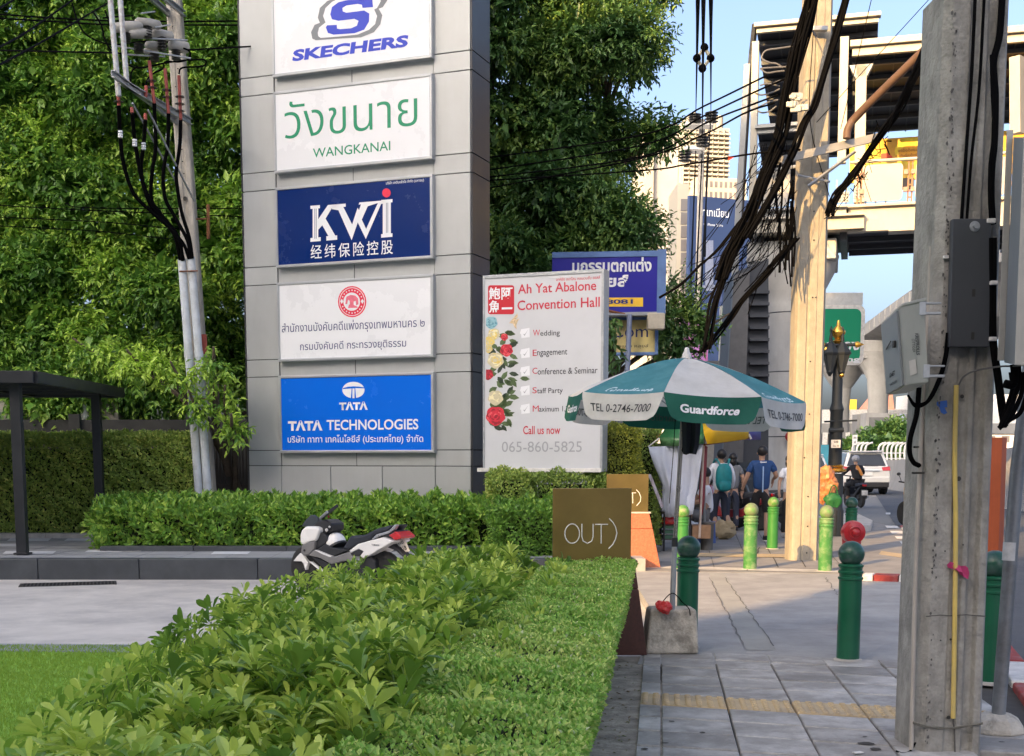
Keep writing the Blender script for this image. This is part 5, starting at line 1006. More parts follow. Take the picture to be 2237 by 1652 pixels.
text('KRISPROLLS', fdn, -Hf*.63, Wf*.57, Hf*.27, Wf*.16, IBK, cb, .003, .02, .1); text('OTTIGER', fdn, -Hf*.57, Wf*.40, Hf*.17, Wf*.13, IBK, cb, .003, .0, .1)
q = MB(); q.flat([(Wf*.2,Hf*.11),(Wf*.52,Hf*.13),(Wf*.50,Hf*.31),(Wf*.18,Hf*.30)], fr_, .002); q.build('sticker', mat('sticker', (.62,.56,.52), .7), cb)
for t_ in (.08,.86): 
    c_ = e2[0].lerp(e2[1],t_); q = MB(); q.box(c_+Vector((.035,.02,0)),(.09,.02,.012)); q.box(c_+Vector((.035,.02,.045)),(.09,.02,.008)); q.box(c_+Vector((-.01,-.004,.02)),(.03,.006,.06)); q.build('bracket', GALV, cb, bevel=.002)
# big cabinet at the right edge
bc2 = thing('junction_cabinet', 'large pale grey junction cabinet cut by the right edge of the picture', 'cabinet', P(2215,795,5.6))
q = MB(); L0 = [P(2216,798,5.5),P(2330,806,5.4)]; q.hexa([P(2216,798,5.5),P(2330,806,5.4),P(2330,790,6.2),P(2216,784,6.2),P(2236,296,5.5),P(2345,285,5.4),P(2345,330,6.2),P(2236,330,6.2)]); q.build('housing', CG, bc2, bevel=.004)
q = MB(); q.hexa([P(2179,788,6.1),P(2194,788,6.1),P(2194,788,6.2),P(2179,788,6.2),P(2199,284,6.1),P(2214,284,6.1),P(2214,284,6.2),P(2199,284,6.2)]); q.build('back_flange', CG, bc2, bevel=.003)
q = MB(); q.hexa([P(2194,792,6.05),P(2216,797,5.55),P(2230,790,6.2),P(2194,788,6.2),P(2214,300,6.05),P(2237,300,5.55),P(2240,300,6.2),P(2214,300,6.2)]); q.build('side_wall', CGD, bc2)
for k_,pts in enumerate(([(1010,800),(1015,870),(1000,930),(950,925)],[(1040,800),(1040,920),(1000,1050),(930,1190),(915,1210)],[(1074,850),(1060,980),(1010,1100),(940,1200)],[(1090,1000),(1050,1110),(980,1160),(935,1195)],[(990,850),(1000,960),(970,1060),(925,1195)])):
    MB().tube(catmull([P(*pc('I',*p),6.0+.05*k_) for p in pts],6), .012 if k_ else .02, 8).build('cable', BLKC, bc2, smooth=50)
# steel post
sp = thing('steel_post', 'leaning grey steel pipe post with a white band at the right edge', 'post', G(2181,1600)); b0_ = P(*pc('J',788,1420),6.85); b1_ = P(*pc('J',905,-90),6.85); b2_ = P(2262,700,6.85)
MB().tube([b0_+Vector((0,0,-.06)),b1_,b2_], .037, 18).build('pipe', mat('post_galv', (.27,.28,.29), .5, .5, .15, 6, dirt=(.14,.13,.12), damt=.6, dscale=4), sp, smooth=50)
MB().tube([P(*pc('J',859,445),6.85),P(*pc('J',867,333),6.85)], .0385, 18).build('white_band', WHTK, sp, smooth=50)
q = MB(); q.lathe([(.155,0),(.15,.03),(.12,.075),(.075,.10),(.04,.105)], (b0_.x,6.87,0), 9); q.build('footing', BC, sp, bevel=.01)
op = thing('orange_post', 'square orange steel post standing behind the rightmost bollard', 'post', (P(2166,1228,9.0).x,9.0,0))
a_ = P(*pc('I',915,1270),9.0); b_ = P(*pc('J',770,450),9.0)
q = MB(); q.tube([Vector((b_.x-.01,9.0,0)), b_, a_], .055, 4); q.build('post_shaft', mat('orange_paint', (.42,.09,.03), .5, 0, .1, 5), op)
# ================================================================ skywalk
SKR = Vector((.96,-.279,0)).normalized(); SKN = Vector((-.279,-.96,0)).normalized()
so_ = P(1854,470,30); FS = Fr((so_.x,so_.y,0), SKR, SKN)
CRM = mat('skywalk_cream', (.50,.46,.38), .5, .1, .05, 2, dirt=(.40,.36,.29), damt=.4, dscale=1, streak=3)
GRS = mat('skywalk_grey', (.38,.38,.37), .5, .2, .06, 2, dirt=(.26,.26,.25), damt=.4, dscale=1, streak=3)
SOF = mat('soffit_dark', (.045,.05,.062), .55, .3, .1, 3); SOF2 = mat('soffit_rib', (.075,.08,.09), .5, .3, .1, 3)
GLW = mat('frosted_glass', (.62,.60,.55), .25, 0, .03, 1, trans=.25)
CON2 = mat('pier_concrete', (.58,.57,.54), .8, 0, .08, 2, .2, 30, dirt=(.42,.41,.39), damt=.5, dscale=.8, streak=4)
sk = thing('skywalk', 'elevated pedestrian skywalk with flat roofs, frosted glass panels and a steel deck', 'footbridge', FS.w(-2,0))
hs = lambda k,x,y,d=0.: FS.hit(*pc(k,x,y), d=d)
xr_ = 9.5; xL_ = FS.hit(*pc('F',725,1400), d=-2.5)[0]
zt = hs('F',1560,1262)[1]; zb = hs('F',1600,1425)[1]; xa = hs('F',1300,1262)[0]; print('deck z', zt, zb)
MB().fbox(FS, xa, xr_, zb, zt-.06, -.25, 0).build('girder', CRM, sk); MB().fbox(FS, xa-.05, xr_, zt-.06, zt, -.4, .12).build('flange', CRM, sk); MB().fbox(FS, xa+.9, xr_, zb-.04, zb, -.4, .1).build('flange', CRM, sk)
for a_ in np.arange(xa+.3, xr_, 1.5): MB().fbox(FS, a_, a_+.03, zb+.0, zt-.06, 0, .03).build('stiffener', CRM, sk)
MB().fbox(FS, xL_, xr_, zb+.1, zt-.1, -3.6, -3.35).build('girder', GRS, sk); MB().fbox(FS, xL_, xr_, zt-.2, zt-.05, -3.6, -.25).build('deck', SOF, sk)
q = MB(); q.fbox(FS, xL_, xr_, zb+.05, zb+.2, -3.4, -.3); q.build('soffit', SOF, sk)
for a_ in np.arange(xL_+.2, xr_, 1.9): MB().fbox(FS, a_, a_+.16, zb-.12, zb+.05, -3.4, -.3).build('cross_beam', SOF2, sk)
for d_ in (-1.1,-2.2,-3.2): MB().fbox(FS, xa, xr_, zb-.06, zb+.05, d_-.06, d_).build('long_beam', SOF2, sk)
# left stepped girder
for y0,y1,x0,x1,m_ in ((1375,1325,720,1285,GRS),(1455,1380,690,1395,CRM)):
    a_,z_ = hs('F',x0,y0); a2_,z2_ = hs('F',x1,y1-8); z3_ = hs('F',x0,y1)[1]; MB().fbox(FS, a_, a2_, z_, z3_, -.6, .15).build('edge_beam', m_, sk)
    MB().fbox(FS, a_, a2_, z3_, z3_+.05, -.7, .28).build('flange', m_, sk)
a_,z_ = hs('F',660,1615); a2_,z2_ = hs('F',1225,1462); MB().fbox(FS, a_, a2_, z_, z2_, -2.8, -.3).build('cap_beam', CON2, sk, bevel=.03)
# pier
pcx = P(1735,560,31.2).x; MB().lathe([(.67,-.1),(.67,5.15),(.72,5.35),(1.0,5.9),(1.1,6.3)],(pcx,31.4,0),32).build('pier', CON2, sk, smooth=35)
for z_ in (2.0,3.55,4.95): MB().lathe([(.672,0),(.678,.005),(.678,.02),(.672,.025)],(pcx,31.4,z_),32).build('pier_joint', SOF2, sk, smooth=35)
# glass panels and rails
ztop = hs('F',1560,995)[1]; zg0 = hs('F',1500,1250)[1]; zg1 = hs('F',1500,1022)[1]
px0 = hs('F',1400,1100)[0]; px1 = hs('F',1635,1100)[0]; wp = px1-px0; gp = hs('F',1715,1100)[0]-px1
for i in range(-1,6):
    a_ = px0+i*(wp+gp)
    if a_+wp > xr_: break
    if i >= 0:
        o = MB().prism(rrect(a_, a_+wp, zg0, zg1, .09), FS, .02, .05).build('glass_panel', GLW, sk)
        for u in (a_-.1, a_+wp+.02):
            for v in (zg0+.18, zg1-.25): MB().fbox(FS, u, u+.09, v, v+.1, .0, .07).build('clamp', mat('clamp_pink', (.42,.26,.19), .5), o)
    if i >= 0: 
        for u in (a_-gp*.62, a_-gp*.32): MB().fbox(FS, u, u+.035, zt, ztop, -.02, .02).build('post', mat('rail_rust', (.34,.17,.09), .6), sk)
        for v in np.linspace(zt+.1, ztop-.3, 5): MB().fbox(FS, a_-gp*.62, a_-gp*.32, v, v+.03, -.015, .015).build('rung', MATS['rail_rust'], sk)
MB().tube([FS.w(xa,ztop,.03),FS.w(xr_,ztop,.03)], .04, 8).build('handrail', CRM, sk, smooth=50)
for u in np.arange(xa-.3, xa+1.0, .22): MB().fbox(FS, u, u+.03, zt, ztop-.3, -.35, -.31).build('baluster', GRS, sk)
# roofs
def roof(k, xl, ytl, xr, ytr, ybl, dep, dz, nm='roof', m_=CRM, ribs_=5, over=.0):
    a_, z1_ = hs(k,xl,ytl); a2_ = xr_ if xr is None else hs(k,xr,ytr)[0]; z0_ = hs(k,xl,ybl)[1]; h = z1_-z0_
    q = MB(); q.fbox(FS, a_, a2_, z1_-h*.42, z1_, -.15, .10).build('fascia', m_, sk); q = MB(); q.fbox(FS, a_+.05, a2_-.05, z0_, z1_-h*.46, -.12, .0); q.build('fascia', m_, sk)
    d_ = -dep; q = MB(); Q = lambda a,z,d: FS.w(a,z,d)
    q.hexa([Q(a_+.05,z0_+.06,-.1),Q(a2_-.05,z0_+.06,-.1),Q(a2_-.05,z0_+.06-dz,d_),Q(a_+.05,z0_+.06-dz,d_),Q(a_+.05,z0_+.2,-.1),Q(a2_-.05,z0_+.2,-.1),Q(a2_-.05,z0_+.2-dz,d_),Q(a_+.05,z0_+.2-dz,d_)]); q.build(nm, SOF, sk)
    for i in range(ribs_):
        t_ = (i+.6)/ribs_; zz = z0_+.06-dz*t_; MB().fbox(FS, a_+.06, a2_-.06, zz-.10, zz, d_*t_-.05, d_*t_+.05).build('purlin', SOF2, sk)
    n_ = max(2, int((a2_-a_)/.42)); q = MB()
    for i in range(n_):
        u = a_+.1+(a2_-a_-.2)*i/n_; q.hexa([Q(u,z0_+.035,-.15),Q(u+.03,z0_+.035,-.15),Q(u+.03,z0_+.035-dz,d_),Q(u,z0_+.035-dz,d_),Q(u,z0_+.06,-.15),Q(u+.03,z0_+.06,-.15),Q(u+.03,z0_+.06-dz,d_),Q(u,z0_+.06-dz,d_)])
    q.build('decking_rib', SOF2, sk)['kind'] = 'stuff'
    return a_, a2_, z0_, z1_
roof('F',1310,258,None,0,348,5.2,.55,ribs_=6)
roof('F',715,150,1500,98,205,7.5,1.3,ribs_=8)
roof('F',720,780,1010,765,830,3.6,.9,m_=GRS,ribs_=4)
def colm(pts, wd, dep=.2, m_=CRM, nm='column', d=0.): 
    q = MB(); A_ = FS.w(*hs('F',*pts[0],d), d); B_ = FS.w(*hs('F',*pts[1],d), d); w2 = SKR*wd/2; n2 = SKN*dep
    q.hexa([B_-w2,B_+w2,B_+w2-n2,B_-w2-n2,A_-w2,A_+w2,A_+w2-n2,A_-w2-n2]); q.build(nm, m_, sk, bevel=.01)
    return A_, B_
A_,_ = colm(((1378,400),(1365,1255)),.24); MB().hexa([A_-SKR*.14-Vector((0,0,.25)),A_+SKR*.14-Vector((0,0,.25)),A_+SKR*.14-SKN*.25-Vector((0,0,.25)),A_-SKR*.14-SKN*.25-Vector((0,0,.25)),A_-SKR*.26,A_+SKR*.26,A_+SKR*.26-SKN*.25,A_-SKR*.26-SKN*.25]).build('column_cap', GRS, sk)
colm(((1275,225),(1255,1010)),.19); colm(((722,255),(700,1250)),.16); colm(((670,395),(615,1290)),.14,m_=GRS); colm(((615,1290),(560,2240)),.14,m_=GRS)
for x,yb in ((1378,1160),(1255,1190)): 
    q = MB(); a_,z_ = hs('F',x-48,yb+70); a2_,z2_ = hs('F',x+48,yb); q.fbox(FS, a_, a2_, z_, z2_, 0, .02); q.build('bolt_plate', GRS, sk)
    for i in range(3):
        for j in (0,1,2,3): MB().lathe([(.02,0),(.02,.03)], FS.w(a_+(a2_-a_)*(.14+.24*j), z_+(z2_-z_)*(.2+.3*i), .02), 6, Mh).build('bolt', GRS, sk)
# dark frame lines at the left roof edge, stair soffit
q = MB(); q.tube([FS.w(*hs('F',718,145),-.05),FS.w(*hs('F',690,300),-.4),FS.w(*hs('F',655,660),-.6),FS.w(*hs('F',610,1300),-.8)], .07, 4); q.build('edge_channel', SOF2, sk)
for y0_,y1_ in ((1040,1290),): 
    for x0_,x1_ in ((745,940),): 
        a_,z_ = hs('F',x0_,y1_,-.5); a2_,z2_ = hs('F',x1_,y0_,-.5); MB().prism(rrect(a_,a2_,z_,z2_,.1), FS, -.5, -.46).build('glass_panel', GLW, sk)
MB().tube([FS.w(*hs('F',700,1060),-.3),FS.w(*hs('F',1000,1010),-.3)], .04, 6).build('handrail', GRS, sk)
st = thing('stairway', 'dark covered stairway dropping from the skywalk behind the parasol', 'stairs', P(1640,800,29))
q = MB(); f_ = Fr(P(1590,980,28),(1,-.05,0)); k_ = lambda x,y: f_.hit(x,y)
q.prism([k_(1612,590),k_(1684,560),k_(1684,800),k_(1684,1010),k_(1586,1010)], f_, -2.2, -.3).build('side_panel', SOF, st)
for i in range(9): a_,z_ = k_(1640,640+i*26); MB().fbox(f_, a_, a_+.42, z_, z_+.06, -.3, -.1).build('tread', SOF, st)
q = MB(); q.prism([k_(1605,600),k_(1640,590),k_(1625,1010),k_(1580,1010)], f_, -.3, -.12).build('stringer', mat('stringer', (.10,.10,.105), .5, .3), st)
# orange and yellow advert beyond the glass
ad = thing('advert_board', 'yellow and orange advert board seen from behind through the skywalk glass', 'billboard', FS.w(1,zt,-3.2))
fA = Fr(FS.w(0,0,-3.2), SKR, SKN); ha = lambda x,y: fA.hit(*pc('F',x,y)); a_,z_ = ha(1305,1135); a2_,z2_ = ha(1560,858)
MB().fbox(fA, a_, xr_, z_, z2_, -.1, 0).build('board', mat('ad_yellow', S(240,195,70), .5, 0, .1, 2), ad)
q = MB(); 
def adp(pts, c_, d=.004): 
    q = MB(); q.flat([ha(*p) for p in pts], fA, d); q.build('print', mat('ad_%d%d%d'%c_, S(*c_), .5), ad)
adp([(1305,1120),(1305,880),(1430,870),(1480,940),(1400,1010),(1380,1120)],(205,205,70)); adp(ell(1690,940,105,85,24),(250,215,60),.006); adp(ell(1690,955,80,55,20),(240,175,40),.008); adp([(1500,1000),(1500,955),(1540,950),(1570,970),(1575,1000)],(225,80,60),.01); adp([(1740,880),(1775,870),(1780,960),(1755,965)],(110,160,190),.01); adp([(1510,990),(1500,870),(1600,862),(1610,930),(1570,1000)],(225,170,60),.005); adp([(1740,865),(1750,790),(1800,785),(1800,850),(1790,870)],(240,170,40),.01)
for body,x0,x1,y,h in (('ของดีอร่อย',1605,1730,945,24),('รสจัดเข้มเข้มถึงใจ',1590,1755,978,26)):
    a_,z_ = ha(x0,y); a2_,z2_ = ha(x1,y-h-4); text(body, fA, a_, z_, a2_-a_, z2_-z_, mat('ad_brown', S(170,90,30), .5), ad, .012, .02, mirror=True)
o = MB(); a_,z_ = ha(1630,1180); a2_,z2_ = ha(1705,1105); o.fbox(fA,a_,a2_,z_,z2_,0,.06).build('window', mat('win_dark', S(90,80,75), .3), ad)
# right-hand slice of the skywalk beyond the near pole
A_ = FS.w(7.05,0); MB().tube([P(2222,292,28.5),P(2221,125,28.5)], .16, 4).build('column', CRM, sk)
# ================================================================ tower and buildings
TWB = mat('tower_cream', (.36,.33,.27), .8, 0, .05, .05, dirt=(.40,.36,.3), damt=.3, dscale=.05); TWD = mat('tower_window', (.13,.12,.12), .4, 0, .2, .1); TWG = mat('tower_side_shade', (.30,.29,.28), .8, 0, .1, .05)
tw = thing('tower', 'distant cream apartment tower with stacked balconies behind the power lines', 'building', (P(1530,1000,500).x,500,0))
fT = Fr(P(*pc('d',470,900),500), (.98,.2,0)); hT = lambda x,y,d=0.: fT.hit(*pc('d',x,y), d=d)
a_ = 0.; a2_ = hT(915,600)[0]; z1_ = hT(480,262)[1]; zB = -fT.o.z
MB().fbox(fT, a_, a2_, zB, z1_, -22, 0).build('wall', TWB, tw); MB().fbox(fT, a_-10.5, a_-.2, zB, hT(420,228)[1], -18, -3).build('shaded_side', TWG, tw); MB().fbox(fT, hT(150,500)[0], a_-10.7, zB, hT(260,260)[1], -18, -1).build('left_wing', TWB, tw)  # grey box is the tower's left face, its shade put into the colour
q = MB(); xs_ = [hT(490,400)[0]+(a2_-hT(490,400)[0])*i/8 for i in range(9)]
ztop_ = hT(600,300)[1]; zlow = hT(600,850)[1]; nr_ = 13; rh = (ztop_-zlow)/nr_; cw = xs_[1]-xs_[0]
bal = MB().fbox(Fr((0,0,0),fT.r,fT.n), cw*.08, cw*.92, 0, rh*.42, 0, 1.7).mesh('balcony', TWB); wnd = MB().fbox(Fr((0,0,0),fT.r,fT.n), cw*.14, cw*.86, rh*.3, rh*.92, -.05, .12).mesh('window', TWD)
for r_ in range(nr_):
    for i in range(8):
        p_ = fT.w(xs_[i], zlow+r_*rh)
        for nm,me_ in (('window',wnd),('balcony',bal)):
            o = link(nm, me_, tw); o.matrix_basis = Matrix.Translation(p_)
for i in range(8): MB().fbox(fT, xs_[i]-cw*.04, xs_[i]+cw*.04, zlow, ztop_+rh*.4, 0, 1.2).build('fin', TWB, tw)
MB().prism([hT(470,262),hT(540,190),hT(590,120),hT(625,125),hT(640,230),hT(760,250)], fT, -9, -2).build('crown', TWB, tw)
for x in (775,830): a_ = hT(x,260)[0]; MB().lathe([(2.1,0),(2.1,5)], fT.w(a_,hT(x,290)[1],-2), 14).build('roof_drum', TWB, tw, smooth=40)
p0_ = hT(545,960); p1_ = hT(995,830); MB().fbox(fT, p0_[0], p1_[0], -60, p1_[1]+1, -30, 9).build('podium', TWB, tw)
for r_ in range(6):
    for i in range(9): a_ = p0_[0]+1+(p1_[0]-p0_[0]-2)*i/9; z_ = p1_[1]-2.6-r_*3.8; MB().fbox(fT, a_, a_+(p1_[0]-p0_[0]-2)/9*.55, z_, z_+2.2, 9, 9.1).build('window', TWD, tw)
bb_ = thing('billboard_building', 'tall blue billboard wall with white Thai lettering in front of the tower', 'billboard', (P(1560,1000,120).x,120,0))
fBB = Fr(P(*pc('d',552,1000),120), (.93,.37,0)); hB = lambda x,y: fBB.hit(*pc('d',x,y)); a2_ = hB(1010,1000)[0]+3
BBM = mat('billboard_blue', S(52,70,108), .6, 0, .05, .3); zt_ = hB(560,910)[1]
MB().fbox(fBB, 0, a2_, -fBB.o.z, zt_, -.4, 0).build('billboard', BBM, bb_)
def tb(body, xl, yl, xr, yr, h, m_, bold=0.): a,z = hB(xl,yl); a2,z2 = hB(xr,yr); z3 = hB(xl,yl-h)[1]; text(body, fBB, a, (z+z2)/2, a2-a, z3-z, m_, bb_, .05, bold)
tb('ไทเทเนียม',636,1100,915,1118,85,WHT,.01); tb('แค่ iPhone 15 Pro',680,1195,860,1200,30,WHT,.01)
q = MB(); q.flat([hB(695,1330),hB(770,1330),hB(770,1800),hB(695,1800)], fBB, .05); q.build('print', mat('bb_pale', S(130,138,160), .5), bb_)
q = MB(); q.flat([hB(790,1480),hB(850,1470),hB(850,1900),hB(790,1900)], fBB, .05); q.build('print', mat('bb_mid', S(80,92,130), .5), bb_)
q = MB(); q.flat([hB(560,1750),hB(1000,1740),hB(1000,1765),hB(560,1775)], fBB, .05); q.build('print', MATS['bb_pale'], bb_)
bs_ = thing('apartment_block', 'narrow cream building edge with small windows left of the blue billboard', 'building', (P(1490,1000,125).x,125,0))
a_ = P(*pc('d',440,800),125); c_ = P(*pc('d',546,800),125); MB().bb(a_.x, c_.x, 125, 131, 0, a_.z).build('wall', TWB, bs_)
for i in range(14):
    w0 = P(*pc('d',460,1000+i*125),125); MB().box((w0.x+.55, 124.97, w0.z),(.9,.08,1.1)).build('window', TWD, bs_)
mg = thing('magenta_sign', 'bright pink and violet shop front panel glimpsed between the leaves and cables', 'sign', P(1500,740,60)); a_ = P(1486,795,60); c_ = P(1548,690,60)
MB().bb(a_.x,c_.x,60,60.3,0,c_.z).build('panel', mat('magenta', S(150,105,160), .5, 0, .25, 1.3, dirt=S(160,40,95), damt=.7, dscale=1.2), mg)
# ================================================================ green road signs
GS = mat('road_green', S(0,140,100), .45, 0, .03, 1); 
g1 = thing('road_sign', 'green highway sign with white border and Thai and Latin letters right of the big pole', 'road sign', (P(1840,1000,40).x,40,0)); fg = Fr(P(*pc('h',78,640),40),(1,0,0),(0,-1,0)); hg = lambda x,y: fg.hit(*pc('h',x,y))
a_,z_ = hg(-60,628); a2_,z2_ = hg(378,162); MB().prism(rrect(a_,a2_,z_,z2_,.22), fg, -.12, 0).build('panel', WHTK, g1); MB().prism(rrect(a_+.12,a2_-.12,z_+.12,z2_-.12,.18), fg, -.05, .01).build('green_field', GS, g1)
a_,z_ = hg(60,160); a2_,z2_ = hg(370,62); MB().fbox(fg, a_, a2_, z_, z2_+0, -.3, -.15).build('back_panel', mat('pale_panel', (.52,.53,.52), .6), g1)
def gtx(b_, xl, yl, xr, h): a,z = hg(xl,yl); a2,z2 = hg(xr,yl-h); text(b_, fg, a, z, a2-a, z2-z, WHT, g1, .015, .03)
gtx('คลอง',70,515,334,66); gtx('Khlong',18,614,336,50); MB().tube([Vector((P(*pc('h',20,640),40.3).x,40.3,0)),P(*pc('h',20,170),40.3)],.12,10).build('post', STL, g1)
g2 = thing('road_sign', 'narrow green and blue sign with white arrow behind the left side of the stair', 'road sign', (P(1585,1000,36).x,36,0)); a_ = P(1571,788,36); c_ = P(1612,668,36)
MB().bb(a_.x,c_.x,36,36.1,a_.z,c_.z).build('panel', WHTK, g2); MB().bb(a_.x+.06,c_.x-.05,35.97,36.01,a_.z+.06,c_.z-.06).build('green_field', GS, g2); MB().box(P(1590,693,35.9),(.3,.04,.36)).build('blue_field', mat('sign_blue2', S(20,80,170), .4), g2)
f2 = Fr(P(1578,755,35.9),(1,0,0),(0,-1,0)); q = MB(); q.flat([(0.02,0),(.16,.12),(.16,-.12)], f2, .04); q.flat([(.14,-.05),(.14,.05),(.3,.05),(.3,-.05)], f2, .042); q.build('arrow', WHT, g2); MB().tube([Vector((a_.x+.3,36.2,0)),Vector((a_.x+.3,36.2,c_.z))],.07,8).build('post', STL, g2)
# ================================================================ expressway
EX = mat('express_conc', (.27,.268,.262), .85, 0, .08, .6, 0, dirt=(.17,.168,.165), damt=.6, dscale=.3, streak=2)
ex = thing('expressway', 'curving elevated concrete expressway on flared piers at the right', 'viaduct', (P(1920,1000,85).x,85,0))
pathT = [P(2330,470,70),P(2180,535,80),P(2040,603,94),P(1960,655,108),P(1900,700,124),P(1850,735,140),P(1820,755,152)]
pt = catmull(pathT, 5); zs_ = [v.z for v in pt]; q = MB(); V=[]
for i,p_ in enumerate(pt):
    t_ = (pt[min(i+1,len(pt)-1)]-pt[max(i-1,0)]); t_.z=0; t_.normalize(); nn = Vector((-t_.y,t_.x,0)); nn = nn if nn.x>0 else -nn
    for a_,dz in ((0,0),(0,-1.1),(1.6,-1.7),(3.2,-3.4),(8,-3.4),(10.5,-1.3),(10.5,0),(10.2,0),(10.2,-.9),(.3,-.9),(.3,0)): V.append(p_+nn*a_+Vector((0,0,dz)))
n=11; q.add(V, [(i*n+j,i*n+(j+1)%n,(i+1)*n+(j+1)%n,(i+1)*n+j) for i in range(len(pt)-1) for j in range(n)]); q.build('deck', EX, ex)
for i in range(0,len(pt)-1):
    p_ = pt[i]; MB().box(p_-Vector((.02,.02,.5)),(.16,.2,.9)).build('parapet_post', EX, ex)
def pier(x, Y, yt, ybase, wd, top_w):
    c_ = P(x,yt,Y); q = MB(); q.lathe([(wd,0),(wd,c_.z*.62),(wd*1.15,c_.z*.78),(top_w*.8,c_.z*.93),(top_w,c_.z)], (0,0,0), 12); o = q.build('pier', EX, ex, smooth=30); 
    o.matrix_parent_inverse = Matrix.Identity(4); o.matrix_parent_inverse = wm(ex).inverted() @ Matrix.Translation((c_.x,Y,0)) @ Matrix.Diagonal((1,.6,1,1)); return o
pier(1841,150,798,1010,.95,3.0); pier(1922,124,770,1010,1.0,2.6)
q = MB(); q.bb(P(1893,0,124).x, P(2080,0,124).x, 123, 126, P(0,785,124).z, P(0,745,124).z).build('cross_beam', EX, ex, bevel=.1)
# low ramp with white walls and railing behind, billboards
rm = thing('ramp_bridge', 'low far flyover with pale parapets and dark openings crossing behind the lamp', 'viaduct', (P(1900,1000,150).x,150,0))
for y0,y1,x0,x1,Y_,m_ in ((925,895,1790,2300,150,WHTK),(948,925,1790,2300,150,EX),(1000,948,1790,1900,151,TWD),(905,862,1990,2300,158,WHTK)):
    a_ = P(x0,y0,Y_); c_ = P(x1,y1,Y_); MB().bb(a_.x,c_.x,Y_,Y_+6,max(.0,a_.z),c_.z).build('parapet' if m_ is WHTK else 'beam', m_, rm)
for i in range(7): a_ = P(1798+i*16,962,149.6); MB().bb(a_.x,a_.x+.5,149.5,149.9,a_.z-.5,a_.z+.9).build('railing_post', WHTK, rm)
for x in (1902,1990,2075): a_ = P(x,1000,140); MB().bb(a_.x-1.6,a_.x+1.6,140,142,0,P(x,905,140).z).build('column', EX, rm)
bd = thing('dark_billboard', 'dark grey billboard panel on a pale concrete wall in the distance', 'billboard', (P(1950,1000,95).x,95,0))
MB().bb(P(1925,0,95).x,P(2000,0,95).x,95,96.5,0,P(0,902,95).z).build('wall', EX, bd); MB().bb(P(1932,0,94.9).x,P(1985,0,94.9).x,94.8,95.05,P(0,975,95).z,P(0,912,95).z).build('panel', mat('board_grey', S(98,98,98), .6, 0, .1, .4), bd); MB().bb(P(1992,0,97).x,P(2014,0,97).x,97,98,0,P(0,905,97).z).build('buttress', mat('blue_grey', S(150,158,175), .7), bd)
tq = thing('turquoise_hoarding', 'turquoise hoarding behind the street lamp', 'hoarding', (P(1820,1000,100).x,100,0)); MB().bb(P(1790,0,100).x,P(1905,0,100).x,100,100.3,0,P(0,972,100).z).build('board', mat('turq2', S(50,120,140), .6, 0, .1, .5, dirt=S(190,150,150), damt=.5, dscale=.4), tq)
yb_ = thing('yellow_billboard', 'tiny yellow shape on a distant roof beside the lamp', 'billboard', P(1897,885,170)); MB().bb(P(1886,0,170).x,P(1902,0,170).x,170,171,P(0,905,170).z,P(0,873,170).z).build('panel', mat('yb', S(235,190,60), .5), yb_)
rf_ = thing('red_roofed_house', 'distant rusty red roof beside the expressway pier', 'house', (P(1920,1000,180).x,180,0)); f_ = Fr((0,180,0),(1,0,0),(0,-1,0)); q = MB(); q.prism([f_.hit(x,y) for x,y in ((1900,905),(1935,862),(1950,860),(1955,905))], f_, -8, 0).build('roof', mat('rooftile', S(150,105,95), .8, 0, .2, .5), rf_); MB().bb(P(1902,0,181).x,P(1953,0,181).x,181,187,0,P(0,905,181).z).build('wall', EX, rf_)
# shrubs and curved railing by the road
tl2 = [(P(1930+i*13,0,75).x, 75, P(0,975-(i*4 if i<5 else 26),75).z, .9,.7,.8) for i in range(6)]+[(P(1892+i*14,0,73).x,73,P(0,990,73).z,.7,.6,.7) for i in range(9)]
tree('roadside_shrub','dark green shrubs with white flowers behind the curved railing', tl2, 2600, (P(1950,0,75).x,75.5,0), IVY2, L=.3, W=.14, k=5, inner=True, droop=.1, tw=.7)
rl = thing('curved_railing', 'white railing of curved bars along the ramp beside the white car', 'railing', (P(1920,1000,70).x,70,0))
for i in range(15):
    x = 1862+i*9.5
    if i in (4,5): continue
    q = MB(); q.tube(catmull([P(x,1012,68),P(x,982,68),P(x+5,971,68),P(x+16,967,68)],5), .055, 6); q.build('bar', WHTK, rl, smooth=50)
for y in (990,1002): MB().tube([P(1862,y,68.1),P(2005,y,68.1)], .04, 6).build('rail', WHTK, rl)
jb = thing('concrete_barrier', 'sloped concrete barrier along the far side of the road', 'barrier', (P(1960,1000,80).x,80,0)); A_ = [(1870,1006,1040,72),(1940,1005,1048,66),(2005,1000,1052,58),(2100,990,1075,46),(2300,960,1110,36)]
q = MB(); V=[]
for x,yt_,yb2,Y_ in A_:
    g_2 = P(x,yb2,Y_); V += [Vector((g_2.x,Y_,-.12)),Vector((g_2.x+.2,Y_+.1,.35)),Vector((g_2.x+.4,Y_+.2,P(x,yt_,Y_).z)),Vector((g_2.x+.9,Y_+.3,P(x,yt_,Y_).z)),Vector((g_2.x+1.2,Y_+.4,-.12))]
q.add(V, [(i*5+j,(i+1)*5+j,(i+1)*5+j+1,i*5+j+1) for i in range(4) for j in range(4)]); q.build('wall', EX, jb)
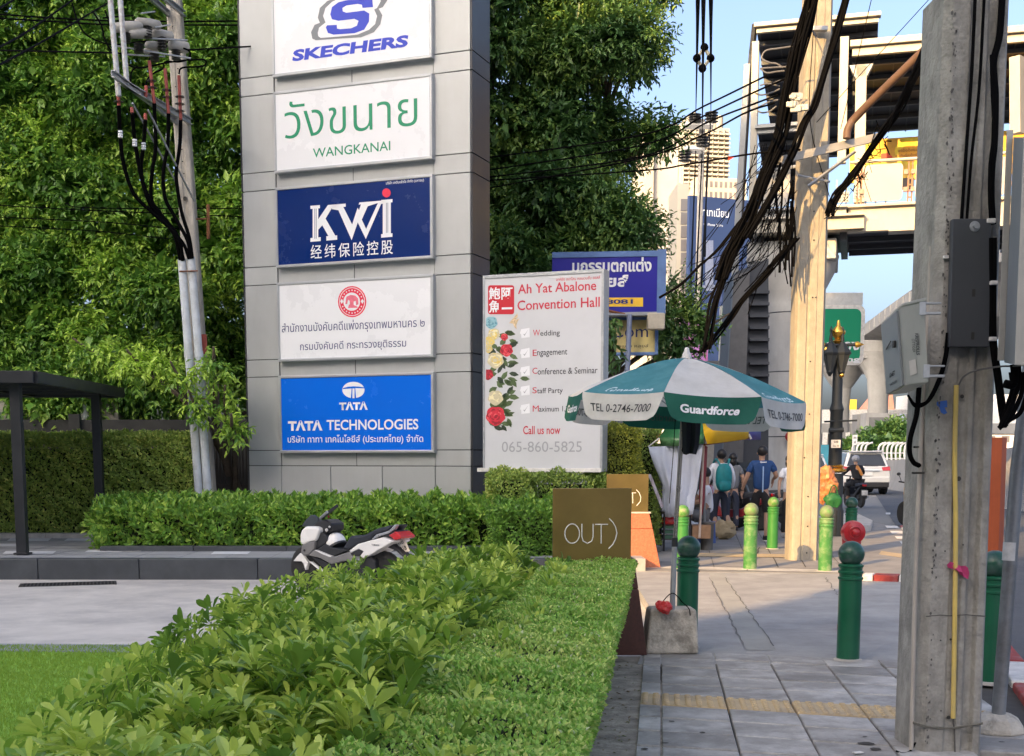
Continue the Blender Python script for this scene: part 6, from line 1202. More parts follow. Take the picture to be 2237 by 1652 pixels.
# road sign small on the lamp, lamp
LX = P(1821,1172,24.5).x
lmp = thing('street_lamp', 'ornate dark street lamp with gilded onion finial beside the big pole', 'street lamp', (LX,24.5,0)); lx = lmp.location.x; GLD = mat('gold', (.62,.36,.07), .28, .85, .1, 9); LDK = mat('lamp_dark', (.016,.021,.025), .6, 0, .1, 5)
pz = lambda y,Y_=24.5: P(1826,y,Y_).z
def lpx(y): return P(1832+(1827-1832)*(1170-y)/470,y,24.5).x
MB().lathe([(.17,0),(.17,.5),(.15,.55),(.145,pz(1040)),(.15,pz(1035))],(lx,24.5,0),16).build('base_shaft', LDK, lmp, smooth=35)
for i in range(12): MB().tube([(lx+.165*cos(i*pi/6),24.5+.165*sin(i*pi/6),.02),(lx+.165*cos(i*pi/6),24.5+.165*sin(i*pi/6),.5)],.014,4).build('flute', LDK, lmp)
MB().lathe([(.1,0),(.2,.03),(.2,.07),(.12,.1),(.16,.13),(.1,.17)],(lx,24.5,pz(1033)),18).build('gold_ring', GLD, lmp, smooth=35)
MB().lathe([(.13,pz(1028)),(.12,pz(900)),(.14,pz(895)),(.1,pz(880)),(.09,pz(770))],(lx-.02,24.5,0),14).build('shaft', LDK, lmp, smooth=35)
MB().lathe([(.1,pz(778)),(.16,pz(772)),(.05,pz(766)),(.05,pz(752)),(.11,pz(746)),(.05,pz(741)),(.135,pz(730)),(.14,pz(724)),(.04,pz(712)),(.02,pz(700))],(lx-.04,24.5,0),16).build('gold_finial', GLD, lmp, smooth=50)
fL = Fr((P(1825,760,24.4).x-.0,24.4,0),(1,0,0),(0,-1,0)); hl = lambda x,y: fL.hit(*pc('h',x,y))
for x0,x1 in ((150,318),(150,40)):
    o = MB().tube([fL.w(*hl(x0,475),0),fL.w(*hl(x1,470),0)], .03, 8).build('arm', LDK, lmp, smooth=50); MB().lathe([(.045,-.05),(.06,0),(.03,.06),(.005,.12)], fL.w(*hl(x1,470),0), 10, Matrix.Rotation(pi/2*(1 if x1>x0 else -1),3,'Y')).build('gold_tip', GLD, o, smooth=50)
for x in (198,108):
    a_,z_ = hl(x,500); s_ = .0 
    o = MB().lathe([(.04,.12),(.18,-.08),(.175,-.11)], fL.w(a_,z_,0), 8).build('lantern_cap', LDK, lmp); MB().lathe([(.06,-.42),(.15,-.12),(.16,-.11)], fL.w(a_,z_,0), 8).build('lantern_glass', mat('lantern_glass', (.05,.055,.055), .15, 0, .1, 3), o); MB().lathe([(.02,-.52),(.07,-.44),(.06,-.41)], fL.w(a_,z_,0), 8).build('lantern_base', LDK, o); MB().lathe([(.04,.13),(.02,.3),(.03,.34),(.004,.42)], fL.w(a_,z_,0), 8).build('lantern_spike', LDK, o)
    for k_ in range(4): 
        t_ = pi/4+k_*pi/2; MB().tube([fL.w(a_,z_,0)+Vector((.155*cos(t_),.155*sin(t_),-.12)),fL.w(a_,z_,0)+Vector((.06*cos(t_),.06*sin(t_),-.42))],.012,4).build('lantern_bar', LDK, o)
MB().tube(catmull([fL.w(*hl(128,580),.05),fL.w(*hl(105,540),.05),fL.w(*hl(72,500),.05),fL.w(*hl(60,520),.05)],5),[.03]*16,6).build('gold_scroll', GLD, lmp, smooth=50)
MB().tube([fL.w(*hl(60,1068)),fL.w(*hl(312,1058))], .02, 6).build('cross_bar', LDK, lmp); MB().tube([fL.w(*hl(95,1135)),fL.w(*hl(207,1132))], .045, 8).build('bracket', LDK, lmp); MB().ball(fL.w(*hl(195,706)), .05, 8, 6).build('knob', GLD, lmp)
rs = thing('pole_notice', 'small white notice tied to the ornate street lamp', 'sign', (lx,24.2,pz(985))); fn = Fr(P(*pc('h',112,1270),24.2),(1,0,0),(0,-1,0)); a2_,z2_ = fn.hit(*pc('h',186,1208)); MB().fbox(fn,0,a2_,0,z2_,-.02,0).build('plate', WHTK, rs); text('508', fn, a2_*.25, z2_*.6, a2_*.5, z2_*.28, IBK, rs, .003, .02); text('ซ่อม TP', fn, a2_*.15, z2_*.12, a2_*.7, z2_*.25, IBK, rs, .003, .01)
r2 = thing('bicycle_sign', 'small white lane sign on a thin post left of the far railing', 'road sign', (P(1870,1000,60).x,60,0)); fn = Fr(P(*pc('h',276,1250),60),(1,0,0),(0,-1,0)); a2_,z2_ = fn.hit(*pc('h',316,1170)); MB().fbox(fn,0,a2_,0,z2_,-.03,0).build('plate', WHTK, r2); text('OTO', fn, a2_*.2, z2_*.6, a2_*.6, z2_*.2, IBK, r2, .004, .05); text('4', fn, a2_*.4, z2_*.15, a2_*.25, z2_*.3, IBK, r2, .004, .05); MB().tube([fn.w(a2_/2,-1.6,-.05),fn.w(a2_/2,z2_,-.05)],.04,6).build('post', STL, r2)
# ================================================================ right-hand cables
def bundle(name, label, pts, N, rad, r=(.008,.016), wob=.03, seed=1, k=None, Y=18, jitz=0.):
    rr_ = random.Random(seed); q = MB(); base = [P(*(pc(k,*p[:2]) if k else p[:2]), (p[2] if len(p)>2 else Y)) for p in pts]
    for c_ in range(N):
        a_ = rr_.uniform(0,2*pi); ro = rad*sqrt(rr_.random()); L_=[]
        for i,b_ in enumerate(base):
            a2 = a_+.5*math.sin(i*1.3+c_); L_.append(b_+Vector((cos(a2)*ro+rr_.gauss(0,wob), sin(a2)*ro, rr_.gauss(0,wob))))
        q.tube(catmull(L_,5), rr_.uniform(*r), 5, False)
    return tag(q.build(name, BLKC, None, smooth=50), label, 'cable')
bundle('cable_bundle','thickest black cable bundle slanting down left of the big pole', [('',0)][:0]+[(1777,-20),(1757,60),(1738,130),(1722,200),(1705,290),(1692,330),(1665,400),(1640,460),(1610,520),(1590,560),(1575,610)], 24, .095, (.010,.020), .012, 1, Y=17.9)
bundle('cable_bundle','second black cable bundle crossing in front of the big pole', [(1852,-20),(1830,60),(1800,160),(1780,230),(1758,270),(1735,330),(1700,400),(1660,470),(1630,520)], 12, .045, (.010,.018), .008, 2, Y=17.8)
bundle('cable_bundle','black cable bundle running from the near pole down to the cross arm', [(2060,58,9),(2035,100,11),(2000,165,13.5),(1965,230,15.5),(1930,285,17.5),(1900,330,18.1),(1860,385,18.3),(1825,430,18.4),(1810,470,18.4)], 13, .05, (.009,.016), .015, 3)
bundle('cable_bundle','lower black bundle drooping from the stair top towards the parasol', [(1612,505),(1592,545),(1580,600),(1560,660),(1548,720),(1540,760)], 12, .06, (.010,.018), .012, 4, Y=17.9)
bundle('cable_bundle','straight black cable bundle from the big pole down behind the parasol', [(1742,520),(1700,568),(1665,610),(1625,655),(1598,690),(1560,740),(1530,770)], 10, .045, (.012,.02), .008, 5, Y=18.2)
bundle('cable_bundle','single dark cable line dropping left across the blue billboard', [(1660,440),(1620,480),(1570,545),(1530,580),(1490,620),(1440,650)], 3, .02, (.014,.018), .004, 6, Y=18.5)
# frayed mass around the pole
rr_ = random.Random(11); q = MB()
for i in range(34):
    x0 = rr_.uniform(1655,1735); y0 = rr_.uniform(310,440); dx = rr_.gauss(-40,24); dy = rr_.uniform(50,190); Y_ = rr_.uniform(17.7,18.5)
    q.tube(catmull([P(x0,y0,Y_),P(x0+dx*.3+rr_.gauss(0,9),y0+dy*.35,Y_),P(x0+dx*.7+rr_.gauss(0,10),y0+dy*.7,Y_),P(x0+dx,y0+dy,Y_)],4), rr_.uniform(.003,.007), 4, False)
for i in range(12):
    x0 = rr_.uniform(1700,1735); y0 = rr_.uniform(330,500); q.tube(catmull([P(x0,y0,18.2),P(x0+rr_.gauss(0,6),y0+60,18.2),P(x0+rr_.gauss(-4,6),y0+130,18.2)],4), rr_.uniform(.008,.02), 4, False)
for i in range(22):
    y0 = rr_.uniform(500,560); x0 = rr_.uniform(1620,1740); q.tube(catmull([P(x0,y0-60,18.1),P(x0-20,y0,18.1),P(x0-60,y0+45,18.2),P(x0-rr_.uniform(80,150),y0+rr_.uniform(60,150),18.3)],4), rr_.uniform(.004,.008), 4, False)
for i in range(26):   # spikes on the right bundle end
    x0 = rr_.uniform(1812,1935); y0 = 470-(x0-1812)*1.3+rr_.gauss(0,9); q.tube([P(x0,y0,18.2),P(x0+rr_.gauss(0,10),y0+rr_.gauss(0,16),18.25),P(x0+rr_.gauss(-8,16),y0+rr_.gauss(8,22),18.3)], rr_.uniform(.004,.010), 4, False)
o = tag(q.build('wire_tangle', BLKC, None, smooth=50), 'dense tangle of loose black wires hanging around the big pole', 'cable', kind='stuff')
lw_ = [[(800,575),(640,600),(480,625),(425,690),(430,735),(520,780),(600,790),(680,840)],[(400,850),(540,840),(720,830)],[(400,850),(480,905),(600,890),(700,880)],[(350,1130),(480,1080),(620,1010),(720,985)],[(340,1160),(420,1180),(540,1150),(640,1105)],[(360,1340),(500,1270),(620,1240)],[(370,1380),(430,1400),(520,1380),(600,1320)],[(1050,380),(1120,530),(1185,690)],[(400,1060),(500,1040),(640,1070)]]
for i,p_ in enumerate(lw_): tag(MB().tube(catmull([P(*pc('a',*v),18.0) for v in p_],6), .011, 6).build('loose_wire', mat('wire_grey', (.17,.17,.18), .5), None, smooth=50), ['topmost grey loop of wire sticking out left of the thickest bundle','upper doubled-back grey wire left of the thickest bundle','lower doubled-back grey wire left of the thickest bundle','kinked grey wire halfway up the left side of the thickest bundle','sagging grey wire just below the halfway splice of the bundle','rising grey wire below the sagging one left of the bundle','lowest drooping grey loop left of the thickest bundle','thin dark stay crossing the big pole near its top','short grey wire hugging the roof corner left of the bundle'][i], 'wire', 'loose wire loops beside the bundle' if i!=7 else None)
q = MB(); rr_ = random.Random(4)
for i in range(7): p_ = P(*pc('a',rr_.uniform(770,950),rr_.uniform(1180,1370)),17.7); q.box(p_,(rr_.uniform(.06,.16),.06,rr_.uniform(.04,.09)),rr_.uniform(-.6,.6))
tag(q.build('splice_box', mat('splice', (.45,.45,.42), .6), None, bevel=.008), 'small pale splice boxes clipped to the thickest cable bundle', 'splice box')
for i,(y0,y1,x0) in enumerate(((845,470,790),(985,555,735),(1090,630,860),(900,700,740),(1060,955,690))):
    pass
nmz = ['topmost','second','third','fourth','lowest']
for i,pts in enumerate(([(-1100,1000),(0,842),(400,660),(790,470)],[(-1100,1080),(0,905),(400,720),(720,570),(905,490)],[(-1100,1120),(0,975),(400,770),(700,650),(860,590)],[(-1100,1200),(0,985),(390,840),(660,700),(840,640)],[(-1100,1130),(0,1060),(300,1020),(700,955),(1000,930)])):
    wire(nmz[i]+' of the black wires slanting from the trees up to the cable bundle', [P(*pc('F',*p), (23 if j==0 else 21.5 if j==1 else 19.5 if j==2 else 18)) for j,p in enumerate(pts)], .013, 0, 'wires slanting from the trees')
for i,pts in enumerate(([(700,1130),(400,1500),(300,1660)],[(1440,0),(1370,300),(1250,800)],[(1795,0),(1530,290),(1100,760)],[(1080,180),(1060,750),(1180,1220)],[(720,900),(640,1180),(380,1560)],[(980,1180),(700,1500),(330,1640)],[(690,1400),(500,1640),(380,1760)],[(650,1350),(470,1560),(400,1640)])):
    wire(['thin dark','fine','long thin','crossing','steep','low slanting','short low','lowest short'][i]+' wire among the cables around the big pole', [P(*pc('F',*p), 18.6) for p in pts], .006, 0, 'thin wires around the big pole')
pn_ = thing('red_pennant', 'small red pennant on a wire in front of the distant tower', 'flag', P(*pc('F',545,985),18.2)); q = MB(); q.add([P(*pc('F',548,968),18.2),P(*pc('F',590,975),18.2),P(*pc('F',550,1000),18.2),P(*pc('F',552,983),18.25)], [(0,3,1),(3,2,1)]); q.build('cloth', mat('pennant', (.6,.1,.05), .6, trans=.3), pn_)
# distant lines with insulators
dp = thing('distant_power_pole', 'distant pole top with white cross arms and dark insulators before the tower', 'utility pole', (P(1545,1000,70).x,70,0))
MB().tube([Vector((P(1534,0,70.5).x,70.5,0)),P(1534,262,70.5)], .16, 10).build('shaft', PC, dp)
for a_,c_ in (((500,258),(770,262)),((500,485),(690,490))): MB().tube([P(*pc('d',*a_),70),P(*pc('d',*c_),70)], .2, 4).build('cross_arm', mat('arm_pale', (.6,.58,.55), .6), dp)
for x,y0,y1 in ((600,150,240),(755,130,240),(672,360,465),(507,490,600)): a_ = P(*pc('d',x,y1),70); c_ = P(*pc('d',x,y0),70); MB().lathe(ribs(.36,c_.z-a_.z,4), a_, 12).build('insulator', INS, dp, smooth=30)
for i,(x0,x1,yb) in enumerate(((1525,1520,252),(1537,1534,318),(1553,1553,250))): wire(['left','middle','right'][i]+' of the three lines dropping from the top of the frame to the distant pole', [P(x0,-40,9),P((x0+x1)/2,yb*.5,22),P(x1,yb,69.9)], .018, 0, 'three lines to the distant pole')
sx = thing('line_spacer', 'diamond shaped spacer clamped on the three hanging lines', 'spacer', P(1537,130,22)); q = MB(); fz = [(358,362),(405,295),(443,362),(392,425)]
for i in range(4): q.tube([P(*pc('F',*fz[i]),22),P(*pc('F',*fz[(i+1)%4]),22)], .03, 6)
q.build('frame', mat('spacer', (.45,.42,.3), .6), sx); 
for x,y in fz: MB().ball(P(*pc('F',x,y),22), .07, 8, 6).build('clamp', BLKC, sx)
for i,(x0,y0,x1,y1,Y1) in enumerate(((1520,330,1508,650,24),(1534,330,1520,640,24),(1553,250,1530,660,24),(1545,330,1540,560,30))): wire(['leftmost','second','third','rightmost'][i]+' thin line falling from the distant pole past the blue billboard', [P(x0,y0,69.5),P((x0+x1)/2,(y0+y1)/2,50),P(x1,y1,Y1+10)], .03, 0, 'lines falling from the distant pole')
# ================================================================ people
SKIN = mat('skin', (.42,.25,.17), .55, 0, .06, 12); HAIR = mat('hair', (.012,.010,.010), .5, 0, .2, 30)
def skinned(name, pts, edges, rad, m, parent, sub=2, root=0):
    me = bpy.data.meshes.new(name); me.from_pydata([tuple(p) for p in pts], edges, []); o = bpy.data.objects.new(name, me); COL.objects.link(o)
    me.skin_vertices.new(name='') if hasattr(me.skin_vertices, 'new') and not len(me.skin_vertices) else None
    md = o.modifiers.new('k','SKIN'); md.use_smooth_shade = True; md.branch_smoothing = .4
    if not len(me.skin_vertices):
        with bpy.context.temp_override(object=o): bpy.ops.mesh.customdata_skin_add()
    for i,r_ in enumerate(rad):
        me.skin_vertices[0].data[i].radius = r_ if isinstance(r_, tuple) else (r_, r_)
    me.skin_vertices[0].data[root].use_root = True
    s_ = o.modifiers.new('s','SUBSURF'); s_.levels = s_.render_levels = sub
    dg = bpy.context.evaluated_depsgraph_get(); dg.update(); nm = bpy.data.meshes.new_from_object(o.evaluated_get(dg)); bpy.data.objects.remove(o); nm.materials.clear(); nm.materials.append(m); nm.name = name
    return link(name, nm, parent, local=True)
def person(label, base, rz=0., H=1.7, shirt=None, trousers=None, long_sleeve=False, shorts=False, hair=HAIR, arms=None, legs=None, shoes=None, lean=0., female=False, cat='person'):
    t = thing('person', label, cat, base, rz); k = H/1.72; V = lambda x,y,z: Vector((x*k,y*k,z*k))
    arms = arms or (((-.235,-.02,1.14),(-.25,.06,.90)),((.235,-.02,1.14),(.25,.06,.90)))
    legs = legs or (((-.10,.02,.50),(-.11,-.02,.09)),((.10,.02,.50),(.11,-.02,.09)))
    sw = .165 if not female else .145; L = lean
    pel = V(0,0,.94); wa = V(0,L*.3,1.08); ch = V(0,L*.7,1.28); nb = V(0,L,1.44); nk = V(0,L*1.05,1.50); hd = V(0,L*1.1,1.575); ht_ = V(0,L*1.12,1.655)
    pts = [pel,wa,ch,nb,nk,hd,ht_]; ed = [(0,1),(1,2),(2,3),(3,4),(4,5),(5,6)]; rd = [(.11*k,.08*k),(.10*k,.07*k),(.12*k,.08*k),(.055*k,.05*k),(.052*k,.052*k),(.078*k,.088*k),(.062*k,.072*k)]
    for s_,(e_,w_) in zip((-1,1),arms):
        i = len(pts); pts += [V(s_*sw,L*.95,1.39),V(*e_),V(*w_),V(w_[0],w_[1]+.01,w_[2]-.06)]; ed += [(2,i),(i,i+1),(i+1,i+2),(i+2,i+3)]; rd += [.058*k,.042*k,.028*k,(.036*k,.018*k)]
        # fingers
        for f_ in range(4):
            j = len(pts); b_ = V(w_[0]+(f_-1.5)*.017*.4, w_[1]+.01+(f_-1.5)*.017, w_[2]-.09); pts += [b_, b_+V(-s_*.008,.004,-.035-.008*(1.5-abs(f_-1.5))), b_+V(-s_*.022,.008,-.06)]; ed += [(i+3,j),(j,j+1),(j+1,j+2)]; rd += [.009*k,.008*k,.007*k]
        j = len(pts); pts += [V(w_[0]-s_*.01,w_[1]+.04,w_[2]-.05),V(w_[0]-s_*.015,w_[1]+.05,w_[2]-.09)]; ed += [(i+2,j),(j,j+1)]; rd += [.011*k,.009*k]
    for s_,(kn,an) in zip((-1,1),legs):
        i = len(pts); pts += [V(s_*.085,0,.86),V(*kn),V(an[0],an[1],an[2]+.2),V(*an),V(an[0],an[1]+.13,an[2]-.055)]; ed += [(0,i),(i,i+1),(i+1,i+2),(i+2,i+3),(i+3,i+4)]; rd += [.088*k,.055*k,.052*k,.038*k,.036*k]
    skinned('body', pts, ed, rd, SKIN, t)
    q = MB(); q.ball(hd+V(0,.095,-.005), .016*k, 8, 6, (1,1.2,1.4))     # nose
    for s_ in (-1,1): q.ball(hd+V(s_*.082,-.005,-.005), .026*k, 8, 6, (.4,.8,1.2))
    q.build('ears_and_nose', SKIN, t, smooth=60, local=True)
    q = MB(); [q.ball(hd+V(s_*.032,.083,.02), .009*k, 6, 5) for s_ in (-1,1)]; q.ball(hd+V(0,.088,-.04), .018*k, 8, 5, (1.2,.4,.35)); q.build('eyes_and_mouth', HAIR, t, local=True)
    q = MB(); q.ball(hd+V(0,-.018,.035), .098*k, 18, 12, (.96,1.06,1.0)); 
    if female: q.ball(hd+V(0,-.05,-.05), .075*k, 14, 10, (1.1,.8,1.5))
    q.v = [(v[0]*(1+.04*noise.noise(Vector(v)*25)), v[1]+.006*noise.noise(Vector(v)*30), v[2]+.006*noise.noise(Vector(v)*28)) for v in q.v]
    # keep the face free: drop front low faces
    keep = [i for i,f in enumerate(q.f) if not (sum(q.v[a][1] for a in f)/len(f) > hd.y+.045*k and sum(q.v[a][2] for a in f)/len(f) < hd.z+.05*k)]
    q.f = [q.f[i] for i in keep]; q.m = [0]*len(q.f); q.build('hair', hair, t, smooth=60, local=True)
    if shirt:
        p2 = [pel+V(0,0,-.07),wa,ch,nb+V(0,0,-.005)]; e2 = [(0,1),(1,2),(2,3)]; r2 = [(.178*k,.135*k),(.165*k,.125*k),(.19*k,.135*k),(.085*k,.078*k)]
        for s_,(e_,w_) in zip((-1,1),arms):
            i = len(p2); a = V(s_*sw,L*.95,1.395); e_ = V(*e_); w_ = V(*w_); end = e_ if long_sleeve else a.lerp(e_,.72); p2 += [a,end]; e2 += [(2,i),(i,i+1)]; r2 += [.072*k,.064*k if not long_sleeve else .054*k]
            if long_sleeve: p2 += [w_]; e2 += [(i+1,i+2)]; r2 += [.042*k]
        skinned('shirt', p2, e2, r2, shirt, t)
    if trousers:
        p2 = [V(0,0,.98),pel+V(0,0,-.03)]; e2 = [(0,1)]; r2 = [(.142*k,.108*k),(.15*k,.115*k)]
        for s_,(kn,an) in zip((-1,1),legs):
            i = len(p2); kn = V(*kn); an = V(*an); p2 += [V(s_*.09,0,.84),kn]; e2 += [(1,i),(i,i+1)]; r2 += [.105*k,.085*k if shorts else .075*k]
            if not shorts: p2 += [an+V(0,0,.0)]; e2 += [(i+1,i+2)]; r2 += [.062*k]
        skinned('trousers', p2, e2, r2, trousers, t)
    for s_,(kn,an) in zip((-1,1),legs):
        q = MB(); q.lathe([(.03,-.03),(.046,-.022),(.048,.03),(.036,.065)],(0,0,0),12,Matrix.Diagonal((1,2.5,1))); q.v = [(v[0]*k+an[0]*k, v[1]*k+an[1]*k+.06*k, v[2]*k+an[2]*k-.055*k) for v in q.v]; q.build('shoe', shoes or IBK, t, smooth=50, local=True)
    return t
CLW = mat('cloth_white', (.74,.76,.82), .8, 0, .06, 8, .4, 18); CLN = mat('cloth_navy', (.022,.028,.05), .85, 0, .15, 8, .4, 18); CLB = mat('cloth_black', (.013,.013,.015), .85, 0, .15, 8, .3, 18)
CLU = mat('cloth_blue', S(28,66,118), .75, 0, .15, 8, .4, 18); CLG = mat('cloth_grey', (.16,.165,.18), .85, 0, .12, 8); TEAL = mat('bag_teal', S(20,125,130), .6, 0, .14, 10, .3, 20)
def gp(x,y,z=0.): return G(x,y,z)
b1 = gp(1572,1177); t = person('man in a white shirt and dark trousers carrying a teal backpack', b1, .1, 1.68, CLW, CLN, True, arms=(((-.25,-.02,1.14),(-.285,.05,.92)),((.24,0,1.14),(.25,.12,.96))), legs=(((-.11,.06,.50),(-.10,-.02,.10)),((.09,-.02,.50),(.14,-.12,.12))), shoes=IBK)
q = MB(); q.ball((0,0,0),1,18,12); q.v = [(.155*math.copysign(abs(v[0])**.75,v[0]), -.19+.10*v[1], 1.14+.26*math.copysign(abs(v[2])**.8,v[2])) for v in q.v]; bpk = q.build('backpack', TEAL, t, smooth=50, local=True); bpk.matrix_parent_inverse = Matrix.Identity(4)
q = MB(); q.ball((0,0,0),1,14,8); q.v = [(.125*math.copysign(abs(v[0])**.7,v[0]), -.27+.05*v[1], .99+.10*math.copysign(abs(v[2])**.7,v[2])) for v in q.v]; q.build('backpack_pocket', TEAL, t, smooth=50, local=True)
for s_ in (-1,1): MB().tube(catmull([(s_*.07,-.2,1.36),(s_*.12,-.12,1.47),(s_*.13,.02,1.44),(s_*.14,.11,1.30)],5), .020, 6).build('backpack_strap', TEAL, t, local=True)
b2 = gp(1660,1182); t2 = person('broad man in a blue sports shirt and black shorts seen from behind', b2, -.05, 1.74, CLU, CLB, False, True, arms=(((-.27,-.02,1.13),(-.33,.10,.90)),((.27,.02,1.16),(.24,.24,1.10))), legs=(((-.10,.10,.52),(-.09,.22,.16)),((.11,-.02,.48),(.10,-.06,.09))), shoes=CLB)
q = MB(); q.box((0,-.175,1.12),(.022,.006,.46)); q.build('back_stripe', mat('stripe_pale', S(150,180,215), .6), t2, local=True)
me_ = textmesh('Quest', .03); 
fq = Fr((0,0,0),(1,0,0),(0,-1,0)); o = text('Quest', fq, -.06, 1.41, .12, .035, WHT, None, .155, .03); o.parent = t2
for an_ in ((.10,-.06,.09),(-.09,.22,.16)): 
    q = MB(); q.lathe([(.05,0),(.052,.012),(.05,.02)],(0,0,0),12,Matrix.Diagonal((1,2.5,1))); q.v = [(v[0]+an_[0],v[1]+an_[1]+.06,v[2]+an_[2]-.09) for v in q.v]; q.build('white_sole', WHTK, t2, local=True)
MB().tube([(-.335,.105,.93),(-.333,.1,.905)], .036, 10).build('watch', CLB, t2, local=True)
b3 = gp(1722,1174); person('woman in a white top and black trousers walking towards the big pole', b3, pi+.25, 1.58, CLW, CLB, False, arms=(((-.2,-.02,1.14),(-.22,.06,.92)),((.22,-.03,1.14),(.27,.06,.92))), shoes=mat('shoe_grey', (.35,.35,.35), .7), female=True)
b4 = gp(1597,1160); person('person in a grey shirt half hidden behind the backpack man', b4, 0, 1.62, CLG, CLN, False, female=True)
# seated vendor
vb = gp(1543,1186); t5 = thing('person', 'seated vendor in a white shirt with bare knees beside the red cloth', 'person', vb, pi/2)
skinned('body', [Vector(p) for p in ((0,0,.48),(0,.0,.7),(0,.02,.92),(0,.03,1.05),(0,.05,1.17),(0,.05,1.25),(.1,.1,.5),(.12,.45,.52),(.12,.42,.1),(.12,.54,.04),(-.1,.1,.5),(-.12,.45,.52),(-.12,.42,.1),(-.12,.54,.04),(.17,.03,.98),(.24,.16,.75),(.14,.38,.66),(-.17,.03,.98),(-.24,.16,.75),(-.14,.38,.66))], [(0,1),(1,2),(2,3),(3,4),(4,5),(0,6),(6,7),(7,8),(8,9),(0,10),(10,11),(11,12),(12,13),(2,14),(14,15),(15,16),(2,17),(17,18),(18,19)], [(.15,.12),(.14,.11),(.15,.11),.06,(.085,.09),.07,.09,.06,.042,.035,.09,.06,.042,.035,.055,.042,.03,.055,.042,.03], SKIN, t5)
skinned('shirt', [Vector(p) for p in ((0,0,.5),(0,.0,.7),(0,.02,.92),(0,.03,1.02),(.17,.03,.98),(.22,.12,.82),(-.17,.03,.98),(-.22,.12,.82))], [(0,1),(1,2),(2,3),(2,4),(4,5),(2,6),(6,7)], [(.17,.14),(.16,.13),(.17,.125),.07,.07,.06,.07,.06], CLW, t5)
skinned('shorts', [Vector(p) for p in ((0,0,.47),(.1,.1,.5),(.12,.32,.52),(-.1,.1,.5),(-.12,.32,.52))], [(0,1),(1,2),(0,3),(3,4)], [(.16,.13),.1,.085,.1,.085], CLG, t5)
MB().ball((0,.04,1.24),.1,14,10).build('hair', HAIR, t5, smooth=60, local=True); 
q = MB(); q.lathe([(.17,0),(.15,.36),(.17,.38)],(0,0,0),12); q.build('stool', mat('stool_blue', (.05,.1,.3), .5), t5, smooth=40, local=True)
# ================================================================ vendor stall
ml = thing('market_umbrella', 'market umbrella with red, green, yellow and purple panels over the vendor stall', 'umbrella', P(*pc('M',760,600),21.5))
def mp_(x,y,Y_): return P(*pc('M',x,y), Y_)
def panelp(nm, rows, m_, parent=ml, smooth=30, label=None):
    q = MB(); n = len(rows[0]); q.add([mp_(*p) for r_ in rows for p in r_], [(j*n+i,(j+1)*n+i,(j+1)*n+i+1,j*n+i+1) for j in range(len(rows)-1) for i in range(n-1)]); o = q.build(nm, m_, parent, smooth=smooth)
    s_ = o.modifiers.new('t','SOLIDIFY'); s_.thickness = .006
    if label: o['label'] = label
    return o
FG = mat('fabric_green', S(60,135,85), .4, 0, .1, 4, trans=.3); FYL = mat('fabric_yellow', (.85,.60,.03), .5, 0, .04, 4, trans=.45); FRD = mat('fabric_red', (.58,.04,.07), .6, 0, .1, 4, trans=.3); FPU = mat('fabric_purple', S(82,82,150), .5, 0, .08, 4, trans=.2)
panelp('canopy_panel', [[(560,60,21.6),(640,70,21.5),(790,100,21.4)],[(400,240,20.9),(560,235,20.6),(745,230,20.5)],[(300,390,20.3),(520,400,20.1),(765,360,20.1)]], FG)
panelp('valance', [[(300,390,20.3),(420,395,20.15),(540,400,20.1),(660,385,20.1),(765,358,20.1)],[(318,480,20.3),(430,484,20.2),(540,488,20.1),(660,470,20.12),(757,455,20.1)]], mat('fabric_green_glossy', S(110,160,110), .2, 0, .35, 3, trans=.35, dirt=S(30,110,60), damt=.9, dscale=5), smooth=20)
panelp('canopy_panel', [[(790,100,21.4),(830,140,21.3),(860,240,21.4)],[(745,240,20.5),(860,270,20.9),(1180,272,21.4)],[(765,350,20.1),(1000,310,20.8),(1220,300,21.6)]], FYL)
panelp('valance', [[(757,300,20.1),(900,280,20.4),(1050,276,20.9),(1180,272,21.4),(1222,300,21.6)],[(765,360,20.1),(900,345,20.4),(1050,330,20.9),(1200,330,21.4),(1225,345,21.6)],[(798,460,20.1),(900,452,20.4),(1050,432,20.9),(1190,412,21.4),(1225,395,21.6)]], FYL)
panelp('valance', [[(1195,270,21.9),(1300,275,22.2),(1352,315,22.4)],[(1220,420,21.8),(1300,418,22.2),(1350,418,22.4)]], FPU)
panelp('canopy_panel', [[(380,250,21.2),(300,300,21.3),(240,330,21.4)],[(330,300,21.0),(270,350,21.2),(190,360,21.5)],[(300,395,20.9),(250,420,21.2),(175,395,21.6)],[(280,440,20.9),(220,455,21.2),(200,450,21.5)]], FRD)
MB().tube([mp_(758,470,20.5),mp_(715,1430,20.5)], .02, 8).build('pole', mat('pale_pole', (.5,.42,.38), .6), ml); MB().tube([mp_(770,120,21.4),mp_(765,1450,21.4)], .02, 8).build('pole', STL, ml)
MB().tube([mp_(765,470,20.3),mp_(1225,400,21.7)], .014, 6).build('rib', RUST, ml); MB().tube([mp_(1225,360,21.6),mp_(1250,410,21.6)], .02, 6).build('tie', WHTK, ml)
ws = thing('hanging_sheet', 'wrinkled white sheet hung as a side curtain under the green umbrella panel', 'sheet', mp_(520,1200,20.3))
prof_l = [(190,490),(205,560),(250,690),(310,830),(355,930),(345,1000),(350,1110),(362,1215)]; prof_r = [(752,470),(742,560),(728,690),(705,830),(690,930),(672,1000),(662,1110),(648,1180)]
q = MB(); n = 26; V=[]
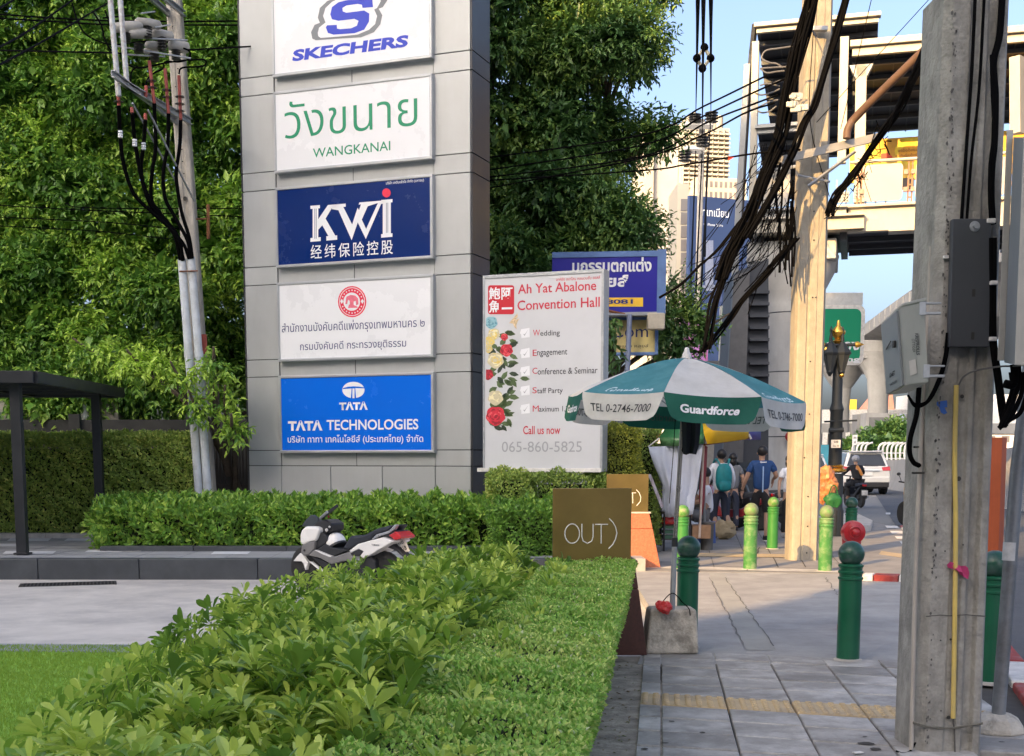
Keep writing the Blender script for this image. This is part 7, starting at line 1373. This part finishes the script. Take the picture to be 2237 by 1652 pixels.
for j in range(8):
    for i in range(n+1):
        t_ = i/n; x = prof_l[j][0]*(1-t_)+prof_r[j][0]*t_; y = prof_l[j][1]*(1-t_)+prof_r[j][1]*t_+(12*sin(t_*9) if j==7 else 0)-(60*4*t_*(1-t_)*(.4 if j==0 else 0))*0; V.append(mp_(x, y, 20.25+.035*math.sin(t_*16+j*.5)+.05*math.sin(t_*5-j*.8)+.02*math.sin(t_*37+j)))
q.add(V, [(j*(n+1)+i,(j+1)*(n+1)+i,(j+1)*(n+1)+i+1,j*(n+1)+i+1) for j in range(7) for i in range(n)]); o = q.build('cloth', mat('sheet_white', (.66,.71,.82), .8, 0, .05, 5, .2, 30, trans=.3), ws, smooth=70); o.modifiers.new('t','SOLIDIFY').thickness = .004
MB().tube([mp_(185,490,20.28),mp_(300,400,20.3)], .012, 6).build('hem_rope', WHTK, ws)
rc = thing('red_cloth', 'narrow hanging dark red cloth panel beside the white sheet', 'cloth', mp_(750,1200,20.7)); panelp('cloth', [[(752,480,20.6),(780,480,20.7),(800,490,20.9)],[(735,700,20.6),(765,700,20.72),(790,690,20.9)],[(715,950,20.6),(750,960,20.7),(775,930,20.9)],[(715,1060,20.6),(745,1200,20.7),(770,1060,20.9)]], mat('red_deep', (.26,.012,.02), .8, 0, .15, 6), rc)
lbd = thing('leaning_panel', 'narrow framed panel with brown and pale mottling leaning by the far brass sign', 'panel', mp_(260,1120,19.6)); q = MB(); A = [mp_(180,775,19.6),mp_(215,775,19.7),mp_(345,1100,19.7),mp_(322,1128,19.6)]; q.hexa([A[3],A[2],A[2]+Vector((0,.05,0)),A[3]+Vector((0,.05,0)),A[0],A[1],A[1]+Vector((0,.05,0)),A[0]+Vector((0,.05,0))]); q.build('panel', mat('foil', (.34,.24,.21), .4, .3, .3, 9, dirt=(.55,.5,.48), damt=.9, dscale=9), lbd)  # brown panel with paler mottled patches
sw_ = thing('stall_wall', 'dark stained wall strip behind the leaning panel', 'wall', (mp_(280,1200,21.9).x,21.9,0)); MB().bb(mp_(130,0,21.9).x,mp_(350,0,21.9).x,21.9,22.1,0,1.75).build('wall', mat('stained', (.10,.09,.08), .9, 0, .3, 4, dirt=(.28,.25,.22), damt=.6, dscale=3), sw_)
def G2(x,y,k='M'): return G(*pc(k,x,y))
bn1 = thing('waste_bin', 'small dark grey bin beside the seated vendor', 'bin', G2(790,1555)); MB().lathe([(.10,0),(.115,.42),(.13,.44),(.12,.46)],(0,0,0),14).build('bin', mat('bin_grey', (.10,.10,.10), .7, 0, .2, 6), bn1, smooth=40, local=True)
tb_ = thing('brown_bag', 'crumpled tan bag full of goods lying on the pavement', 'bag', G2(980,1450)); c_ = G2(980,1450); crumple('sack', (c_.x,c_.y+.1,.17), .2, mat('kraft', (.40,.31,.18), .8, 0, .15, 6), tb_, 3, (1.05,.8,.9), 30, .2)
ww = thing('plastic_bag', 'bluish white plastic bag under the hanging sheet', 'bag', G2(660,1440)); c_ = G2(660,1440); crumple('pouch', (c_.x,c_.y+.1,.17), .19, mat('bag_pale', (.42,.47,.55), .4, 0, .15, 6, trans=.2), ww, 6, (.9,.8,.8), 26, .22)
w2 = thing('plastic_bag', 'small grey white bag tied to the dark bin', 'bag', G2(770,1480)); c_ = G2(770,1480); crumple('pouch', (c_.x,c_.y-.12,.32), .10, mat('bag_pale2', (.38,.36,.34), .5), w2, 9, (1,.8,1.1), 20, .2)
rh_ = thing('red_helmet', 'shiny red helmet under the left edge of the white sheet', 'helmet', mp_(390,1310,20.6)); c_ = mp_(390,1262,20.6); q = MB(); q.ball(c_, .115, 18, 12, (1,1,.95)); q.build('shell', RDH, rh_, smooth=60); MB().lathe([(.118,-.005),(.124,0),(.118,.008)], c_-Vector((0,0,.05)), 18).build('rim', IBK, rh_)
tbl = thing('vendor_table', 'low dark folding table frame under the hanging sheet', 'table', mp_(480,1600,20.5)); zt_ = .42
for x in (350,620): 
    a_ = mp_(x,1300,20.5); MB().tube([Vector((a_.x,20.5,0)),Vector((a_.x,20.5,.62))],.018,6).build('leg', IBK, tbl); MB().tube([Vector((a_.x,20.9,0)),Vector((a_.x,20.9,.62))],.018,6).build('leg', IBK, tbl)
a_ = mp_(345,0,20.5).x; c_x = mp_(650,0,20.5).x; MB().bb(a_,c_x,20.45,20.95,.60,.64).build('table_top', mat('table_dark', (.04,.035,.035), .6), tbl); MB().bb(a_,c_x,20.5,20.9,.18,.2).build('shelf', MATS['table_dark'], tbl)
cr = thing('green_crate', 'dark green crate of goods on the shelf of the vendor table', 'crate', Vector((a_+.2,20.6,.2))); 
for z_ in (.2,.28,.36): MB().bb(a_+.04,a_+.42,20.5,20.8,z_,z_+.055).build('slat', mat('crate_green', (.03,.10,.06), .6), cr)
cr2 = thing('brown_box', 'brown cardboard box beside the green crate under the table', 'box', Vector((a_+.6,20.6,.2))); MB().bb(a_+.5,a_+.8,20.5,20.8,.2,.42).build('carton', mat('carton', (.25,.15,.09), .85, 0, .15, 8), cr2, bevel=.006)
shop = thing('building', 'grey panelled wall and dark doorway behind the pedestrians', 'building', (P(1620,1100,36).x,36,0))
MB().bb(P(1470,0,36).x,P(1790,0,36).x,36,36.4,0,4.2).build('wall', mat('shop_grey', (.20,.205,.21), .7, 0, .12, 1.2, dirt=(.12,.12,.12), damt=.5, dscale=1), shop)
for x0,x1,m_,z1_ in ((1560,1602,mat('panel_beige', (.34,.32,.29), .7),2.4),(1606,1632,mat('door_dark', (.035,.045,.06), .5),2.2),(1636,1672,MATS['door_dark'],2.3),(1520,1555,MATS['door_dark'],2.4)): MB().bb(P(x0,0,35.9).x,P(x1,0,35.9).x,35.85,35.99,.02,z1_).build('panel', m_, shop, bevel=.02)
MB().bb(P(1515,0,35.8).x,P(1680,0,35.8).x,35.5,35.84,2.5,2.75).build('sign_band', CLN, shop)
ln = thing('red_lantern', 'red paper lantern hanging on the pier left of the big pole', 'lantern', mp_(1650,430,30.5)); c_ = mp_(1655,382,30.5); MB().lathe([(.04,-.14),(.06,-.13),(.12,-.05),(.125,0),(.11,.06),(.06,.11),(.04,.12)], c_, 16).build('shade', mat('lantern_red', (.5,.02,.02), .5, 0, .1, 6, trans=.2), ln, smooth=35); MB().tube([c_+Vector((0,0,.12)),c_+Vector((.08,0,.4))], .012, 5).build('cord', IBK, ln)
# hanging bags beside the big pole
ob = thing('orange_bag', 'thin orange and yellow plastic bags bulging from behind the big pole', 'bag', P(*pc('N',750,1000),22.5)); OB = mat('bag_orange', (.72,.30,.14), .4, 0, .2, 14, trans=.4, dirt=(.75,.50,.2), damt=.9, dscale=12)
for x,y,r_,s_ in ((735,790,.16,1),(770,900,.17,2),(720,930,.13,4),(700,1010,.10,8)): crumple('pouch', P(*pc('N',x,y),22.5), r_, OB, ob, s_, (.95,.8,1.15), 22, .25)
gbg = thing('green_bag', 'pale green shopping bag with handles hanging behind the lime bollard', 'bag', P(*pc('N',810,1120),22.3)); tapered(MB(), [P(*pc('N',x,y),Y_) for x,y,Y_ in ((735,1105,22.2),(885,1105,22.2),(875,1108,22.4),(745,1108,22.4))], [P(*pc('N',x,y),Y_) for x,y,Y_ in ((762,985,22.27),(862,960,22.27),(862,965,22.33),(762,988,22.33))]).build('pouch', MATS['bag_green'], gbg, bevel=.02, seg=3) if 0 else crumple('pouch', P(*pc('N',812,1045),22.3), .13, mat('bag_green', S(45,115,65), .5, 0, .1, 8, trans=.35), gbg, 12, (1.15,.6,1.05), 22, .18); MB().tube(catmull([P(*pc('N',770,980),22.3),P(*pc('N',800,900),22.3),P(*pc('N',840,900),22.3),P(*pc('N',860,990),22.3)],5), .012, 5).build('handle', MATS['bag_green'], gbg)
# ================================================================ scooter
sco = G(672,1289,-.1); YW = R(-40); SR = Vector((cos(YW),sin(YW),0)); FSc = Fr((sco.x,sco.y,-.1), SR, (sin(YW),-cos(YW),0)); 
sc_ = thing('scooter', 'white and grey motor scooter parked on the driveway before the terrace kerb', 'scooter', (sco+SR*.65))
WB = mat('body_white', (.80,.79,.76), .25, 0, .02, 3, coat=.4); GB_ = mat('body_grey', (.21,.205,.20), .4, .3, .05, 5); BP = mat('black_plastic', (.018,.019,.022), .5, 0, .15, 9); TY = mat('tyre', (.02,.02,.02), .85, 0, .1, 20, .4, 80); SEATM = mat('seat_vinyl', (.018,.022,.032), .5, 0, .1, 12, .2, 50); TLR = mat('tail_red', (.45,.01,.015), .2, 0, .1, 8, coat=.5); RIM = mat('rim', (.30,.29,.27), .35, .7, .1, 8)
def sp_(nm, pts, d0, d1, m_, bev=.012, cat=None):
    return MB().prism([FSc.hit(*pc('O',*p), d=d1) for p in pts], FSc, d0, d1).build(nm, m_, sc_, bevel=bev, seg=3)
def so__(x,y,d=0.): return FSc.w(*FSc.hit(*pc('O',x,y),d=d), d)
def wheel(a, nm='wheel'):
    o = MB(); c_ = FSc.w(a,.27); M_ = Matrix((FSc.r, FSc.u, FSc.n)).transposed(); M_ = Matrix(((FSc.r.x,FSc.u.x,FSc.n.x),(FSc.r.y,FSc.u.y,FSc.n.y),(FSc.r.z,FSc.u.z,FSc.n.z)))
    o.lathe([(.17,-.05),(.22,-.058),(.262,-.035),(.27,0),(.262,.035),(.22,.058),(.17,.05)], c_, 28, M_); w_ = o.build(nm, TY, sc_, smooth=40)
    q = MB(); q.lathe([(.165,-.045),(.178,-.045),(.178,.045),(.165,.045)], c_, 28, M_); q.lathe([(.03,-.05),(.035,0),(.03,.05)], c_, 12, M_)
    for i in range(8): t_ = i*pi/4; q.tube([c_, c_+(FSc.r*cos(t_)+FSc.u*sin(t_))*.17], .011, 5)
    q.build('rim', RIM, w_, smooth=30)
wheel(FSc.hit(*pc('O',370,1150))[0]); wheel(FSc.hit(*pc('O',370,1150))[0]+1.32)
sp_('front_cowl', [(330,460),(480,465),(545,490),(545,545),(490,690),(395,705),(270,760),(245,700),(245,590),(270,520)], -.20, .17, WB, .03)
sp_('lower_cowl', [(270,757),(395,702),(482,692),(462,830),(400,905),(300,930),(255,880)], -.19, .165, GB_, .02)
sp_('front_fender', [(250,880),(290,905),(320,960),(375,1030),(345,1150),(330,1150),(300,1050),(270,1015),(140,1010),(190,945)], -.06, .09, WB, .015)
sp_('inner_shield', [(545,540),(660,600),(680,680),(640,740),(480,845),(470,700)], -.16, .13, BP)
sp_('side_panel', [(400,900),(470,830),(730,950),(820,930),(1030,860),(1060,930),(1200,940),(1180,970),(1130,1030),(950,1005),(740,1060),(560,960),(380,920)], -.17, .175, GB_, .02)
sp_('white_trim', [(475,835),(500,838),(740,935),(725,950),(600,900)], -.1, .18, WB, .003)  # thin white strip along the top edge of the grey side panel
sp_('tunnel', [(480,845),(640,740),(760,800),(905,820),(1025,835),(820,920),(740,930)], -.15, .14, BP)
sp_('seat', [(910,820),(1030,622),(1060,610),(1100,620),(1180,612),(1270,590),(1440,500),(1640,450),(1720,440),(1640,535),(1400,610),(1370,665),(1150,745),(1020,835)], -.14, .13, SEATM, .03)
sp_('rear_cowl', [(1020,850),(1160,740),(1370,680),(1560,635),(1700,690),(1690,712),(1480,835),(1330,925),(1240,962),(1190,930),(1245,855),(1170,820),(1050,880)], -.15, .155, WB, .025)
sp_('side_vent', [(1045,885),(1170,825),(1240,855),(1190,930),(1110,930)], -.1, .162, BP, .004)
sp_('tail_cowl', [(1480,640),(1600,560),(1730,520),(1800,580),(1700,640)], -.11, .11, BP)
sp_('tail_light', [(1640,605),(1750,540),(1840,620),(1830,655),(1740,682)], -.12, .12, TLR, .012)
sp_('grab_rail', [(1372,668),(1450,590),(1640,535),(1740,432),(1775,440),(1735,510),(1640,575),(1480,622),(1400,668)], .08, .13, mat('rail_silver', (.45,.46,.48), .3, .6), .008); sp_('rear_fender', [(1560,760),(1700,720),(1850,880),(1920,960),(1870,950),(1760,850),(1640,800)], -.06, .06, BP, .01)
sp_('windscreen', [(280,460),(320,380),(420,280),(480,290),(530,370),(560,472),(330,462)], -.14, -.12, mat('smoked', (.03,.04,.045), .12, 0, .1, 4, spec=.8), .004)
sp_('dash', [(430,470),(520,380),(640,350),(740,420),(740,520),(640,600),(548,540)], -.12, .10, BP, .02); sp_('engine_cover', [(400,920),(560,965),(740,1062),(950,1007),(1130,1032),(1180,980),(1330,930),(1420,1000),(1440,1180),(1180,1260),(850,1290),(620,1130)], -.12, .12, BP, .02)
sp_('lower_fairing', [(385,1015),(430,1020),(725,1250),(680,1262),(590,1190)], .10, .135, WB, .006); MB().tube([so__(1000,720,.1),so__(1000,722,.1)],.01,5)
MB().tube([so__(600,330,.05),so__(690,250,.2),so__(835,140,.30)], [.02,.021,.018], 10).build('handlebar_grip', BP, sc_, smooth=50); MB().tube([so__(575,330,.1),so__(680,235,.25)], .016, 8).build('brake_lever', GALV, sc_, smooth=50)
MB().tube([so__(600,400,-.05),so__(520,330,-.2),so__(480,300,-.3)], .018, 10).build('handlebar_grip', BP, sc_, smooth=50)
for x,y,r_,m_ in ((580,505,.017,WHTK),(670,520,.02,WHTK),(715,470,.014,WHTK),(690,260,.018,TLR),(700,310,.014,TLR),(320,840,.014,BP)): MB().ball(so__(x,y,.17 if y>800 else .12), r_, 10, 7).build('dial', m_, sc_, smooth=60)
q = MB(); c_ = [so__(1740,740,.0),so__(1820,872,.0),so__(1820,872,.0),so__(1740,740,.0)]
pr_ = Vector((.85,-.52,0)).normalized(); pc_ = so__(1845,768,0); fpl = Fr(pc_, pr_, None, Vector((0.25,.05,.95))); fpl.u = Vector((-.38,.1,.92)).normalized(); fpl.r = Vector((.8,-.55,.25)).normalized(); fpl.n = fpl.r.cross(fpl.u)
o = MB().fbox(fpl, -.085, .085, -.085, .085, -.006, .0).build('number_plate', WHTK, sc_); text('1กข', fpl, -.05, .02, .10, .045, IBK, o, .002, .02); text('5818', fpl, -.06, -.06, .12, .05, IBK, o, .002, .03)
MB().tube([so__(1190,970,.16),so__(1125,1095,.18)], .014, 8).build('foot_peg', GALV, sc_); MB().tube([so__(1230,990,.15),so__(1180,1060,.15)], .01, 6).build('peg_bracket', GALV, sc_)
text('YAMAHA', FSc, *(lambda a: (a[0], a[1], .13, .02))(FSc.hit(*pc('O',1375,765),d=.158)), BKT, sc_, .158, .01, 0)
hm = thing('white_helmet', 'white open helmet resting on the scooter footboard', 'helmet', so__(800,820,0)); c_ = so__(815,722,.0)
q = MB(); q.ball((0,0,0), .125, 20, 14); q.v = [v for v in q.v]; Mt = Matrix.Rotation(R(32),3,FSc.n); keep = [f for f in q.f if sum(q.v[i][2] for i in f)/len(f) > -.055]; q.f = keep; q.m=[0]*len(keep); q.v = [tuple(c_+Mt@Vector(v)) for v in q.v]; q.build('shell', WB, hm, smooth=60).modifiers.new('t','SOLIDIFY').thickness = .02
MB().lathe([(.10,-.07),(.128,-.06),(.127,-.035),(.10,-.03)], c_, 20, Mt).build('rim', BP, hm, smooth=40)
# ================================================================ vehicles
PW = mat('car_white', (.62,.60,.56), .2, .05, .02, 2, coat=.6); CGL = mat('car_glass', (.012,.014,.016), .06, 0, .1, 2, spec=.9); CBK = mat('car_black', (.015,.015,.016), .5)
def suv(label, base, rz, paint, sc=1., kind='suv', group=None):
    t = thing('parked_car' if kind != 'suv' else 'car', label, 'car', base, rz, group)
    W2, L = .93, 4.7; sec = lambda y, z0, zs, zt, ws, wt, wb=.9: [(-wb*W2,y,z0),(-W2,y,z0+.22),(-W2*ws,y,zs),(-W2*wt,y,zt),(W2*wt,y,zt),(W2*ws,y,zs),(W2,y,z0+.22),(wb*W2,y,z0)]
    S_ = [sec(.0,.42,1.02,1.04,.95,.90),sec(.10,.34,1.08,1.10,1.0,.92),sec(.9,.30,1.12,1.13,1.0,.95),sec(3.0,.30,1.06,1.08,1.0,.95),sec(3.5,.30,1.02,1.04,.99,.92),sec(4.55,.32,.86,.90,.93,.84),sec(4.7,.40,.72,.76,.88,.78)]
    q = MB(); q.add([v for s_ in S_ for v in s_], [(i*8+j,i*8+(j+1)%8,(i+1)*8+(j+1)%8,(i+1)*8+j) for i in range(6) for j in range(8)]+[tuple(range(7,-1,-1)),tuple(range(48,56))]); bd_ = q.build('body', paint, t, smooth=30, bevel=.035, local=True, seg=3)
    T_ = [[(-.90,.12,1.08),(.90,.12,1.08),(.70,.42,1.74),(-.70,.42,1.74)],[(-.90,3.45,1.06),(.90,3.45,1.06),(.68,2.55,1.76),(-.68,2.55,1.76)]]
    q = MB(); v = T_[0]+T_[1]; q.add(v, [(0,1,2,3),(7,6,5,4),(0,3,7,4),(1,5,6,2),(3,2,6,7)]); q.build('cabin', paint, t, bevel=.05, local=True, seg=3)
    lp_ = lambda a,b,u: tuple(a[i]*(1-u)+b[i]*u for i in range(3))
    A,B,C,D = (Vector(v) for v in T_[0]); nn = (B-A).cross(D-A).normalized(); nn = nn if nn.y<0 else -nn; bil = lambda u,v: (A.lerp(B,u)).lerp(D.lerp(C,u),v)
    q = MB(); W_ = [bil(.06,.14)+nn*.012,bil(.94,.14)+nn*.012,bil(.91,.86)+nn*.012,bil(.09,.86)+nn*.012]; q.add(W_+[w_-nn*.03 for w_ in W_],[(0,1,2,3),(0,4,5,1),(1,5,6,2),(2,6,7,3),(3,7,4,0)]); q.build('rear_window', CGL, t, local=True)
    for s_ in (-1,1):
        A2,B2,C2,D2 = Vector((s_*.905,.25,1.12)),Vector((s_*.905,3.2,1.1)),Vector((s_*.70,2.45,1.70)),Vector((s_*.715,.55,1.68)); o2 = Vector((s_*.012,0,.004)); q = MB(); q.add([A2+o2,B2+o2,C2+o2,D2+o2,A2-o2*3,B2-o2*3,C2-o2*3,D2-o2*3],[(0,1,2,3),(0,4,5,1),(1,5,6,2),(2,6,7,3),(3,7,4,0)]); q.build('side_window', CGL, t, local=True)
        q = MB(); q.hexa([(s_*.62,-.03,.98),(s_*.93,-.0,.98),(s_*.95,.3,.98),(s_*.62,.1,.98),(s_*.58,.0,1.12),(s_*.90,.03,1.16),(s_*.92,.35,1.18),(s_*.6,.15,1.12)]); q.build('tail_light', TLR, t, bevel=.012, local=True)
        MB().box((s_*.66,1.5,1.80),(.04,1.9,.04)).build('roof_rail', GALV, t, local=True); MB().box((s_*1.0,3.0,1.12),(.16,.1,.14)).build('wing_mirror', paint, t, bevel=.03, local=True)
        MB().box((s_*.78,-.015,.52),(.20,.03,.07)).build('reflector', TLR, t, bevel=.008, local=True)
        for y in (.85,3.75):
            M_ = Matrix.Rotation(pi/2,3,'Y'); w_ = MB().lathe([(.2,-.12),(.34,-.13),(.37,-.09),(.37,.09),(.34,.13),(.2,.12)],(s_*.82,y,.37),24,M_).build('wheel', TY, t, smooth=40, local=True); MB().lathe([(.05,-.1),(.21,-.125),(.22,0),(.21,.125),(.05,.1)],(s_*.82,y,.37),16,M_).build('rim', RIM, w_, local=True)
    MB().box((0,.0,.40),(1.75,.16,.2)).build('bumper', CBK, t, bevel=.03, local=True); MB().box((0,-.02,.62),(1.8,.14,.24)).build('bumper_skin', paint, t, bevel=.04, local=True)
    MB().box((0,-.035,.98),(1.0,.03,.06)).build('chrome_strip', GALV, t, bevel=.01, local=True); o = MB().box((0,-.045,.86),(.44,.02,.16)).build('number_plate', WHTK, t, bevel=.006, local=True)
    MB().box((0,.36,1.77),(1.34,.26,.04)).build('spoiler', paint, t, bevel=.015, local=True); MB().box((.18,.1,1.2),(.55,.015,.02),M=Matrix.Rotation(.1,3,'Y')).build('rear_wiper', CBK, t, local=True)
    MB().bb(-.8,.8,.15,4.4,.24,.34).build('underbody', CBK, t, local=True)
    return t
cb_ = G(1892,1081,-.12); suv('white sport utility vehicle driving away on the road right of the lamp', (cb_.x,cb_.y,-.12), R(-6), PW).scale = (1.1,1.1,1.08)
cb2 = G(1802,1062,-.12); suv('pale car mostly hidden between the big pole and the lamp', (P(1801,0,62).x,62,-.12), R(-4), mat('car_pale', (.5,.5,.52), .25, 0, .02, 2, coat=.5))
def moto(label, base, rz, paint, rider=None, col_=None, s_=1.):
    t = thing('motorcycle', label, 'motorcycle', base, rz)     # local y forward
    MX_ = Matrix.Rotation(pi/2,3,'Y')
    for y in (-.62,.62):
        w_ = MB().lathe([(.2,-.045),(.27,-.05),(.30,0),(.27,.05),(.2,.045)],(0,y,.30),22,MX_).build('wheel', TY, t, smooth=40, local=True); q = MB(); q.lathe([(.185,-.03),(.205,-.03),(.205,.03),(.185,.03)],(0,y,.30),20,MX_)
        for i in range(6): q.tube([(0,y,.3),(0,y+.19*cos(i*pi/3),.3+.19*sin(i*pi/3))],.008,4)
        q.build('rim', RIM, w_, local=True)
    fY = Fr((0,0,0),(0,1,0),(1,0,0)); 
    MB().prism([(-.85,.72),(-.55,.62),(-.25,.45),(.15,.42),(.3,.62),(.42,.95),(.5,.92),(.48,.55),(.35,.3),(.1,.26),(-.3,.28),(-.5,.45),(-.8,.62)], fY, -.13, .13).build('fairing', paint, t, bevel=.03, local=True, seg=2)
    MB().prism([(-.85,.76),(-.75,.82),(-.1,.78),(.1,.7),(.05,.64),(-.3,.66),(-.8,.72)], fY, -.13, .13).build('seat', SEATM, t, bevel=.025, local=True)
    MB().prism([(-.35,.2),(-.35,.48),(-.62,.42),(-.66,.3)], fY, -.09, .09).build('engine', CBK, t, bevel=.02, local=True)
    q = MB(); q.tube([(0,.62,.3),(0,.48,.9),(0,.42,1.02)],.03,8); q.tube([(-.33,.36,1.06),(0,.42,1.02),(.33,.36,1.06)],.018,8); q.build('fork_and_handlebar', CBK, t, smooth=50, local=True)
    for s2 in (-1,1): q = MB(); q.tube([(s2*.25,.38,1.05),(s2*.30,.40,1.2)],.008,5); q.ball((s2*.32,.40,1.24),.055,10,8,(1,.3,.7)); q.build('mirror', CBK, t, smooth=50, local=True)
    MB().box((0,-.88,.74),(.14,.05,.07)).build('tail_light', TLR, t, bevel=.01, local=True); MB().prism([(-.85,.62),(-.93,.36),(-.9,.34),(-.78,.6)], fY, -.09, .09).build('mudguard', CBK, t, bevel=.01, local=True); MB().box((0,-.935,.5),(.20,.012,.16)).build('number_plate', WHTK, t, bevel=.004, local=True)
    MB().tube([(.12,.1,.3),(.14,-.4,.28),(.15,-.8,.36)],.04,8).build('exhaust', STL, t, smooth=50, local=True)
    return t
def rider(label, base, rz, shirt, head, stripe=None):
    t = thing('person', label, 'person', base, rz)
    B = lambda *p: Vector(p); pts = [B(0,-.25,.86),B(0,-.22,1.0),B(0,-.12,1.22),B(0,-.05,1.38),B(0,-.02,1.45),B(0,0,1.52),B(0,0,1.60)]; ed = [(i,i+1) for i in range(6)]; rd = [(.15,.12),(.145,.11),(.17,.12),.07,.055,(.085,.095),.07]
    for s_ in (-1,1):
        i = len(pts); pts += [B(s_*.18,-.06,1.33),B(s_*.33,.12,1.12),B(s_*.32,.34,1.07),B(s_*.32,.40,1.06)]; ed += [(2,i),(i,i+1),(i+1,i+2),(i+2,i+3)]; rd += [.06,.045,.032,.035]
        i = len(pts); pts += [B(s_*.11,-.2,.82),B(s_*.17,.22,.74),B(s_*.16,.12,.34),B(s_*.17,.26,.29)]; ed += [(0,i),(i,i+1),(i+1,i+2),(i+2,i+3)]; rd += [.1,.075,.05,.04]
    skinned('body', pts, ed, rd, SKIN, t)
    p2 = pts[:4]+[pts[7],pts[8],pts[9],pts[15],pts[16],pts[17]]; skinned('jacket', p2, [(0,1),(1,2),(2,3),(2,4),(4,5),(5,6),(2,7),(7,8),(8,9)], [(.18,.15),(.175,.14),(.20,.145),.085,.08,.06,.045,.08,.06,.045], shirt, t)
    p3 = [pts[0],pts[11],pts[12],pts[13],pts[19],pts[20],pts[21]]; skinned('trousers', p3, [(0,1),(1,2),(2,3),(0,4),(4,5),(5,6)], [(.165,.13),.115,.09,.06,.115,.09,.06], CLB, t)
    q = MB(); q.ball((0,-.01,1.60),.125,16,11,(1,1.1,.95)); q.build('helmet', head, t, smooth=60, local=True)
    if stripe: q = MB(); q.tube([(-.02,-.19,1.36),(.06,-.27,1.22),(.12,-.33,1.05)],.045,6); q.build('sash', stripe, t, local=True)
    return t
mb1 = G(1877,1110,-.12); mo = moto('black scooter with a white plate ridden behind the white vehicle', (mb1.x,mb1.y+.6,-.12), R(4), CBK); rider('rider in a black jacket with an orange sash and pale cap on the black scooter', (mb1.x,mb1.y+.6,-.12), R(4), CLB, mat('cap_pale', (.4,.4,.42), .7), mat('sash_orange', (.65,.25,.05), .6))
mb2 = G(1959,1037,-.12); moto('tiny distant motorcycle beside the concrete barrier', (mb2.x,mb2.y,-.12), R(8), CBK); rider('far rider in dark clothes with an orange bag by the concrete barrier', (mb2.x,mb2.y,-.12), R(8), CLN, CBK, mat('vest_orange', (.8,.28,.08), .6))
bx = thing('delivery_box', 'small dark red delivery box on the distant motorcycle', 'box', (mb2.x+.6,mb2.y-.3,1.0)); MB().box((mb2.x+.75,mb2.y-.3,1.15),(.6,.5,.6)).build('box', mat('box_red', (.3,.04,.05), .6), bx, bevel=.03)
m3 = moto('yellow motorcycle half hidden behind the conduit of the near pole', (P(2052,0,30).x,30,-.12), R(12), mat('moto_yellow', (.7,.35,.05), .35, coat=.3))
for i,(x,Y_,rz,lab,c_) in enumerate(((1622,26.6,R(62),'dark red motorcycle parked behind the backpack man',mat('moto_red', (.25,.02,.025), .35, coat=.3)),(1702,26.9,R(70),'dark motorcycle parked behind the blue shirted man',CBK),(1690,28.4,R(75),'black motorcycle parked nearest the round pier',CBK))): moto(lab, (P(x,0,Y_).x,Y_,0), rz, c_)
# ================================================================ unseen blocks added behind the viewpoint to cast the shade
OB1 = mat('shade_block_render', (.42,.41,.40), .8, 0, .06, .4)
def block(lab, s0, s1, n0, n1, h):
    t = thing('shade_block', lab, 'building', (0,0,0)); q = MB(); f = Fr((0,0,0),(.6,.8,0),(.8,-.6,0))
    MB().fbox(f, s0, s1, -.1, h, n0, n1).build('wall', OB1, t)
    for z in np.arange(2.5,h-1,3.4): MB().fbox(f, s1-.05, s1+.05, z, z+1.5, n0+.6, n1-.6).build('window_band', CGL, t)
    t.location = (0,0,0); return t
block('long unseen block added behind the viewpoint on the left to cast shade', -64, -50, -75, -9.2, 34.5)
block('tall unseen block added beyond the first one to shade the far road', -168, -150, -75, -15.6, 124)
block('lower unseen block added in the gap behind the viewpoint to stop low sun', -64, -50, -9.19, -5.51, 22.1)
block('taller unseen block added behind the viewpoint on the right to cast shade', -64, -50, -5.5, 45, 42)
# pale blocks added to cover the dark low sky along the road
CTY = mat('horizon_pale', (.42,.40,.38), .9, 0, .08, .05)
for i,(x0,x1,yt,Y_,lab) in enumerate(((1440,1520,930,300,'added pale block covering the dark low sky behind the vendor stall'),(1790,1862,905,290,'added pale block covering the dark low sky left of the ornate lamp'),(1855,1905,925,330,'added low pale block covering the dark sky just right of the ornate lamp'),(1900,1990,915,310,'added pale block covering the dark low sky under the expressway'),(1985,2060,890,280,'added pale block covering the dark low sky beside the small tilted cabinet'),(2055,2330,905,300,'added long pale block covering the dark low sky behind the near pole'))):
    t_ = thing('horizon_block', lab, 'building', (P((x0+x1)/2,1000,Y_).x,Y_,0)); a_ = P(x0,yt,Y_); c_ = P(x1,yt,Y_); MB().bb(a_.x,c_.x,Y_,Y_+20,0,a_.z).build('wall', CTY, t_)
    for z in np.arange(2,a_.z-1,3.2):
        for x in np.arange(a_.x+1,c_.x-2,3.4): MB().bb(x,x+1.8,Y_-.1,Y_,z,z+1.5).build('window', TWD, t_)
# small litter on the tiles
q = MB(); rr_ = random.Random(9)
for k,x,y,s_ in (('L',1880,908,.05),('L',1950,950,.04),('L',320,720,.012),('L',440,743,.02),('L',242,948,.022),('L',390,905,.02),('L',670,826,.02),('L',1868,856,.015),('J',812,1566,.018)):
    c_ = G(*pc(k,x,y)); q.add([c_+Vector((s_*cos(a)*rr_.uniform(.6,1.2), s_*sin(a)*rr_.uniform(.5,1), .0028)) for a in [j*2*pi/8 for j in range(8)]], [tuple(range(8))])
tag(q.build('stain_spots', BED), 'small dark spots of dirt and old gum on the grey pavement', 'dirt', kind='stuff')
lt = thing('paper_scrap', 'small white paper scrap lying on the near pavement tiles', 'litter', G(*pc('L',1820,980))); c_ = G(*pc('L',1820,980)); MB().box(c_+Vector((0,0,.006)),(.05,.03,.006),.4).build('scrap', WHTK, lt, bevel=.002)
print('objects', len(bpy.data.objects))
